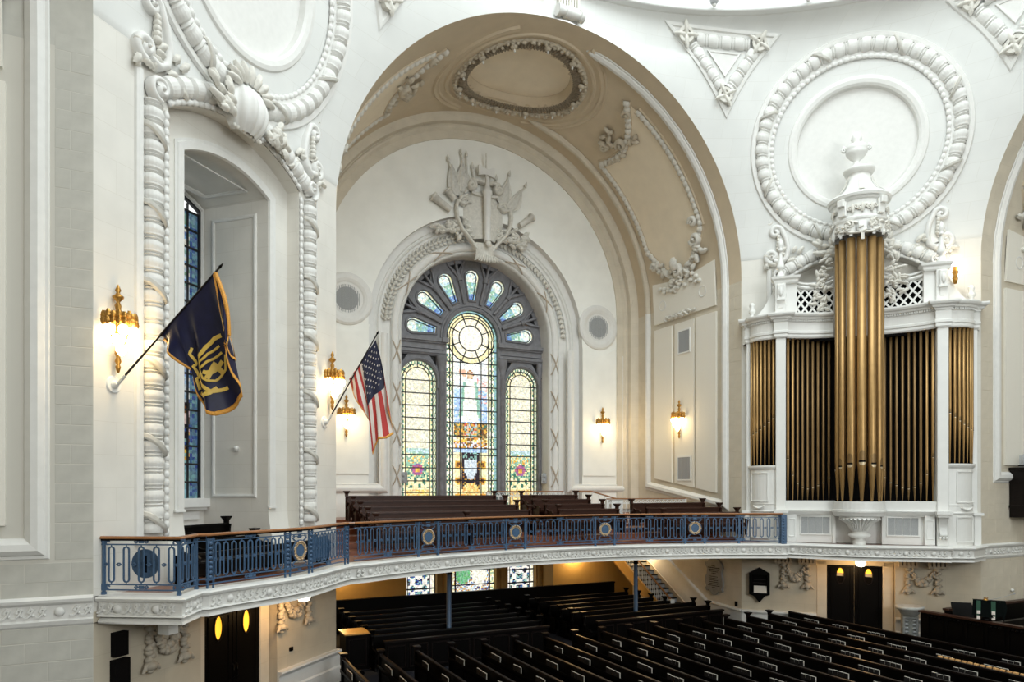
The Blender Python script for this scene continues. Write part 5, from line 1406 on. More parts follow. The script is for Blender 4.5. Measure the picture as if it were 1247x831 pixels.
# plan lines
def cen(side, n=10, w0=.98, w1=.50):   # concave centre bays from pilaster to tower
    return [(side * (2.40 - 1.62 * i / n), w0 - (w0 - w1) * sin(pi / 2 * i / n)) for i in range(n + 1)]
def wing(side, n=10, w0=.95, w1=.30):  # convex outer wings
    return [(side * (2.74 + .88 * sin(pi / 2 * i / n)), w1 + (w0 - w1) * cos(pi / 2 * i / n)) for i in range(n + 1)]
def prof_sweep(mb, pts, prof, flip=False):
    """prof: (projection, height) ; pts plan (a, w) left to right, room on the right-hand side"""
    f = mb.f; mb.f = lambda x, y, p: (x, -y, p)
    # travel with increasing a: left normal in (a, w) plane points to +w = the room
    mb.mould(pts, prof, capends=True); mb.f = f
LW = list(reversed([(a, w_) for a, w_ in wing(-1)])); RW = wing(1); LC = cen(-1); RC = list(reversed(cen(1)))
# cornice and frieze
corn = [(-.3, 5.45), (.0, 5.45), (.03, 5.50), (.03, 5.58), (.06, 5.62), (.06, 5.70), (.03, 5.72), (.03, 6.02), (.06, 6.04), (.07, 6.10), (.14, 6.12), (.16, 6.18), (.24, 6.22), (.27, 6.28), (.27, 6.33), (-.3, 6.36)]
for nm, pts in (('left wing', LW), ('left centre', LC), ('right centre', RC), ('right wing', RW)):
    q = MB(); prof_sweep(q, pts, corn); opart('cornice', q, M_case)
    q = MB(); f_, L_ = along([Vector(p) for p in pts]); n = int(L_ / .075)
    for k in range(n):
        c, tg = f_((k + .5) * L_ / n); nr = Vector((-tg.y, tg.x)); c = c + nr * .085
        q.wbox(c.x - .018, c.x + .018, -c.y - .03, -c.y + .03, 6.045, 6.105)
    opart('dentils', q, M_case)
for sg in (-1, 1):
    q = MB(OF)
    x0, x1 = sorted((sg * 2.40, sg * 2.74))
    q.bbox(x0, x1, GF, 5.45, .5, 1.06, .015); opart('pilaster', q, M_case)
    q = MB(); prof_sweep(q, [(x0 - .10 * (sg > 0) - .30 * (sg < 0) * 0, .55), (x0 - .02, 1.08), (x1 + .02, 1.08), (x1 + .02, .55)] if 0 else [(x0 - .03, .45), (x0 - .03, 1.10), (x1 + .03, 1.10), (x1 + .03, .45)], corn); opart('pilaster_entablature', q, M_case)
    # upper post with bracket, cap and finial
    q = MB(OF); q.bbox(x0 - .02, x1 - .0, 6.36, 7.45, .72, 1.02, .01); q.bbox(x0 - (.38 if sg > 0 else -.30), x1 - (.30 if sg > 0 else -.38), 6.36, 7.45, .62, .9, .01); opart('upper_post', q, M_case)
    q = MB(); prof_sweep(q, [(x0 - .38 if sg > 0 else x0 - .04, .6), (x0 - .38 if sg > 0 else x0 - .04, 1.0), (x1 + .04 if sg > 0 else x1 + .38, 1.0), (x1 + .04 if sg > 0 else x1 + .38, .6)], [(-.3, 7.42), (0, 7.42), (.03, 7.47), (.04, 7.55), (.1, 7.60), (.12, 7.68), (-.3, 7.7)]); opart('post_cap', q, M_case)
    q = MB(OF); cxp = (x0 + x1) / 2
    q.bbox(cxp - .11, cxp + .11, 6.85, 7.38, 1.0, 1.14, .02); q.blob(cxp, 7.1, 1.15, .07, .18, .05); q.box(cxp - .14, cxp + .14, 6.82, 6.88, 1.0, 1.16); q.box(cxp - .08, cxp + .08, 6.55, 6.82, 1.0, 1.04); opart('bracket', q, M_case)
    q = MB(); c = (cxp, -.85, 7.68)
    q.lathe([(0, 0), (.16, 0), (.15, .08), (.07, .22), (.06, .28), (.14, .34), (.15, .40), (.11, .52), (.08, .70), (.05, .88), (.05, .95), (.10, .98), (.09, 1.04), (.05, 1.08), (.10, 1.15), (.09, 1.28), (.04, 1.4), (0, 1.45)], c=c, n=14); opart('finial', q, M_case)
    # console sweeping down over the wing
    q = MB(OF); o = []
    for i in range(11):
        t = i / 10; o.append((sg * (2.78 + .80 * t), 6.36 + 1.0 * (1 - sin(pi / 2 * t)) ** 1.0))
    loop = [(sg * 2.74, 6.36), (sg * 3.58, 6.36)] + o[::-1]
    if sg < 0: loop = loop[::-1]
    q.slab(loop, [], .35, .62); opart('swept_console', q, M_case)
    q = MB(); c = (sg * 3.56, -.40, 6.36); q.lathe([(0, 0), (.10, 0), (.10, .1), (.05, .14), (.12, .22), (.13, .3), (.07, .38), (.1, .46), (.1, .54), (.03, .6), (0, .6)], c=c, n=12); opart('pineapple_finial', q, M_case)
    for k in range(6):
        a = 2 * pi * k / 6; q = MB()
    # outer slim pilaster and wing pedestal
    q = MB(OF); xo0, xo1 = sorted((sg * 3.62, sg * 3.76)); q.bbox(xo0, xo1, GF, 5.45, .05, .34, .01); opart('edge_pilaster', q, M_case)
    q = MB(); prof_sweep(q, [(xo0 - .02, .0), (xo0 - .02, .36), (xo1 + .02, .36), (xo1 + .02, .0)], corn); opart('edge_entablature', q, M_case)
    W_ = wing(sg) if sg > 0 else LW
    for (z0, z1, nm) in ((-1.98, -.86, 'lower_pedestal'), (-.86, .74, 'upper_pedestal')):
        q = MB(); prof_sweep(q, W_, [(-.3, z0), (0, z0), (0, z1), (-.3, z1)])
        opart(nm, q, M_case)
    q = MB(); prof_sweep(q, W_, [(-.3, .66), (.0, .66), (.05, .70), (.08, .76), (.08, .82), (-.3, .84)]); opart('pipe_shelf', q, M_case)
    q = MB(); prof_sweep(q, W_, [(-.1, -.92), (.02, -.90), (.04, -.86), (.02, -.83), (-.1, -.82)]); prof_sweep(q, W_, [(-.1, -.62), (.02, -.6), (.02, -.57), (-.1, -.56)])
    for z0, z1 in ((-1.85, -1.0), (-.5, .55)):
        Wm = [W_[i] for i in (2, 3, 4, 5, 6, 7, 8)]
        for zz_ in (z0, z1): prof_sweep(q, Wm, [(-.02, zz_ - .02), (.03, zz_ - .015), (.03, zz_ + .015), (-.02, zz_ + .02)])
        for pt in (Wm[0], Wm[-1]): q.wbox(pt[0] - .02, pt[0] + .02, -pt[1] - .03, -pt[1] + .02, z0, z1)
    for k in range(7):
        i = 2 + k * .9; a_, w_ = W_[int(i)]; q.blob(0, 0, 0, .01, .01, .01) if 0 else None
    c0, c1 = W_[3], W_[7]
    q.tube([(c0[0] + (c1[0] - c0[0]) * t, -(c0[1] + (c1[1] - c0[1]) * t) - .06, -.66 - .1 * sin(pi * t)) for t in (0, .2, .4, .6, .8, 1)], [.02, .04, .05, .05, .04, .02], 6)
    opart('pedestal_mouldings', q, M_case)
    q = MB(OF); q.bbox(*sorted((sg * 3.64, sg * 3.86)), GF, -.95, .0, .42, .01); q.box(*sorted((sg * 3.60, sg * 3.92)), -.95, -.86, 0, .48); opart('side_pier', q, M_case)
    # scroll console pilaster under the main pilaster
    q = MB(OF); x = sg * 2.57; rows = []
    prf = [(1.06, -1.72), (1.16, -1.66), (1.18, -1.58), (1.12, -1.50), (1.10, -1.3), (1.13, -1.1), (1.22, -.98), (1.28, -.92), (1.26, -.84)]
    for j in range(9):
        u = -.15 + .30 * j / 8; rows.append([(x + u * (.7 + .3 * (z + 1.72) / .9), -(w_ + .015 * cos(j * pi)), z) for w_, z in prf])
    q.grid(rows)
    for j in range(3): q.blob(x - .1 + .1 * j, -1.70, 1.14, .04, .06, .05)
    opart('scroll_console', q, M_case)
    q = MB(OF); q.box(x - .24, x + .24, -.90, -.80, .8, 1.36); q.box(x - .20, x + .20, -1.0, -.90, .8, 1.30); opart('console_cap', q, M_case)
    q = MB(OF); xx = sg * 2.20; q.bbox(xx - .16, xx + .16, GF, -.9, .6, .98, .01); q.f = lambda a, z, p: (a, -.98 - p, z); q.mould([(xx - .1, -1.75), (xx + .1, -1.75), (xx + .1, -1.12), (xx - .1, -1.12)], [(-.02, 0), (-.01, .02), (.01, .02), (.02, 0)], closed=True, capends=False); opart('panelled_pier', q, M_case)
    # base wall with grey grille
    q = MB(OF); q.box(*sorted((sg * .75, sg * 2.2)), GF, -.9, .5, .82); opart('base_wall', q, M_case)
    q = MB(OF); gx0, gx1 = sorted((sg * .92, sg * 1.88)); q.mould([(gx0, -1.66), (gx1, -1.66), (gx1, -1.04), (gx0, -1.04)], [(-.04, .82), (-.03, .86), (.01, .86), (.01, .82)], closed=True, capends=False); opart('grille_frame', q, M_case)
    for k in range(4):
        q = MB(OF); a0 = gx0 + (gx1 - gx0) * k / 4; q.box(a0 + .01, a0 + (gx1 - gx0) / 4 - .01, -1.65, -1.05, .82, .84); opart('grille_slat', q, M_mesh)
    q = MB(); prof_sweep(q, [(sg * .7, .8), (sg * 2.4, .98)] if sg > 0 else [(-2.4, .98), (-.7, .8)], [(-.3, -1.0), (.0, -1.0), (.02, -.95), (.06, -.93), (.10, -.86), (.12, -.82), (.0, -.80), (.0, -.48), (-.3, -.46)]); opart('base_rail', q, M_case)
# void behind the pipes
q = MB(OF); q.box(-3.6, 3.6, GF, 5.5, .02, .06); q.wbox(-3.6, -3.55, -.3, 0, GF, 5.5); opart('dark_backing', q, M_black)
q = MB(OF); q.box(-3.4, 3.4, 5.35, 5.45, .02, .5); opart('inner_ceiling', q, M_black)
# pipes
def pipe(x, y, r, z0, zm, z1, fx, fy, m_=None, n=12):
    """flue pipe: foot from z0, mouth at zm, top z1; (fx, fy) direction the mouth faces"""
    q = MB(); q.lathe([(r * .18, z0), (r * .3, z0 + .05), (r * .98, zm - .02), (r, zm), (r, z1), (r * .86, z1), (r * .86, z1 - .08)], c=(x, y, 0), n=n)
    o = q.obj('organ_pipe', m_ or M_pipe, org)
    s = MB(); a = atan2(fy, fx); hh = r * 2.4
    def C(da, z, k): return (x + r * k * cos(a + da), y + r * k * sin(a + da), z)
    s.add([C(d, z, 1.03) for z in (zm + r * .1, zm + r * .55) for d in (-.75, -.37, 0, .37, .75)], [(i, i + 1, i + 6, i + 5) for i in range(4)], True); s.obj('mouth_slot', M_black, o)
    s = MB(); rows = []
    for z, sp in ((zm + r * .55, .75), (zm + r * 1.6, .75), (zm + r * 2.3, .65), (zm + r * 2.7, .45), (zm + r * 2.85, .1)): rows.append([C(-sp + 2 * sp * i / 4, z, 1.015 if z < zm + r * 2 else 1.01) for i in range(5)])
    s.grid(rows, smooth=True); s.obj('upper_lip', M_piped, o)
    s = MB(); rows = []
    for z, sp, k in ((zm + r * .1, .75, 1.05), (zm - r * .3, .62, 1.03), (zm - r * .6, .3, 1.0)): rows.append([C(-sp + 2 * sp * i / 4, z, k) for i in range(5)])
    s.grid(rows, smooth=True); s.obj('lower_lip', M_lip, o)
    return o
TR, TC = .70, 1.02       # tower radius and centre w
for k in range(-4, 5):
    a = radians(27.5 * k); r = [.150, .138, .112, .09, .075][abs(k)]; R_ = TR
    pipe(R_ * sin(a), -(TC + R_ * cos(a)), r, -.46, .86 - .30 * (abs(k) / 4) ** 1.0, 8.6, sin(a), -cos(a), n=16)
for sg in (-1, 1):
    C_ = cen(sg, 40, .93, .40)
    f_, L_ = along([Vector(p) for p in C_])
    for k in range(9):
        d = .09 + k * .188
        p, tg = f_(d); zm = [1.30, .72, .42, .28, .22, .26, .34, .44, .62][k]; r = .050
        nrm = Vector((0, -1)) if k < 2 else Vector((-sg * .15, -1)).normalized()
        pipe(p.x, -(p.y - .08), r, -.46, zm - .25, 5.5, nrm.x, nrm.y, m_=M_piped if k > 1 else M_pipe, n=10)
    Wg = wing(sg, 40, .90, .28); f_, L_ = along([Vector(p) for p in Wg])
    for k in range(8):
        d = .08 + (L_ - .14) * k / 7; p, tg = f_(d); nr = Vector((-tg.y, tg.x)) * (1 if sg > 0 else -1)
        pipe(p.x - nr.x * .07 * 0, -(p.y - .05), .052, .84, 2.55 - .62 * sin(pi / 2 * k / 7), 5.5, nr.x, -nr.y, n=10)
# tower base, corbel and goblet
q = MB(); ap = lambda r: [(r * sin(radians(t)), TC + r * cos(radians(t))) for t in range(-95, 96, 10)]
prof_sweep(q, ap(.80), [(-.8, -1.02), (-.02, -1.0), (.02, -.96), (.04, -.90), (.07, -.84), (.07, -.78), (.02, -.76), (.02, -.48), (-.8, -.46)]); opart('tower_base', q, M_case)
q = MB(); q.lathe([(0.02, -.98), (.62, -1.0), (.66, -1.05), (.50, -1.15), (.28, -1.40), (.22, -1.52), (.22, -1.56), (.34, -1.60), (.37, -1.66), (.33, -1.72), (.15, -1.78), (.15, -1.83), (.21, -1.86), (.21, -2.0)], c=(0, -1.15, 0), n=24); opart('corbel_goblet', q, M_case)
q = MB()
for k in range(16):
    a = pi + pi * k / 15
    q.tube([(.66 * cos(a), -1.15 + .66 * sin(a), -1.06), (.42 * cos(a), -1.15 + .42 * sin(a), -1.22), (.25 * cos(a), -1.15 + .25 * sin(a), -1.5)], [.05, .03, .02], 5)
opart('goblet_flutes', q, M_case)
q = MB(OF); q.box(-.8, .8, GF, -.98, .3, .62); q.box(-.84, -.74, GF, -.98, .3, .9); q.box(.74, .84, GF, -.98, .3, .9); opart('niche_wall', q, M_case)
# drum above the tower pipes
q = MB(); apf = [(.86 * sin(radians(t)), TC + .86 * cos(radians(t))) for t in range(-180, 181, 10)]
prof_sweep(q, apf, [(-.08, 8.75), (.0, 8.72), (.02, 9.15), (.05, 9.2), (.06, 9.26), (.02, 9.3), (.0, 9.32), (.0, 9.85), (.05, 9.88), (.08, 9.94), (.14, 9.97), (.17, 10.05), (.13, 10.12), (-.3, 10.14)]); opart('drum', q, M_case)
q = MB(); rr_ = random.Random(3)
for k in range(9):     # hanging drapery scallops with acanthus
    a0 = radians(-90 + 22.5 * k - 11); a = a0 + radians(11)
    for j in range(7):
        aa = a0 + radians(22.5) * j / 6; r = .89; zz_ = 8.62 + .22 * abs(2 * j / 6 - 1)
        x, y = r * sin(aa), -(TC + r * cos(aa))
        rows = [[(x + dx * cos(aa) - dp * 0 + dp * sin(aa), y + dx * sin(aa) - dp * cos(aa), z) for dx in (-.05, 0, .05)] for z, dp in ((9.1, 0), (8.8, .05), (zz_, .03))]
        q.grid(rows)
opart('drapery', q, M_case)
q = MB(lambda u, z, p: ((.88 + p) * sin(u / .88), -(TC + (.88 + p) * cos(u / .88)), z))
for sg in (-1, 1):
    q.scroll(sg * .38, 9.0, 0, .15, 1.4, .035, .09, start=0 if sg > 0 else pi, cw=sg, tail=[(sg * .05, 8.7), (sg * .35, 8.72), (sg * .6, 8.85)]); q.scroll(sg * .85, 8.95, 0, .12, 1.3, .03, .07, cw=-sg)
for k in range(40): q.leaf(rr_.uniform(-1.35, 1.35), rr_.uniform(8.78, 9.15), .02, rr_.uniform(.12, .22), .1, rr_.uniform(0, 6.3), .07)
for k in range(-2, 3): q.box(k * .55 - .05, k * .55 + .05, 8.45, 8.75, .0, .06) if k == 0 else None
opart('drum_acanthus', q, M_orn)
q = MB(lambda u, z, p: ((.88 + p) * sin(u / .88), -(TC + (.88 + p) * cos(u / .88)), z))
for c_ in (-1.1, -.30, 0.0, .30, 1.1):
    q.scroll(c_ - .09, 9.55, 0, .09, 1.3, .025, .05, cw=1); q.scroll(c_ + .12, 9.62, 0, .08, 1.3, .025, .05, cw=-1)
    q.leaf(c_, 9.4, .0, .3, .12, pi / 2, .06)
opart('fretwork', q, M_orn)
q = MB(lambda u, z, p: ((.88 + p) * sin(u / .88), -(TC + (.88 + p) * cos(u / .88)), z))
for c_ in (-.62, .62): q = MB(q.f); q.bbox(c_ - .13, c_ + .13, 9.34, 9.84, 0, .10, .02); q.bbox(c_ - .1, c_ + .1, 9.66, 9.9, .08, .2, .02); opart('drum_bracket', q, M_case)
# concave roof of the tower with cap and urn
q = MB(); q.lathe([(.92, 10.12), (.80, 10.2), (.62, 10.36), (.46, 10.6), (.38, 10.85), (.36, 10.98), (.40, 11.0), (.46, 11.02), (.50, 11.10), (.52, 11.16), (.44, 11.20), (.30, 11.24), (0, 11.26)], c=(0, -TC, 0), n=32); opart('tower_roof', q, M_case)
q = MB()
for k in range(6):
    a = radians(30 + 60 * k); rows = []
    for r, z in ((.86, 10.2), (.64, 10.38), (.49, 10.6), (.41, 10.85)):
        rows.append([((r + .03) * cos(a + d), -TC + (r + .03) * sin(a + d), z) for d in (-.12, 0, .12)])
    q.grid(rows)
opart('roof_ribs', q, M_orn)
urn = thing('stone_urn', 'white lidded urn with side handles on top of the organ tower', 'urn', F_NE @ frame(-.08, -TC, 0, 11.25))
q = MB(); q.lathe([(0, 0), (.20, 0), (.19, .05), (.12, .10), (.10, .22), (.13, .28), (.22, .34), (.33, .48), (.36, .56), (.34, .60), (.36, .64), (.35, .76), (.30, .80), (.17, .86), (.12, .88)], n=28); q.obj('bowl', M_case, urn)
q = MB(); q.lathe([(.12, .86), (.14, .92), (.18, 1.02), (.16, 1.12), (.12, 1.2), (.06, 1.27), (0, 1.3)], n=14); q.obj('flame_lid', M_case, urn)
for sg in (-1, 1):
    q = MB(OF); q.scroll(sg * .40, .68, -.05, .10, 1.2, .03, .10, cw=-sg, start=pi if sg > 0 else 0); q.f = OF; q.blob(sg * .41, .78, 0, .05, .07, .05); q.obj('handle', M_case, urn)
# lattice screens above the centre cornice
for sg in (-1, 1):
    q = MB(); C_ = cen(sg, 20, .95, .55); f_, L_ = along([Vector(p) for p in C_])
    def LP(u, z, p, f_=f_, L_=L_):
        c, tg = f_(max(0, min(L_ - .001, u))); return (c.x, -c.y - p + .05, z)
    q.f = LP; n = 6; s = L_ / n; top = lambda u: 7.50 - .22 * sin(pi * min(1, u / L_))
    zz_ = 6.36
    rows_ = int(1.2 / (s * 1.25)); ht = s * 1.25
    for i in range(-8, n + 8):
        for dr in (-1, 1):
            pts = []
            for j in range(0, 18):
                u = (i * s) + dr * j * s * .5 + (0 if dr > 0 else s * .0); z = zz_ + j * ht * .5
                if 0 <= u <= L_ and z <= top(u) + .02: pts.append((u, z))
            if len(pts) > 1: q.mould(pts, [(-.032, -.012), (-.032, .012), (.032, .012), (.032, -.012)])
    o_ = opart('lattice', q, M_case); o_['kind'] = 'stuff'
    q = MB(LP); q.plate([(0, 6.34), (L_, 6.34), (L_, 7.2), (0, 7.2)], [], -.18); q.plate([(0, 6.34), (0, 7.2), (L_, 7.2), (L_, 6.34)], [], -.185); opart('lattice_shade_sheet', q, M_black)  # black sheet stands for the shade inside the organ case
    q = MB(LP); tpth = [(L_ * i / 16, top(L_ * i / 16)) for i in range(17)]
    if True: q.mould(tpth, [(-.06, -.03), (-.05, .05), (0, .08), (.05, .05), (.07, -.03)]); q.mould([(u, z + .15) for u, z in tpth], [(-.04, -.02), (-.03, .05), (.03, .05), (.04, -.02)])
    opart('lattice_top_rail', q, M_case)
    q = MB(LP); rr_ = random.Random(9 + sg)
    for k in range(40):
        t = rr_.random(); z = 6.5 + 1.9 * t; u = L_ - .1 - rr_.random() * .5 * sin(pi * (.15 + .8 * t)) - .15 * (1 - t)
        q.leaf(u, z, .05, rr_.uniform(.15, .34), .13, rr_.uniform(0, 6.3), .10)
    q.scroll(L_ - .3, 6.75, .05, .16, 1.4, .03, .09); q.scroll(L_ - .45, 7.35, .05, .14, 1.4, .03, .09, cw=-1)
    opart('carved_foliage', q, M_orn)
lampo = thing('spot_lamp', 'small bright lamp on a gilt bracket on the right organ finial', 'lamp', F_NE @ frame(3.0, -.75, 0, 7.55))
q = MB(); q.lathe([(0, -.6), (.05, -.58), (.09, -.4), (.05, -.3), (.10, -.2), (.06, -.1), (.07, 0)], n=8); q.obj('bracket', M_brass, lampo)
q = MB(); q.lathe([(0, 0), (.12, .05), (.2, .2), (.14, .36), (0, .42)], n=10); q.obj('glass_shade', mat('lamp_shade_white', (1, 1, .95), .3, emit=(1, .93, .8), estr=8), lampo)
l = bpy.data.lights.new('lamp_light', 'POINT'); l.energy = 13; l.color = (1, .72, .38); l.shadow_soft_size = .15; o = bpy.data.objects.new('lamp_light', l); COL.objects.link(o); o.parent = lampo; o.location = (.3, -.2, .1)
# ================================================= WALL SCONCES
def sconce(mtx, label, power=60, scale=1.0):
    t = thing('wall_sconce', label, 'wall lamp', mtx @ Matrix.Scale(scale, 4), 'brass wall sconces with glass globes')
    q = MB(); q.lathe([(0, -.82), (.025, -.80), (.05, -.70), (.03, -.66), (.06, -.60), (.035, -.52), (.06, -.46), (.045, -.3), (.05, .1), (.07, .3)], c=(0, -.12, 0), n=10); q.obj('tail_pendant', M_brass, t)
    q = MB(); q.lathe([(.07, .3), (.045, .36), (.06, .45), (.03, .52), (.10, .60), (.10, .63), (.05, .66), (.03, .70), (.055, .74), (.03, .80), (0, .86)], c=(0, -.12, 0), n=10); q.obj('finial', M_brass, t)
    q = MB()
    for k in range(11):
        a = pi + pi * k / 10
        r = .27; q.f = lambda x, z, p, a=a: ((r + p) * cos(a) - x * sin(a), -.1 + (r + p) * sin(a) + x * cos(a), z)
        q.leaf(0, .14, 0, .16 + .03 * (k % 2), .13, pi / 2, .06); q.leaf(0, .20, 0, .16, .12, -pi / 2, .07); q.blob(0, .17, .06, .03, .03, .03, nu=5, nv=3)
        q.f = lambda x, z, p: (x, -p, z)
    q.lathe([(.25, .12), (.29, .13), (.29, .19), (.25, .2)], c=(0, -.1, 0), n=14, a0=pi, a1=2 * pi)
    q.obj('leaf_crown', M_brass, t)
    q = MB()
    for k in range(5):
        a = pi + pi * (k + .5) / 5; q.tube([(0, -.12, -.25), (.16 * cos(a), -.12 + .16 * sin(a), -.30), (.26 * cos(a), -.12 + .26 * sin(a), -.05), (.27 * cos(a), -.12 + .27 * sin(a), .12)], .014, 5)
    q.obj('arms', M_brass, t)
    for (x, y, z) in ((-.24, -.18, -.02), (-.10, -.36, -.04), (.12, -.36, -.04), (.25, -.18, -.02), (-.13, -.24, -.22), (.14, -.24, -.22), (0, -.2, -.38)):
        q = MB(); q.lathe([(0, -.13), (.05, -.10), (.095, -.03), (.10, .03), (.06, .09), (0, .11)], c=(x, y, z), n=12); q.obj('glass_globe', M_globe, t)
    l = bpy.data.lights.new('sconce_light', 'POINT'); l.energy = power * .55 * (9 if scale < .5 else 1); l.color = (1, .70, .33); l.shadow_soft_size = .16
    o = bpy.data.objects.new('sconce_light', l); COL.objects.link(o); o.parent = t; o.location = (0, -.62, -.12)
    return t
sconce(F_NW @ frame(-3.52, 0, 0, 2.98), 'large brass sconce on the left wall behind the navy flag pole', 75)
sconce(F_NW @ frame(3.58, 0, 0, 3.02), 'brass sconce on the pier edge behind the striped flag pole', 60)
sconce(frame(-5.86, YB - .05, 0, 2.78), 'brass sconce on the end wall left of the great window', 45)
sconce(frame(5.95, YB - .05, 0, 2.88), 'brass sconce on the end wall right of the great window', 45)
sconce(frame(H - .05, 16.78, -pi / 2, 2.92), 'brass sconce on the side wall between the tall panels', 45)
sconce(frame(4.45, YB - .10, 0, -3.05), 'small sconce on the mustard wall under the gallery right of the window', 16, .42)
sconce(frame(-6.3, YB - .10, 0, -2.95), 'small sconce on the mustard wall under the gallery left of the window', 22, .42)
sconce(frame(7.65, 19.0, -pi / 2, -2.9), 'small sconce on the wall beside the stairs under the gallery', 10, .42)
# ceiling globe lamps over the doors
for F_, lb, x_ in ((F_NE, 'white globe lamp under the organ gallery over the double doors', 0.05), (F_NW, 'white globe lamp under the gallery over the left double doors', .95)):
    t = thing('ceiling_globe', lb, 'lamp', F_ @ frame(x_, -1.05, 0, -2.56), 'ceiling globes over the doors')
    q = MB(); q.lathe([(.0, -.22), (.12, -.19), (.17, -.1), (.17, 0)], n=16); q.obj('glass_globe', mat('soft_white_globe', (1, 1, 1), .3, emit=(1, .93, .78), estr=3.5), t)
    q = MB(); q.lathe([(.17, 0), (.18, .03), (.1, .05)], n=16); q.obj('rim', M_brass, t)
    l = bpy.data.lights.new('globe_light', 'POINT'); l.energy = 42; l.color = (1, .62, .26); l.shadow_soft_size = .15; o = bpy.data.objects.new('globe_light', l); COL.objects.link(o); o.parent = t; o.location = (0, .3, -.35)
# ================================================= FLAGS
def flagpole(t, base, tip):
    b, p = Vector(base), Vector(tip)
    q = MB(); q.tube([b, b.lerp(p, .985)], [.022, .018], 8); q.obj('pole', mat('ebony_pole', (.015, .01, .01), .3), t)
    d = (p - b).normalized(); q = MB(); q.tube([b - d * .0, b + d * .26], .032, 8); q.obj('socket', M_case, t)
    q = MB(); q.tube([Vector((base[0], 0, base[2])), Vector((base[0], -.03, base[2]))], [.17, .15], 18); q.tube([Vector((base[0], -.02, base[2])), b + d * .02], [.09, .05], 8); q.obj('wall_plate', M_case, t)
    q = MB(); q.tube([b.lerp(p, .97), p - d * .12, p - d * .1, p], [.02, .022, .03, .004], 6); q.obj('spear_tip', M_blackw, t)
# cloth: hoist runs along the pole from pa (low) to pb (high); it hangs straight down from the upper corner
def cloth(name, t, pa, pb, outline, fold, m_, n=40, mm=36, fill=None):
    """outline(u, v) gives (x along the pole direction in the pole plane, z); fold(u, v) gives offset across"""
    q = MB(); rows = []
    for i in range(n + 1):
        rows.append([outline(i / n, j / mm) for j in range(mm + 1)])
    q.grid(rows)
    if fill:
        q.mi = [fill((k // mm + .5) / n, (k % mm + .5) / mm) for k in range(n * mm)]
    return q.obj(name, m_, t)
# flag 1 : navy, traced as a hanging gathered cloth; local frame of NW pier at a = -3.52
f1 = thing('navy_flag', 'navy flag with gold fringe and emblem hanging before the niche window', 'flag', F_NW)
flagpole(f1, (-3.52, -.10, 1.95), (-3.52, -2.57, 3.98))
PA = Vector((-3.52, -1.13, 2.80)); PB = Vector((-3.52, -2.39, 3.83))
# lower boundary of the cloth, from pole foot to hanging corner
EDGE = [(1.13, 2.78, 0), (1.30, 2.62, .03), (1.48, 2.44, -.03), (1.66, 2.28, -.05), (1.84, 2.12, .02), (1.87, 1.90, .05), (1.95, 1.68, 0), (2.08, 1.50, .04), (2.20, 1.38, .10), (2.30, 1.34, .14), (2.45, 1.43, .2), (2.62, 1.55, .24), (2.78, 1.69, .22), (2.80, 1.85, .12), (2.79, 2.02, .02), (2.76, 2.4, -.05), (2.70, 2.68, -.08)]
def f1s(u, v):
    # u along the hoist from foot to peak, v from pole down to hem
    top = PA.lerp(PB, u); k = u * (len(EDGE) - 1); i = min(len(EDGE) - 2, int(k)); f_ = k - i
    e = [EDGE[i][j] + (EDGE[i + 1][j] - EDGE[i][j]) * f_ for j in range(3)]
    hem = Vector((-3.52 + e[2], -e[0], e[1]))
    p = top.lerp(hem, v)
    fold = .10 * sin(u * 17 + v * 2.2) * v ** .7 * (1 - .3 * v) + .06 * sin(u * 31 + 1) * v
    dx = .12 * sin(pi * v) * (u ** 2)
    return (p.x + fold, p.y - dx, p.z)
cloth('cloth', f1, PA, PB, f1s, None, M_navy, 70, 40)
q = MB(); hem = [Vector(f1s(i / 60, 1.0)) for i in range(61)]; rows = []
for i, p in enumerate(hem):
    d = (Vector(f1s(min(1, (i + 1) / 60), 1)) - Vector(f1s(max(0, (i - 1) / 60), 1))).normalized(); inn = (Vector(f1s(i / 60, .9)) - p).normalized()
    rows.append([tuple(p - inn * .055 + Vector((.012, 0, 0))), tuple(p + inn * .02 + Vector((.016, 0, 0))), tuple(p + inn * .02 - Vector((.016, 0, 0))), tuple(p - inn * .055 - Vector((.012, 0, 0)))])
q.grid(rows, closed_u=True); rows = []
for i in range(31):
    p = Vector(f1s(1.0, i / 30)); rows.append([tuple(p + Vector((dx, dy, 0))) for dx, dy in ((-.03, -.03), (.03, -.03), (.03, .02), (-.03, .02))])
q.grid(rows, closed_u=True)
# inner line of fringe of the folded-over corner
rows = []
for i in range(25):
    t = i / 24; p = Vector(f1s(.70 + .02 * t, .0 + t * .83)); 
q.obj('gold_fringe', M_fringe, f1)
def onflag(u, v, off=.03):
    p = Vector(f1s(u, v)); a = Vector(f1s(min(1, u + .01), v)) - Vector(f1s(max(0, u - .01), v)); b = Vector(f1s(u, min(1, v + .01))) - Vector(f1s(u, max(0, v - .01)))
    n = a.cross(b).normalized()
    if n.x < 0: n = -n
    return n
def emb(pts, w_, name='gold_emblem', m_=None):
    w_ = w_ * .75
    q = MB(); rows = []
    P_ = [Vector(f1s(u, v)) for u, v in pts]
    for sgn in (1, -1):
        rows = []
        for i, p in enumerate(P_):
            d = (P_[min(i + 1, len(P_) - 1)] - P_[max(0, i - 1)]).normalized(); n = onflag(*pts[i]); s = d.cross(n).normalized(); ww = w_[i] if isinstance(w_, list) else w_
            rows.append([tuple(p + s * ww + n * .02 * sgn), tuple(p + n * .028 * sgn), tuple(p - s * ww + n * .02 * sgn)])
        q.grid(rows)
    return q.obj(name, m_ or M_goldp, f1)
def lerpts(P, k=5):
    out = []
    for a, b in zip(P, P[1:]): out += [(a[0] + (b[0] - a[0]) * t / k, a[1] + (b[1] - a[1]) * t / k) for t in range(k)]
    return out + [P[-1]]
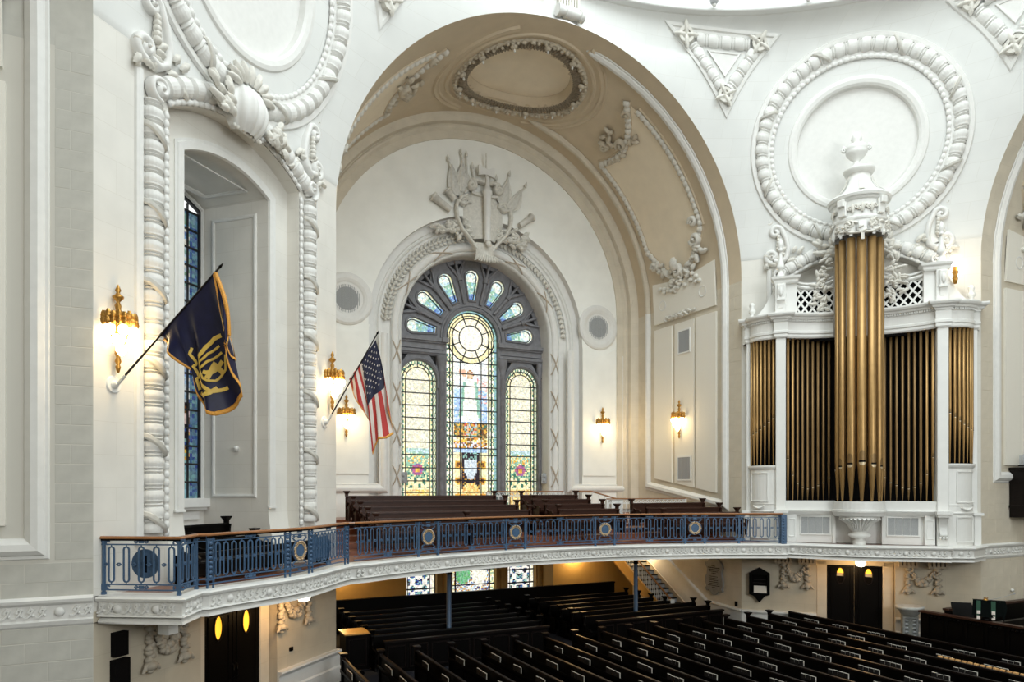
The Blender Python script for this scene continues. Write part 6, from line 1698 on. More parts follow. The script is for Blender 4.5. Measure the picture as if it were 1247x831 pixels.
emb(lerpts([(.40, .42), (.36, .52), (.42, .58), (.37, .66), (.42, .72), (.38, .80), (.40, .9)]), .035)
emb(lerpts([(.42, .90), (.50, .86), (.60, .80)]), .05)
emb(lerpts([(.52, .50), (.60, .44), (.68, .42), (.74, .44)]), .05); emb(lerpts([(.50, .56), (.60, .50), (.70, .50)]), .03); emb(lerpts([(.50, .62), (.58, .56), (.70, .56)]), .03)
emb(lerpts([(.52, .50), (.50, .6), (.53, .70), (.60, .74), (.68, .70), (.72, .6)]), .03); emb(lerpts([(.56, .70), (.62, .60), (.66, .72)]), .06); emb(lerpts([(.54, .64), (.60, .66), (.68, .62)]), .05)
emb(lerpts([(.90, .44), (.90, .62)]), .012, 'trident_mark'); emb(lerpts([(.885, .47), (.90, .53), (.915, .47)]), .012, 'trident_mark'); emb(lerpts([(.895, .72), (.905, .76)]), .03, 'trident_mark')
emb(lerpts([(.985, .02), (.95, .22), (.90, .42), (.84, .58), (.78, .72)]), .03, 'inner_fringe', M_fringe); emb(lerpts([(.78, .72), (.85, .80), (.92, .88), (.96, .97)]), .03, 'inner_fringe', M_fringe)
emb(lerpts([(.455, .70), (.50, .76), (.58, .82), (.66, .84)]), .045)
# flag 2 : stars and stripes
f2 = thing('striped_flag', 'red and white striped flag with stars on a slanted pole at the pier', 'flag', F_NW)
flagpole(f2, (3.37, -.10, 1.85), (3.37, -1.74, 4.30))
QA = Vector((3.37, -.80, 3.02)); QB = Vector((3.37, -1.64, 4.05))
ED2 = [(.80, 2.95, 0), (.98, 2.55, .03), (1.22, 2.2, 0), (1.42, 1.75, .08), (1.46, 1.25, .18), (1.50, .95, .10), (1.58, 1.2, 0), (1.70, 1.38, .05), (1.86, 1.4, .22), (1.98, 1.55, .30), (1.94, 2.2, .1)]
def f2s(u, v):
    top = QA.lerp(QB, u); k = u * (len(ED2) - 1); i = min(len(ED2) - 2, int(k)); f_ = k - i
    e = [ED2[i][j] + (ED2[i + 1][j] - ED2[i][j]) * f_ for j in range(3)]
    hem = Vector((3.37 + e[2], -e[0], e[1])); p = top.lerp(hem, v); fold = .07 * sin(u * 20 + v * 2) * v ** .8
    return (p.x + fold, p.y - .05 * sin(pi * v) * u, p.z)
cloth('cloth', f2, QA, QB, f2s, None, [M_red, M_white, M_blue], 78, 60, fill=lambda u, v: 2 if (u > .46 and v < .50) else (0 if int(u * 13 + 1e-6) % 2 == 0 else 1))
q = MB()
for r in range(9):
    for c in range(6 if r % 2 == 0 else 5):
        u = .49 + .055 * r; v = .05 + .075 * c + (.0375 if r % 2 else 0); p = Vector(f2s(u, v)); a = (Vector(f2s(u + .01, v)) - p).normalized(); b = (Vector(f2s(u, v + .01)) - p).normalized(); n = a.cross(b).normalized()
        for sg in (1, -1):
            o = len(q.v); P_ = []
            for k in range(10): rr = .032 if k % 2 == 0 else .014; P_.append(tuple(p + a * rr * cos(2 * pi * k / 10) + b * rr * sin(2 * pi * k / 10) + n * .008 * sg))
            q.add(P_, [tuple(range(10))], False)
s_ = q.obj('stars', M_white, f2); s_['kind'] = 'stuff'
q = MB(); rows = []
for i in range(61):
    p = Vector(f2s(i / 60, 1)); inn = (Vector(f2s(i / 60, .92)) - p).normalized(); rows.append([tuple(p - inn * .05 + Vector((.01, 0, 0))), tuple(p + inn * .012 + Vector((.012, 0, 0))), tuple(p + inn * .012 - Vector((.012, 0, 0))), tuple(p - inn * .05 - Vector((.01, 0, 0)))])
q.grid(rows, closed_u=True); q.obj('gold_fringe', M_fringe, f2)
# ================================================= MAIN FLOOR PEWS
PT = -4.58; BH = PT - FL
XS = [-7.83 + 1.033 * k for k in range(17)]
YE = 11.85
books = []; nb = 0
BK = MB(); BK.wbox(-.068, .068, -.016, .0, 0, .20); BK.wbox(-.068, .068, .020, .028, 0, .20)
CVR = BK.mesh('cover', M_cover)
BK = MB(); BK.wbox(-.070, .070, -.006, .020, .012, .206); BK.wbox(.060, .0765, -.006, .020, .012, .206); PG2 = BK.mesh('pages', M_page); BK = MB(); BK.wbox(-.066, .066, -.006, .020, .10, .206); BK.wbox(-.060, .060, -.016, .02, .201, .206) if 0 else None; PGS = BK.mesh('pages', M_page)
rb = random.Random(12)
for k, x in enumerate(XS):
    L = 13.5; lab = 'long near-black floor pew, %s counted from the left end' % (ORD[k] if k else 'first'); 
    # local +x runs towards -Y (south), people face +X : local -y must be +X
    mtx = Matrix.Translation((x, YE, FL)) @ Matrix.Rotation(-pi / 2, 4, 'Z') @ Matrix.Identity(4)
    # rotation by -90: local x -> -Y, local y -> +X ; people face local -y = -X, so mirror by using rack side
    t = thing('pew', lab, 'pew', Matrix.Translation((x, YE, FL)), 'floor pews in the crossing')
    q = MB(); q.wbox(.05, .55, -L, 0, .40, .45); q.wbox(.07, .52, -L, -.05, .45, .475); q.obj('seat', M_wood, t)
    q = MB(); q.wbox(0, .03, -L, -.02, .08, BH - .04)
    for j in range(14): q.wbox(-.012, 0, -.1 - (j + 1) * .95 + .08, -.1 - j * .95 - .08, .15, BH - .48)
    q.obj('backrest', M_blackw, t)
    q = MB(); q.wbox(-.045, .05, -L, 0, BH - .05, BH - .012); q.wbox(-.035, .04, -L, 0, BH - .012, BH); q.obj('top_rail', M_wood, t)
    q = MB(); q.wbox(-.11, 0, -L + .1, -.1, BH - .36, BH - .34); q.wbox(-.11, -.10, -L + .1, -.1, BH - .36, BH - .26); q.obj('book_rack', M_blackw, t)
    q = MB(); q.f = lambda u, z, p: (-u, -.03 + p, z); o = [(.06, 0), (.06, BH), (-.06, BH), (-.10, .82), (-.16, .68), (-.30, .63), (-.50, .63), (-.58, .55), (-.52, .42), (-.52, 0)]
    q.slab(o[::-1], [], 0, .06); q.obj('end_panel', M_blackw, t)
    if k < 16:
        q = MB(); q.wbox(-.05, .05, -.05, .05, BH - .02, BH + .03); z0 = BH + .02; z1 = BH + .09; s, b = .05, .10
        q.add([(-s, -s, z0), (s, -s, z0), (s, s, z0), (-s, s, z0), (-b, -b, z1), (b, -b, z1), (b, b, z1), (-b, b, z1)], [(0, 1, 5, 4), (1, 2, 6, 5), (2, 3, 7, 6), (3, 0, 4, 7), (4, 5, 6, 7), (0, 3, 2, 1)]); q.wbox(-.105, .105, -.105, .105, z1, z1 + .03); q.obj('post_cap', M_wood, t)
    # hymnals standing in the rack
    nc = 0
    for j in range(9):
        yc = YE - .95 - 1.36 * j + rb.uniform(-.12, .12)
        v_ = (yc + 7.242) * .9011 + (x + 12.022) * .4337   # depth
        h_ = (x + 12.022) * .9011 - (yc + 7.242) * .4337
        u_ = 621 + 859 * h_ / v_; vv = 594.4 - 859 * PT / v_
        if u_ > 1255 or vv > 830 or u_ < 405: continue
        cnt = rb.choice([3, 4, 4]) 
        if nb + cnt > 298: continue
        books.append((k, j, x, yc, cnt)); nb += cnt
for k, j, x, yc, cnt in books:
    for i in range(cnt):
        y = yc + (cnt / 2 - i - .5) * .158
        o = thing('hymnal', '%s white-edged hymnal in rack cluster %s from the far end of floor pew %s' % ({0: 'leftmost', cnt - 1: 'rightmost'}.get(i, 'second' if i == 1 else 'third'), ['one', 'two', 'three', 'four', 'five', 'six', 'seven', 'eight', 'nine'][j], ['one', 'two', 'three', 'four', 'five', 'six', 'seven', 'eight', 'nine', 'ten', 'eleven', 'twelve', 'thirteen', 'fourteen', 'fifteen', 'sixteen', 'seventeen'][k]), 'book',
                  Matrix.Translation((x - .055, y, FL + BH - .337)) @ Matrix.Rotation(-pi / 2, 4, 'Z') @ Matrix.Scale(rb.uniform(.90, 1.0), 4, (0, 0, 1)), 'hymnals in the pew racks')
        c = link('cover', CVR, o); c2 = link('pages', PG2 if i == cnt - 1 else PGS, o)
for k in range(14):
    y = 5.42 - .165 * 1 * k
    q = MB(); q.wbox(-.03, .03, -.056, .056, 0, .14); q.wbox(-.035, -.028, -.05, .05, .02, .13)
    lab = 'amber cushion in the long row on the pew back, %s from the left' % (['first', 'second', 'third', 'fourth', 'fifth', 'sixth', 'seventh', 'eighth', 'ninth', 'tenth', 'eleventh', 'twelfth', 'thirteenth', 'fourteenth'][k])
    tag(q.obj('kneeler_cushion', M_cush, None, frame(XS[15] - .13, y, 0, PT - .30)), lab, 'cushion', 'row of amber cushions')
# transept floor pews under the gallery
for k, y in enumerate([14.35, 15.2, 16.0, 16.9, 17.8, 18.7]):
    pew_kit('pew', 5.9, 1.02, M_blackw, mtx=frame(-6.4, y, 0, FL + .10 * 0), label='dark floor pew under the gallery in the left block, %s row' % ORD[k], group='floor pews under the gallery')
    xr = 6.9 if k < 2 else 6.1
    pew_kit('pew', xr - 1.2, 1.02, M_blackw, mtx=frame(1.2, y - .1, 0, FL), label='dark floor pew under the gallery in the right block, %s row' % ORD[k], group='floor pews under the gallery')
for x0, x1, y, lb in ((-6.2, -.6, 13.55, 'left'), (1.3, 6.9, 13.45, 'right')):
    t = thing('pew_front_screen', 'panelled dark screen in front of the %s block of pews under the gallery' % lb, 'screen', frame(x0, y, 0, FL), 'panelled pew screens')
    q = MB(); q.wbox(0, x1 - x0, -.03, .03, 0, .92); q.obj('board', M_blackw, t); q = MB(); q.wbox(-.03, x1 - x0 + .03, -.08, .08, .92, .98); q.obj('cap_rail', M_wood, t)
    n = 8
    for k in range(n):
        a0 = (x1 - x0) * k / n + .08; a1 = (x1 - x0) * (k + 1) / n - .08; q = MB(lambda x, z, p: (x, -.03 - p, z)); q.mould([(a0, .15), (a1, .15), (a1, .8), (a0, .8)], [(-.03, 0), (-.02, .02), (.01, .02), (.02, 0)], closed=True, capends=False); q.obj('panel_moulding', M_wood, t)
q = MB(); q.wbox(-7.7, 6.35, YB - .55, YB - .48, FL, -4.36); q.wbox(-7.7, 6.35, YB - .6, YB - .42, -4.36, -4.30); struct('wainscot_north', q, M_blackw)
# cabinet beside the pier
t = thing('wooden_cabinet', 'dark panelled cabinet with a bright lit wooden top beside the left pier', 'cabinet', frame(-6.85, 14.75, 0, FL))
q = MB(); q.wbox(-.36, .36, -.42, .42, 0, 1.08); q.obj('body', M_blackw, t); q = MB(); q.wbox(-.40, .40, -.46, .46, 1.08, 1.12); q.obj('top', mat('honey_wood_top', (.62, .36, .12), .25), t)
q = MB(lambda x, z, p: (x, -.42 - p, z)); q.mould([(-.26, .15), (.26, .15), (.26, .95), (-.26, .95)], [(-.03, 0), (-.02, .02), (.01, .02), (.02, 0)], closed=True, capends=False); q.obj('door_panel', M_wood, t)
l = bpy.data.lights.new('gallery_downlight', 'SPOT'); l.energy = 75; l.color = (1, .72, .3); l.spot_size = radians(46); l.shadow_soft_size = .06
dl_ = thing('recessed_downlight', 'recessed downlight under the gallery over the cabinet', 'lamp', frame(-6.85, 14.75, 0, GF - .56)); q = MB(); q.lathe([(.0, .005), (.07, .0), (.09, -.01), (.09, .02)], n=12); q.obj('trim_ring', M_brass, dl_)
o = bpy.data.objects.new('downlight', l); COL.objects.link(o); o.parent = dl_; o.location = (0, 0, -.05)
# slender blue columns
for x, lb in ((-3.62, 'slim blue iron column under the gallery in front of the lower windows'), (3.98, 'slim blue iron column under the gallery beside the stairs')):
    t = thing('iron_column', lb, 'column', frame(x, 14.95, 0, FL), 'iron columns under the gallery')
    q = MB(); q.lathe([(.14, 0), (.14, .1), (.085, .16), (.08, 2.5), (.075, 2.7)], n=14); q.obj('shaft', M_iron, t)
    q = MB(); q.lathe([(.08, 2.7), (.11, 2.74), (.08, 2.78), (.12, 2.9), (.2, 3.02), (.2, 3.1)], n=14); q.wbox(-.24, .24, -.24, .24, 3.02, 3.10); q.obj('capital', M_blackw, t)
# ================================================= LOWER WALLS
M_garl = mat('tan_carved_stone', (.46, .41, .33), .75, vary=.12, scale=8)
def garland(F, xa, xb, z, label):
    t = thing('fruit_garland', label, 'garland', F, 'carved garlands under the gallery')
    for x in (xa, xb):
        q = MB(OF); 
        for k in range(5): q.box(x - .32 + .13 * k, x - .23 + .13 * k, z, z + .28, .0, .30)
        q.box(x - .36, x + .36, z + .2, z + .32, 0, .5); q.box(x - .30, x + .30, z - .06, z + .02, 0, .22); q.obj('bracket', M_garl, t)
        q = MB(OF); q.blob(x, z - .12, .1, .12, .09, .1)
        for k in range(8): q.blob(x + .045 * cos(k * 2.1), z - .24 - .075 * k, .09, .08 + .004 * k, .07, .08, nu=6, nv=4)
        q.blob(x, z - .88, .1, .16, .10, .12, ridge=.08); q.blob(x, z - .99, .09, .07, .05, .07); q.leaf(x - .1, z - .84, .1, .18, .1, -2.2, .06); q.leaf(x + .1, z - .84, .1, .18, .1, -.9, .06)
        q.obj('tassel', M_garl, t)
    q = MB(OF); n = 17; rr_ = random.Random(4)
    for k in range(n):
        u = k / (n - 1); x = xa + .12 + (xb - xa - .24) * u; zc_ = z - .22 - .40 * sin(pi * u); s = .06 + .06 * sin(pi * u)
        for j in range(3): q.blob(x + rr_.uniform(-.03, .03), zc_ + rr_.uniform(-.8, .8) * s, .08 + rr_.uniform(0, .05), s * .7, s * .7, s * .8, nu=6, nv=4)
        if k % 3 == 0: q.leaf(x, zc_, .12, .16, .09, rr_.uniform(0, 6), .06)
    q.obj('swag', M_garl, t)
garland(F_NW, -2.75, -1.85, -2.66, 'carved fruit garland with brackets left of the lit oval door windows')
garland(F_NW, 1.35, 2.50, -2.66, 'carved fruit garland under the gallery right of the left double doors')
garland(F_NE, -2.45, -1.62, -2.78, 'carved fruit garland left of the doors below the organ')
garland(F_NE, 1.70, 2.62, -2.78, 'carved fruit garland right of the doors below the organ')
def doors(F, label, glow):
    t = thing('double_doors', label, 'door', F)
    for sg in (-1, 1):
        q = MB(OF); x0, x1 = sorted((sg * .01, sg * .93)); q.slab([(x0, FL), (x1, FL), (x1, -2.86), (x0, -2.86)], [[(sg * .47 + .135 * cos(a), -3.24 + .28 * sin(a)) for a in [2 * pi * k / 24 for k in range(24)]]], -.32, -.26)
        lf = q.obj('door_leaf', M_blackw, t)
        q = MB(OF); q.mould([(sg * .47 + .15 * cos(-2 * pi * k / 24), -3.24 + .30 * sin(-2 * pi * k / 24)) for k in range(24)], [(-.03, -.26), (-.02, -.24), (.01, -.24), (.02, -.26)], closed=True, capends=False); q.obj('oval_rim', M_wood, lf)
        q = MB(OF)
        if glow: q.plate([(sg * .47 + .14 * cos(a), -3.24 + .29 * sin(a)) for a in [2 * pi * k / 24 for k in range(24)]], [], -.29); q.obj('oval_pane', M_glow, lf)
        else:
            q.plate([(sg * .47 + .14 * cos(a), -3.24 + .29 * sin(a)) for a in [pi * k / 16 + .25 for k in range(14)]], [], -.29); q.obj('lit_pane', M_glow, lf)
            q = MB(OF); q.plate([(sg * .47 + .14 * cos(a), -3.24 + .29 * sin(a)) for a in [pi + 2.9 * k / 16 + .1 for k in range(17)]], [], -.295); q.obj('dark_pane', M_black, lf)
        q = MB(lambda x, z, p: (x, .26 - p, z)); xa, xb = sorted((sg * .14, sg * .80)); q.mould([(xa, -5.3), (xb, -5.3), (xb, -2.96), (xa, -2.96)], [(-.02, 0), (-.01, .02), (.01, .02), (.02, 0)], closed=True, capends=False); q.obj('raised_moulding', M_blackw, lf)
        q = MB(); q.tube([(sg * .06, .24, -4.5), (sg * .06, .16, -4.45), (sg * .06, .16, -4.2), (sg * .06, .24, -4.15)], .015, 6); q.obj('pull_handle', M_blackw, lf)
    q = MB(OF)
    for sg in (-1, 1): x0, x1 = sorted((sg * .93, sg * 1.28)); q.bbox(x0, x1, FL, -2.72, -.35, -.22, .02)
    q.box(-1.28, 1.28, -2.86, -2.72, -.35, -.22); q.obj('casing', M_wall2, t)
doors(F_NW, 'dark double doors with amber lit oval panes below the left gallery', True)
doors(F_NE, 'dark double doors with oval panes below the organ', False)
# chair rails, plinths of the piers
for F_, nm in ((F_NW, '13'), (F_NE, '14')):
    q = MB(OF); hw = (A - H) / sqrt(2)
    for (x0, x1) in ((-hw, -1.3), (1.3, hw + .10)):
        q.mould([(x0, -4.72), (x1, -4.72)], [(-.9, 0), (-.9, .10), (-.45, .10), (-.40, .07), (-.1, .07), (-.05, .10), (.0, .14), (.05, .13), (.06, .02), (.07, 0)])
    struct('baseboard_' + ('northwest' if nm == '13' else 'northeast'), q, M_plas, F_)
q = MB(lambda x, z, p: (H - p, x, z)); q.mould([(19.4, -4.35 + .95), (15.0, -4.72), (13.3, -4.72)][::1] if 0 else [(13.28, -4.72), (15.2, -4.62), (18.6, -2.6)], [(-.9, 0), (-.9, .06), (-.05, .06), (.0, .12), (.05, .1), (.07, 0)]); struct('baseboard_east', q, M_plas)
# black boxes on the left pier, conduit, wall switches
for z0, z1, x0, x1, lb in ((-3.19, -2.73, -3.58, -3.29, 'upper black speaker box on the wall at the lower left'), (-3.75, -3.25, -3.60, -3.25, 'lower black speaker box on the wall at the lower left'), (-4.2, -3.83, -3.62, -3.2, 'lowest black box on the wall at the bottom left edge')):
    q = MB(OF); q.bbox(x0, x1, z0, z1, 0, .14, .01); tag(q.obj('speaker_box', M_black, None, F_NW), lb, 'box', 'black boxes on the left pier')
t = thing('ceiling_duct', 'boxed white duct elbow under the left gallery corner', 'duct', F_NW)
q = MB(); q.wbox(-2.95, -2.7, -.75, -.5, -2.85, -2.52); q.wbox(-2.95, -2.1, -.75, -.5, -2.66, -2.52); q.obj('duct_box', M_case, t)
q = MB(); q.wbox(-3.3, -2.2, -.9, -.5, -2.53, -2.49); q.obj('duct_plate', M_case, t)
for F_, x, z, lb in ((F_NW, 1.78, -4.25, 'small dark switch plate on the wall right of the left doors'),):
    q = MB(OF); q.bbox(x, x + .12, z, z + .1, 0, .05, .005); tag(q.obj('switch_box', M_blackw, None, F_), lb, 'switch')
q = MB(lambda x, z, p: (H - p, -x, z)); q.bbox(-13.62, -13.50, -4.58, -4.40, 0, .05, .005); tag(q.obj('switch_box', M_black, None), 'small black switch on the wall left of the book cabinet', 'switch')
# memorial tablet with inscription
mt = thing('memorial_tablet', 'grey scrolled memorial tablet with dark inscription under the gallery', 'tablet', frame(H, 14.75, -pi / 2, -3.62))
q = MB(OF); o = [(-.42, .62), (-.30, .72), (-.12, .78), (.12, .78), (.30, .72), (.46, .55), (.50, .42), (.42, .30), (.44, .1), (.50, -.1), (.50, -.3), (.42, -.42), (.50, -.5), (.40, -.56), (.25, -.52), (.12, -.66), (0, -.70), (-.12, -.66), (-.25, -.5), (-.42, -.56), (-.50, -.46), (-.44, -.35), (-.5, -.2), (-.52, 0), (-.42, .15), (-.40, .35), (-.5, .5), (-.5, .6)]
q.slab(o[::-1], [], 0, .08); q.obj('stone_scroll', mat('grey_marble', (.23, .23, .225), .5, vary=.15, scale=5), mt)
rr_ = random.Random(21); q = MB(OF)
for k in range(12):
    z = .46 - .072 * k - (.06 if k > 4 else 0); hw = [.12, .34, .30, .25, .12, .22, .28, .27, .27, .25, .34, .1][k]; x = -hw
    while x < hw - .02:
        l_ = rr_.uniform(.03, .09); q.box(x, min(hw, x + l_), z, z + (.032 if k in (1, 2) else .024), .08, .086); x += l_ + .014
l2 = q.obj('inscription', M_black, mt); l2['kind'] = 'stuff'
# book cabinet with open book
bc = thing('book_cabinet', 'black pointed wall cabinet with an open book on its shelf', 'cabinet', F_NE @ frame(-3.30, 0, 0, -3.68))
q = MB(OF); o = [(-.37, .44), (0, .66), (.37, .44), (.37, -.36), (.2, -.42), (0, -.66), (-.2, -.42), (-.37, -.36)]; ih = [(-.29, .38), (.29, .38), (.29, -.30), (-.29, -.30)]
q.slab(o[::-1], [ih], 0, .2); q.obj('case', M_blackw, bc); q = MB(OF); q.plate(ih[::-1], [], .01); q.obj('back', M_black, bc)
q = MB(OF); q.box(-.24, .26, .04, .07, .0, .03); q.box(-.2, .24, .16, .19, 0, .03); q.obj('title_strip', M_wood, bc)
ob = thing('open_book', 'open book with white pages in the black wall cabinet', 'book', F_NE @ frame(-3.27, -.12, 0, -3.86))
for sg in (-1, 1):
    q = MB(); x0, x1 = sorted((0, sg * .23)); P = [(x0, -.10, -.12), (x1, -.10, -.12), (x1, .06, .11), (x0, .06, .11)]; q.add(P + [(a, b - .02, c + .03) for a, b, c in P], [(0, 3, 2, 1), (4, 5, 6, 7), (0, 1, 5, 4), (1, 2, 6, 5), (2, 3, 7, 6), (3, 0, 4, 7)]); q.obj('page_block', M_page, ob)
# stairs down along the east wall of the transept
st = thing('staircase', 'staircase with dark treads rising under the gallery along the side wall', 'stairs')
n = 15
for k in range(n):
    y = 16.0 + .27 * k; z = FL + .172 * (k + 1)
    q = MB(); q.wbox(6.45, 7.68, y, y + .30, z - .04, z); q.obj('tread', M_blackw, st)
    q = MB(); q.wbox(6.45, 7.68, y + .02, y + .05, z - .172, z - .04); q.obj('riser', M_stone2 if 0 else M_gray, st)
for x, nm in ((6.38, 'outer_string'), (7.66, 'wall_string')):
    q = MB(lambda y, z, p: (x + p, y, z)); q.slab([(15.9, FL), (16.15, FL), (20.2, FL + 2.3), (20.2, FL + 2.95), (15.9, FL + .35)][::1], [], -.04, .04); q.obj(nm, M_must if x < 7 else M_wall2, st)
q = MB(); q.tube([(6.38, 15.9, FL + 1.05), (6.38, 20.2, FL + 3.75)], .04, 6); q.obj('handrail', M_rail, st)
q = MB()
for k in range(30):
    y = 15.95 + .14 * k; z = FL + .35 + (y - 15.9) * .63; q.tube([(6.38, y, z), (6.38, y, z + .66)], .014, 4, False)
    if k % 2: q.tube([(6.38, y, z + .1), (6.38, y + .14, z + .62)], .01, 4, False)
q.obj('balusters', M_case, st)
q = MB(); q.wbox(6.28, 6.48, 15.75, 15.95, FL, FL + 1.05); 
for k in range(4): q.wbox(6.2 + .0, 6.27, 15.75 + .0, 15.95, FL, FL + 1.0)
q.obj('newel', M_case, st)
# ================================================= CHANCEL SIDE (lower right)
ft = thing('stone_font', 'grey carved stone pedestal with round basin top left of the chancel rail', 'font', F_NE @ frame(1.62, -.75, 0, FL))
q = MB(); q.wbox(-.30, .30, -.26, .26, 0, .12); q.wbox(-.24, .24, -.20, .20, .12, 1.18); q.obj('shaft', mat('grey_carved_stone', (.30, .31, .29), .8, vary=.2, scale=9, bump=.3), ft)
q = MB(lambda x, z, p: (x, -.2 - p, z))
for c in (-.12, .12):
    for j in range(6): q.blob(c, .35 + .13 * j, 0, .07, .05, .03, nu=6, nv=4)
q.mould([(-.2, .2), (.2, .2), (.2, 1.1), (-.2, 1.1)], [(-.015, 0), (-.01, .02), (.01, .02), (.015, 0)], closed=True, capends=False); q.obj('carved_panel', M_gray, ft)
q = MB(); q.lathe([(.24, 1.18), (.30, 1.24), (.32, 1.32), (.44, 1.40), (.46, 1.48), (.40, 1.50), (.33, 1.48), (.28, 1.42), (0, 1.40)], n=28); q.obj('basin', mat('pale_stone_basin', (.45, .45, .42), .7, vary=.1), ft)
cr = thing('chancel_rail', 'dark carved chancel rail running right behind the last pew', 'rail')
X0 = 10.55
q = MB(); q.wbox(X0 - .05, X0 + .05, -1.0, 8.02, FL, -4.14); q.obj('board', M_blackw, cr); q = MB(); q.wbox(X0 - .12, X0 + .12, -1.0, 8.05, -4.14, -4.08); q.obj('cap_rail', M_wood2, cr)
for k in range(14):
    y = 7.75 - .62 * k; q = MB(lambda x, z, p: (X0 - .05 - p, -x, z)); q.mould([(-y, -4.9), (-y, -4.35)] + arc(-y + .25, -4.35, .25, 180, 0, 8) + [(-y + .5, -4.9)], [(-.02, 0), (-.02, .03), (.02, .03), (.02, 0)]); 
    for j in range(3): q.blob(-y + .12 + .13 * j, -4.24, .02, .05, .04, .03, nu=6, nv=4)
    q.obj('carved_arch', M_blackw, cr)
cs = thing('chancel_stall', 'dark choir stall against the wall right of the organ', 'stall')
q = MB(); q.wbox(10.72, 19, 7.25, 7.35, FL, -4.0); q.obj('back', M_blackw, cs); q = MB(); q.wbox(10.70, 19, 7.18, 7.40, -4.0, -3.93); q.obj('cap_rail', M_wood2, cs)
q = MB(); q.wbox(11.2, 19, 6.0, 6.08, FL, -4.25); q.wbox(11.2, 19, 5.95, 6.12, -4.25, -4.2); q.obj('front', M_blackw, cs)
ms = thing('music_desk', 'dark reading desk standing behind the chancel rail', 'desk', frame(11.1, 7.0, -.7, -4.08)); q = MB(); q.add([(-.3, -.1, -.1), (.3, -.1, -.1), (.3, .1, .35), (-.3, .1, .35), (-.3, -.07, -.12), (.3, -.07, -.12), (.3, .13, .33), (-.3, .13, .33)], [(0, 1, 2, 3), (4, 7, 6, 5), (0, 4, 5, 1), (1, 5, 6, 2), (2, 6, 7, 3), (3, 7, 4, 0)]); q.obj('desk_top', M_blackw, ms); q = MB(); q.tube([(0, 0, -1.4), (0, 0, 0)], .04, 8); q.obj('stem', M_blackw, ms)
lt = thing('lectern', 'dark lectern draped in green cloth with white tabs and a thin microphone', 'lectern', frame(10.60, 5.98, -.95, -3.68) @ Matrix.Scale(.82, 4))
q = MB(); q.lathe([(.04, -2.0), (.3, -1.98), (.28, -1.85), (.1, -1.75), (.07, -1.2), (.14, -1.05), (.10, -.95), (.07, -.6), (.20, -.5), (.24, -.42), (.08, -.36), (.06, 0)], n=14); q.obj('stand', M_blackw, lt)
q = MB(); rows = []
for i in range(8):
    t = i / 7; rows.append([(u * (.42 - .05 * t) + (.1 * t * u), -.18 - .1 * t + .03 * cos(u * 9) * t, .28 - .62 * t * (1 if abs(u) < .8 else .9)) for u in [j / 6 - 1 for j in range(13)]])
q.grid(rows); rows = [[(u * .42, -.18 + .38 * s, .28 - .02 * s) for u in [j / 6 - 1 for j in range(13)]] for s in (0, .5, 1)]; q.grid(rows)
for i in range(1): pass
rows = [[(.42 + .2 * s + .05 * sin(v * 5), .2 - .3 * s * v, .26 - .62 * v * (s + .3)) for v in [j / 8 for j in range(9)]] for s in (0, .5, 1)]; q.grid(rows); q.obj('cloth', mat('dark_green_velvet', (.002, .0035, .003), .9, spec=.08), lt)
for sg in (-.5, .42):
    q = MB(lambda x, z, p: (x, -.24 - p, z)); q.slab([(sg * .5 - .07, -.32), (sg * .5 + .07, -.32), (sg * .5 + .07, .26), (sg * .5 - .07, .26)], [], -.04, .03); q.obj('green_stole', M_green, lt)
    q = MB(lambda x, z, p: (x, -.27 - p, z)); q.slab([(sg * .5 - .055, -.42), (sg * .5 + .055, -.42), (sg * .5 + .055, -.29), (sg * .5 - .055, -.29)], [], -.03, .02); q.slab([(sg * .5 - .055, -.22), (sg * .5 + .055, -.22), (sg * .5 + .055, -.10), (sg * .5 - .055, -.10)], [], -.01, .02); q.blob(sg * .5, -.16, .025, .025, .025, .01); q.obj('white_tab', M_white, lt)
q = MB(); q.tube([(.0, 0, .28), (.15, -.05, .30), (.5, -.1, .42), (.85, -.1, .58)], .008, 5); q.tube([(.84, -.1, .575), (.89, -.1, .60)], .03, 8); q.obj('microphone', M_gray, lt)
q = MB()
for k in range(8): a = 2 * pi * k / 8; q.tube([(0, 0, .27), (.07 * cos(a), .07 * sin(a), .36)], .01, 4)
q.lathe([(0, .2), (.09, .22), (.09, .3), (0, .33)], n=10); q.obj('brass_head', M_brass, lt)
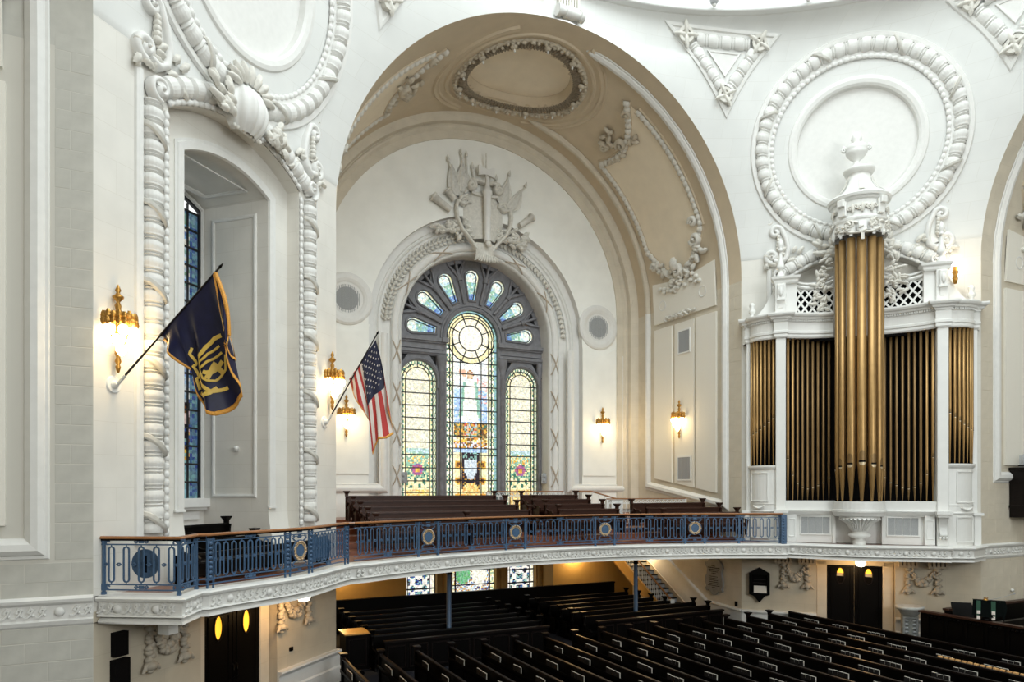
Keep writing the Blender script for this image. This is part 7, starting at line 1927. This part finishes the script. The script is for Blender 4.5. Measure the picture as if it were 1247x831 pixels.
# organ console box at the right edge
oc_ = thing('choir_organ_case', 'dark wooden case with a rank of small pipes at the right edge', 'case', frame(A + 1.62, H - .03, 0, 0))
q = MB(); q.wbox(0, 2.6, -.6, 0, -1.05, .70); q.wbox(-.05, 2.6, -.66, 0, .62, .72); q.wbox(-.04, 2.6, -.64, 0, .18, .24); q.wbox(-.04, 2.6, -.64, 0, -.72, -.62); q.obj('case', M_wood, oc_)
for k in range(14):
    q = MB(); q.lathe([(.012, .72), (.02, .8), (.02, 1.15 + .02 * (k % 3)), (0, 1.16)], c=(.08 + .1 * k, -.3, 0), n=6); q.obj('small_pipe', M_gray, oc_)
q = MB(); q.wbox(.0, 2.6, -.32, -.28, .76, .80); q.obj('pipe_rack', M_blackw, oc_)
q = MB(lambda x, z, p: (x, -p, z)); q.mould([(-.45, .7 + ZS), (-.45, -1.35), (2.2, -1.35)], [(-.05, 0), (-.04, .1), (.04, .12), (.1, .05), (.12, 0)]) if 0 else None
tag(q, None) if 0 else None
q = MB(OF); q.lathe([(0, 0), (.05, 0), (.05, .08), (0, .1)], c=(15.0, H - .12, -3.65), n=10, axis='y'); tag(q.obj('wall_camera', M_case), 'small white camera on the wall above the lectern', 'camera')
# lamps of the dome ring
for ang_, lab_ in ((66.8, 'small round grey lamp at the top edge above the triangular relief'), (52.6, 'small round grey lamp at the top edge just left of the organ medallion')):
    a = radians(ang_); t = thing('ring_lamp', lab_, 'lamp', frame(12.9 * cos(a), 12.9 * sin(a), 0, 17.12), 'ring cornice lamps')
    q = MB(); q.lathe([(0, -.27), (.07, -.25), (.14, -.15), (.16, -.05), (.12, .08), (.05, .15), (.05, .4)], n=12); q.obj('lamp_body', M_gray, t)
    q = MB(); q.lathe([(0, -.32), (.06, -.29), (.08, -.24)], n=8); q.obj('bulb', M_plas, t)
    q = MB(); q.tube([(0, 0, .4), (.0, 0, .5), (.5 * cos(a), .5 * sin(a), .5)], .03, 6); q.obj('arm', M_gray, t)
# carved foliage and other small repeated work too fine to pick apart
for o in bpy.data.objects:
    if o.type == 'MESH' and o.parent and o.name.split('.')[0] in ('acanthus', 'leaves', 'laurel_band', 'laurel_leaves', 'leaf_ring', 'wrapping_leaves', 'torus_leaves', 'oak_leaves', 'foliage_strip', 'carved_foliage', 'dentils', 'balusters', 'lattice', 'crossed_ribbons', 'drum_acanthus', 'fretwork', 'foot_cartouche', 'head_cartouche', 'pedestal_mouldings', 'goblet_flutes', 'roof_ribs', 'gold_fringe', 'swag', 'tassel', 'glazing_bars', 'carved_ribs', 'drapery', 'fillet'):
        o['kind'] = 'stuff'
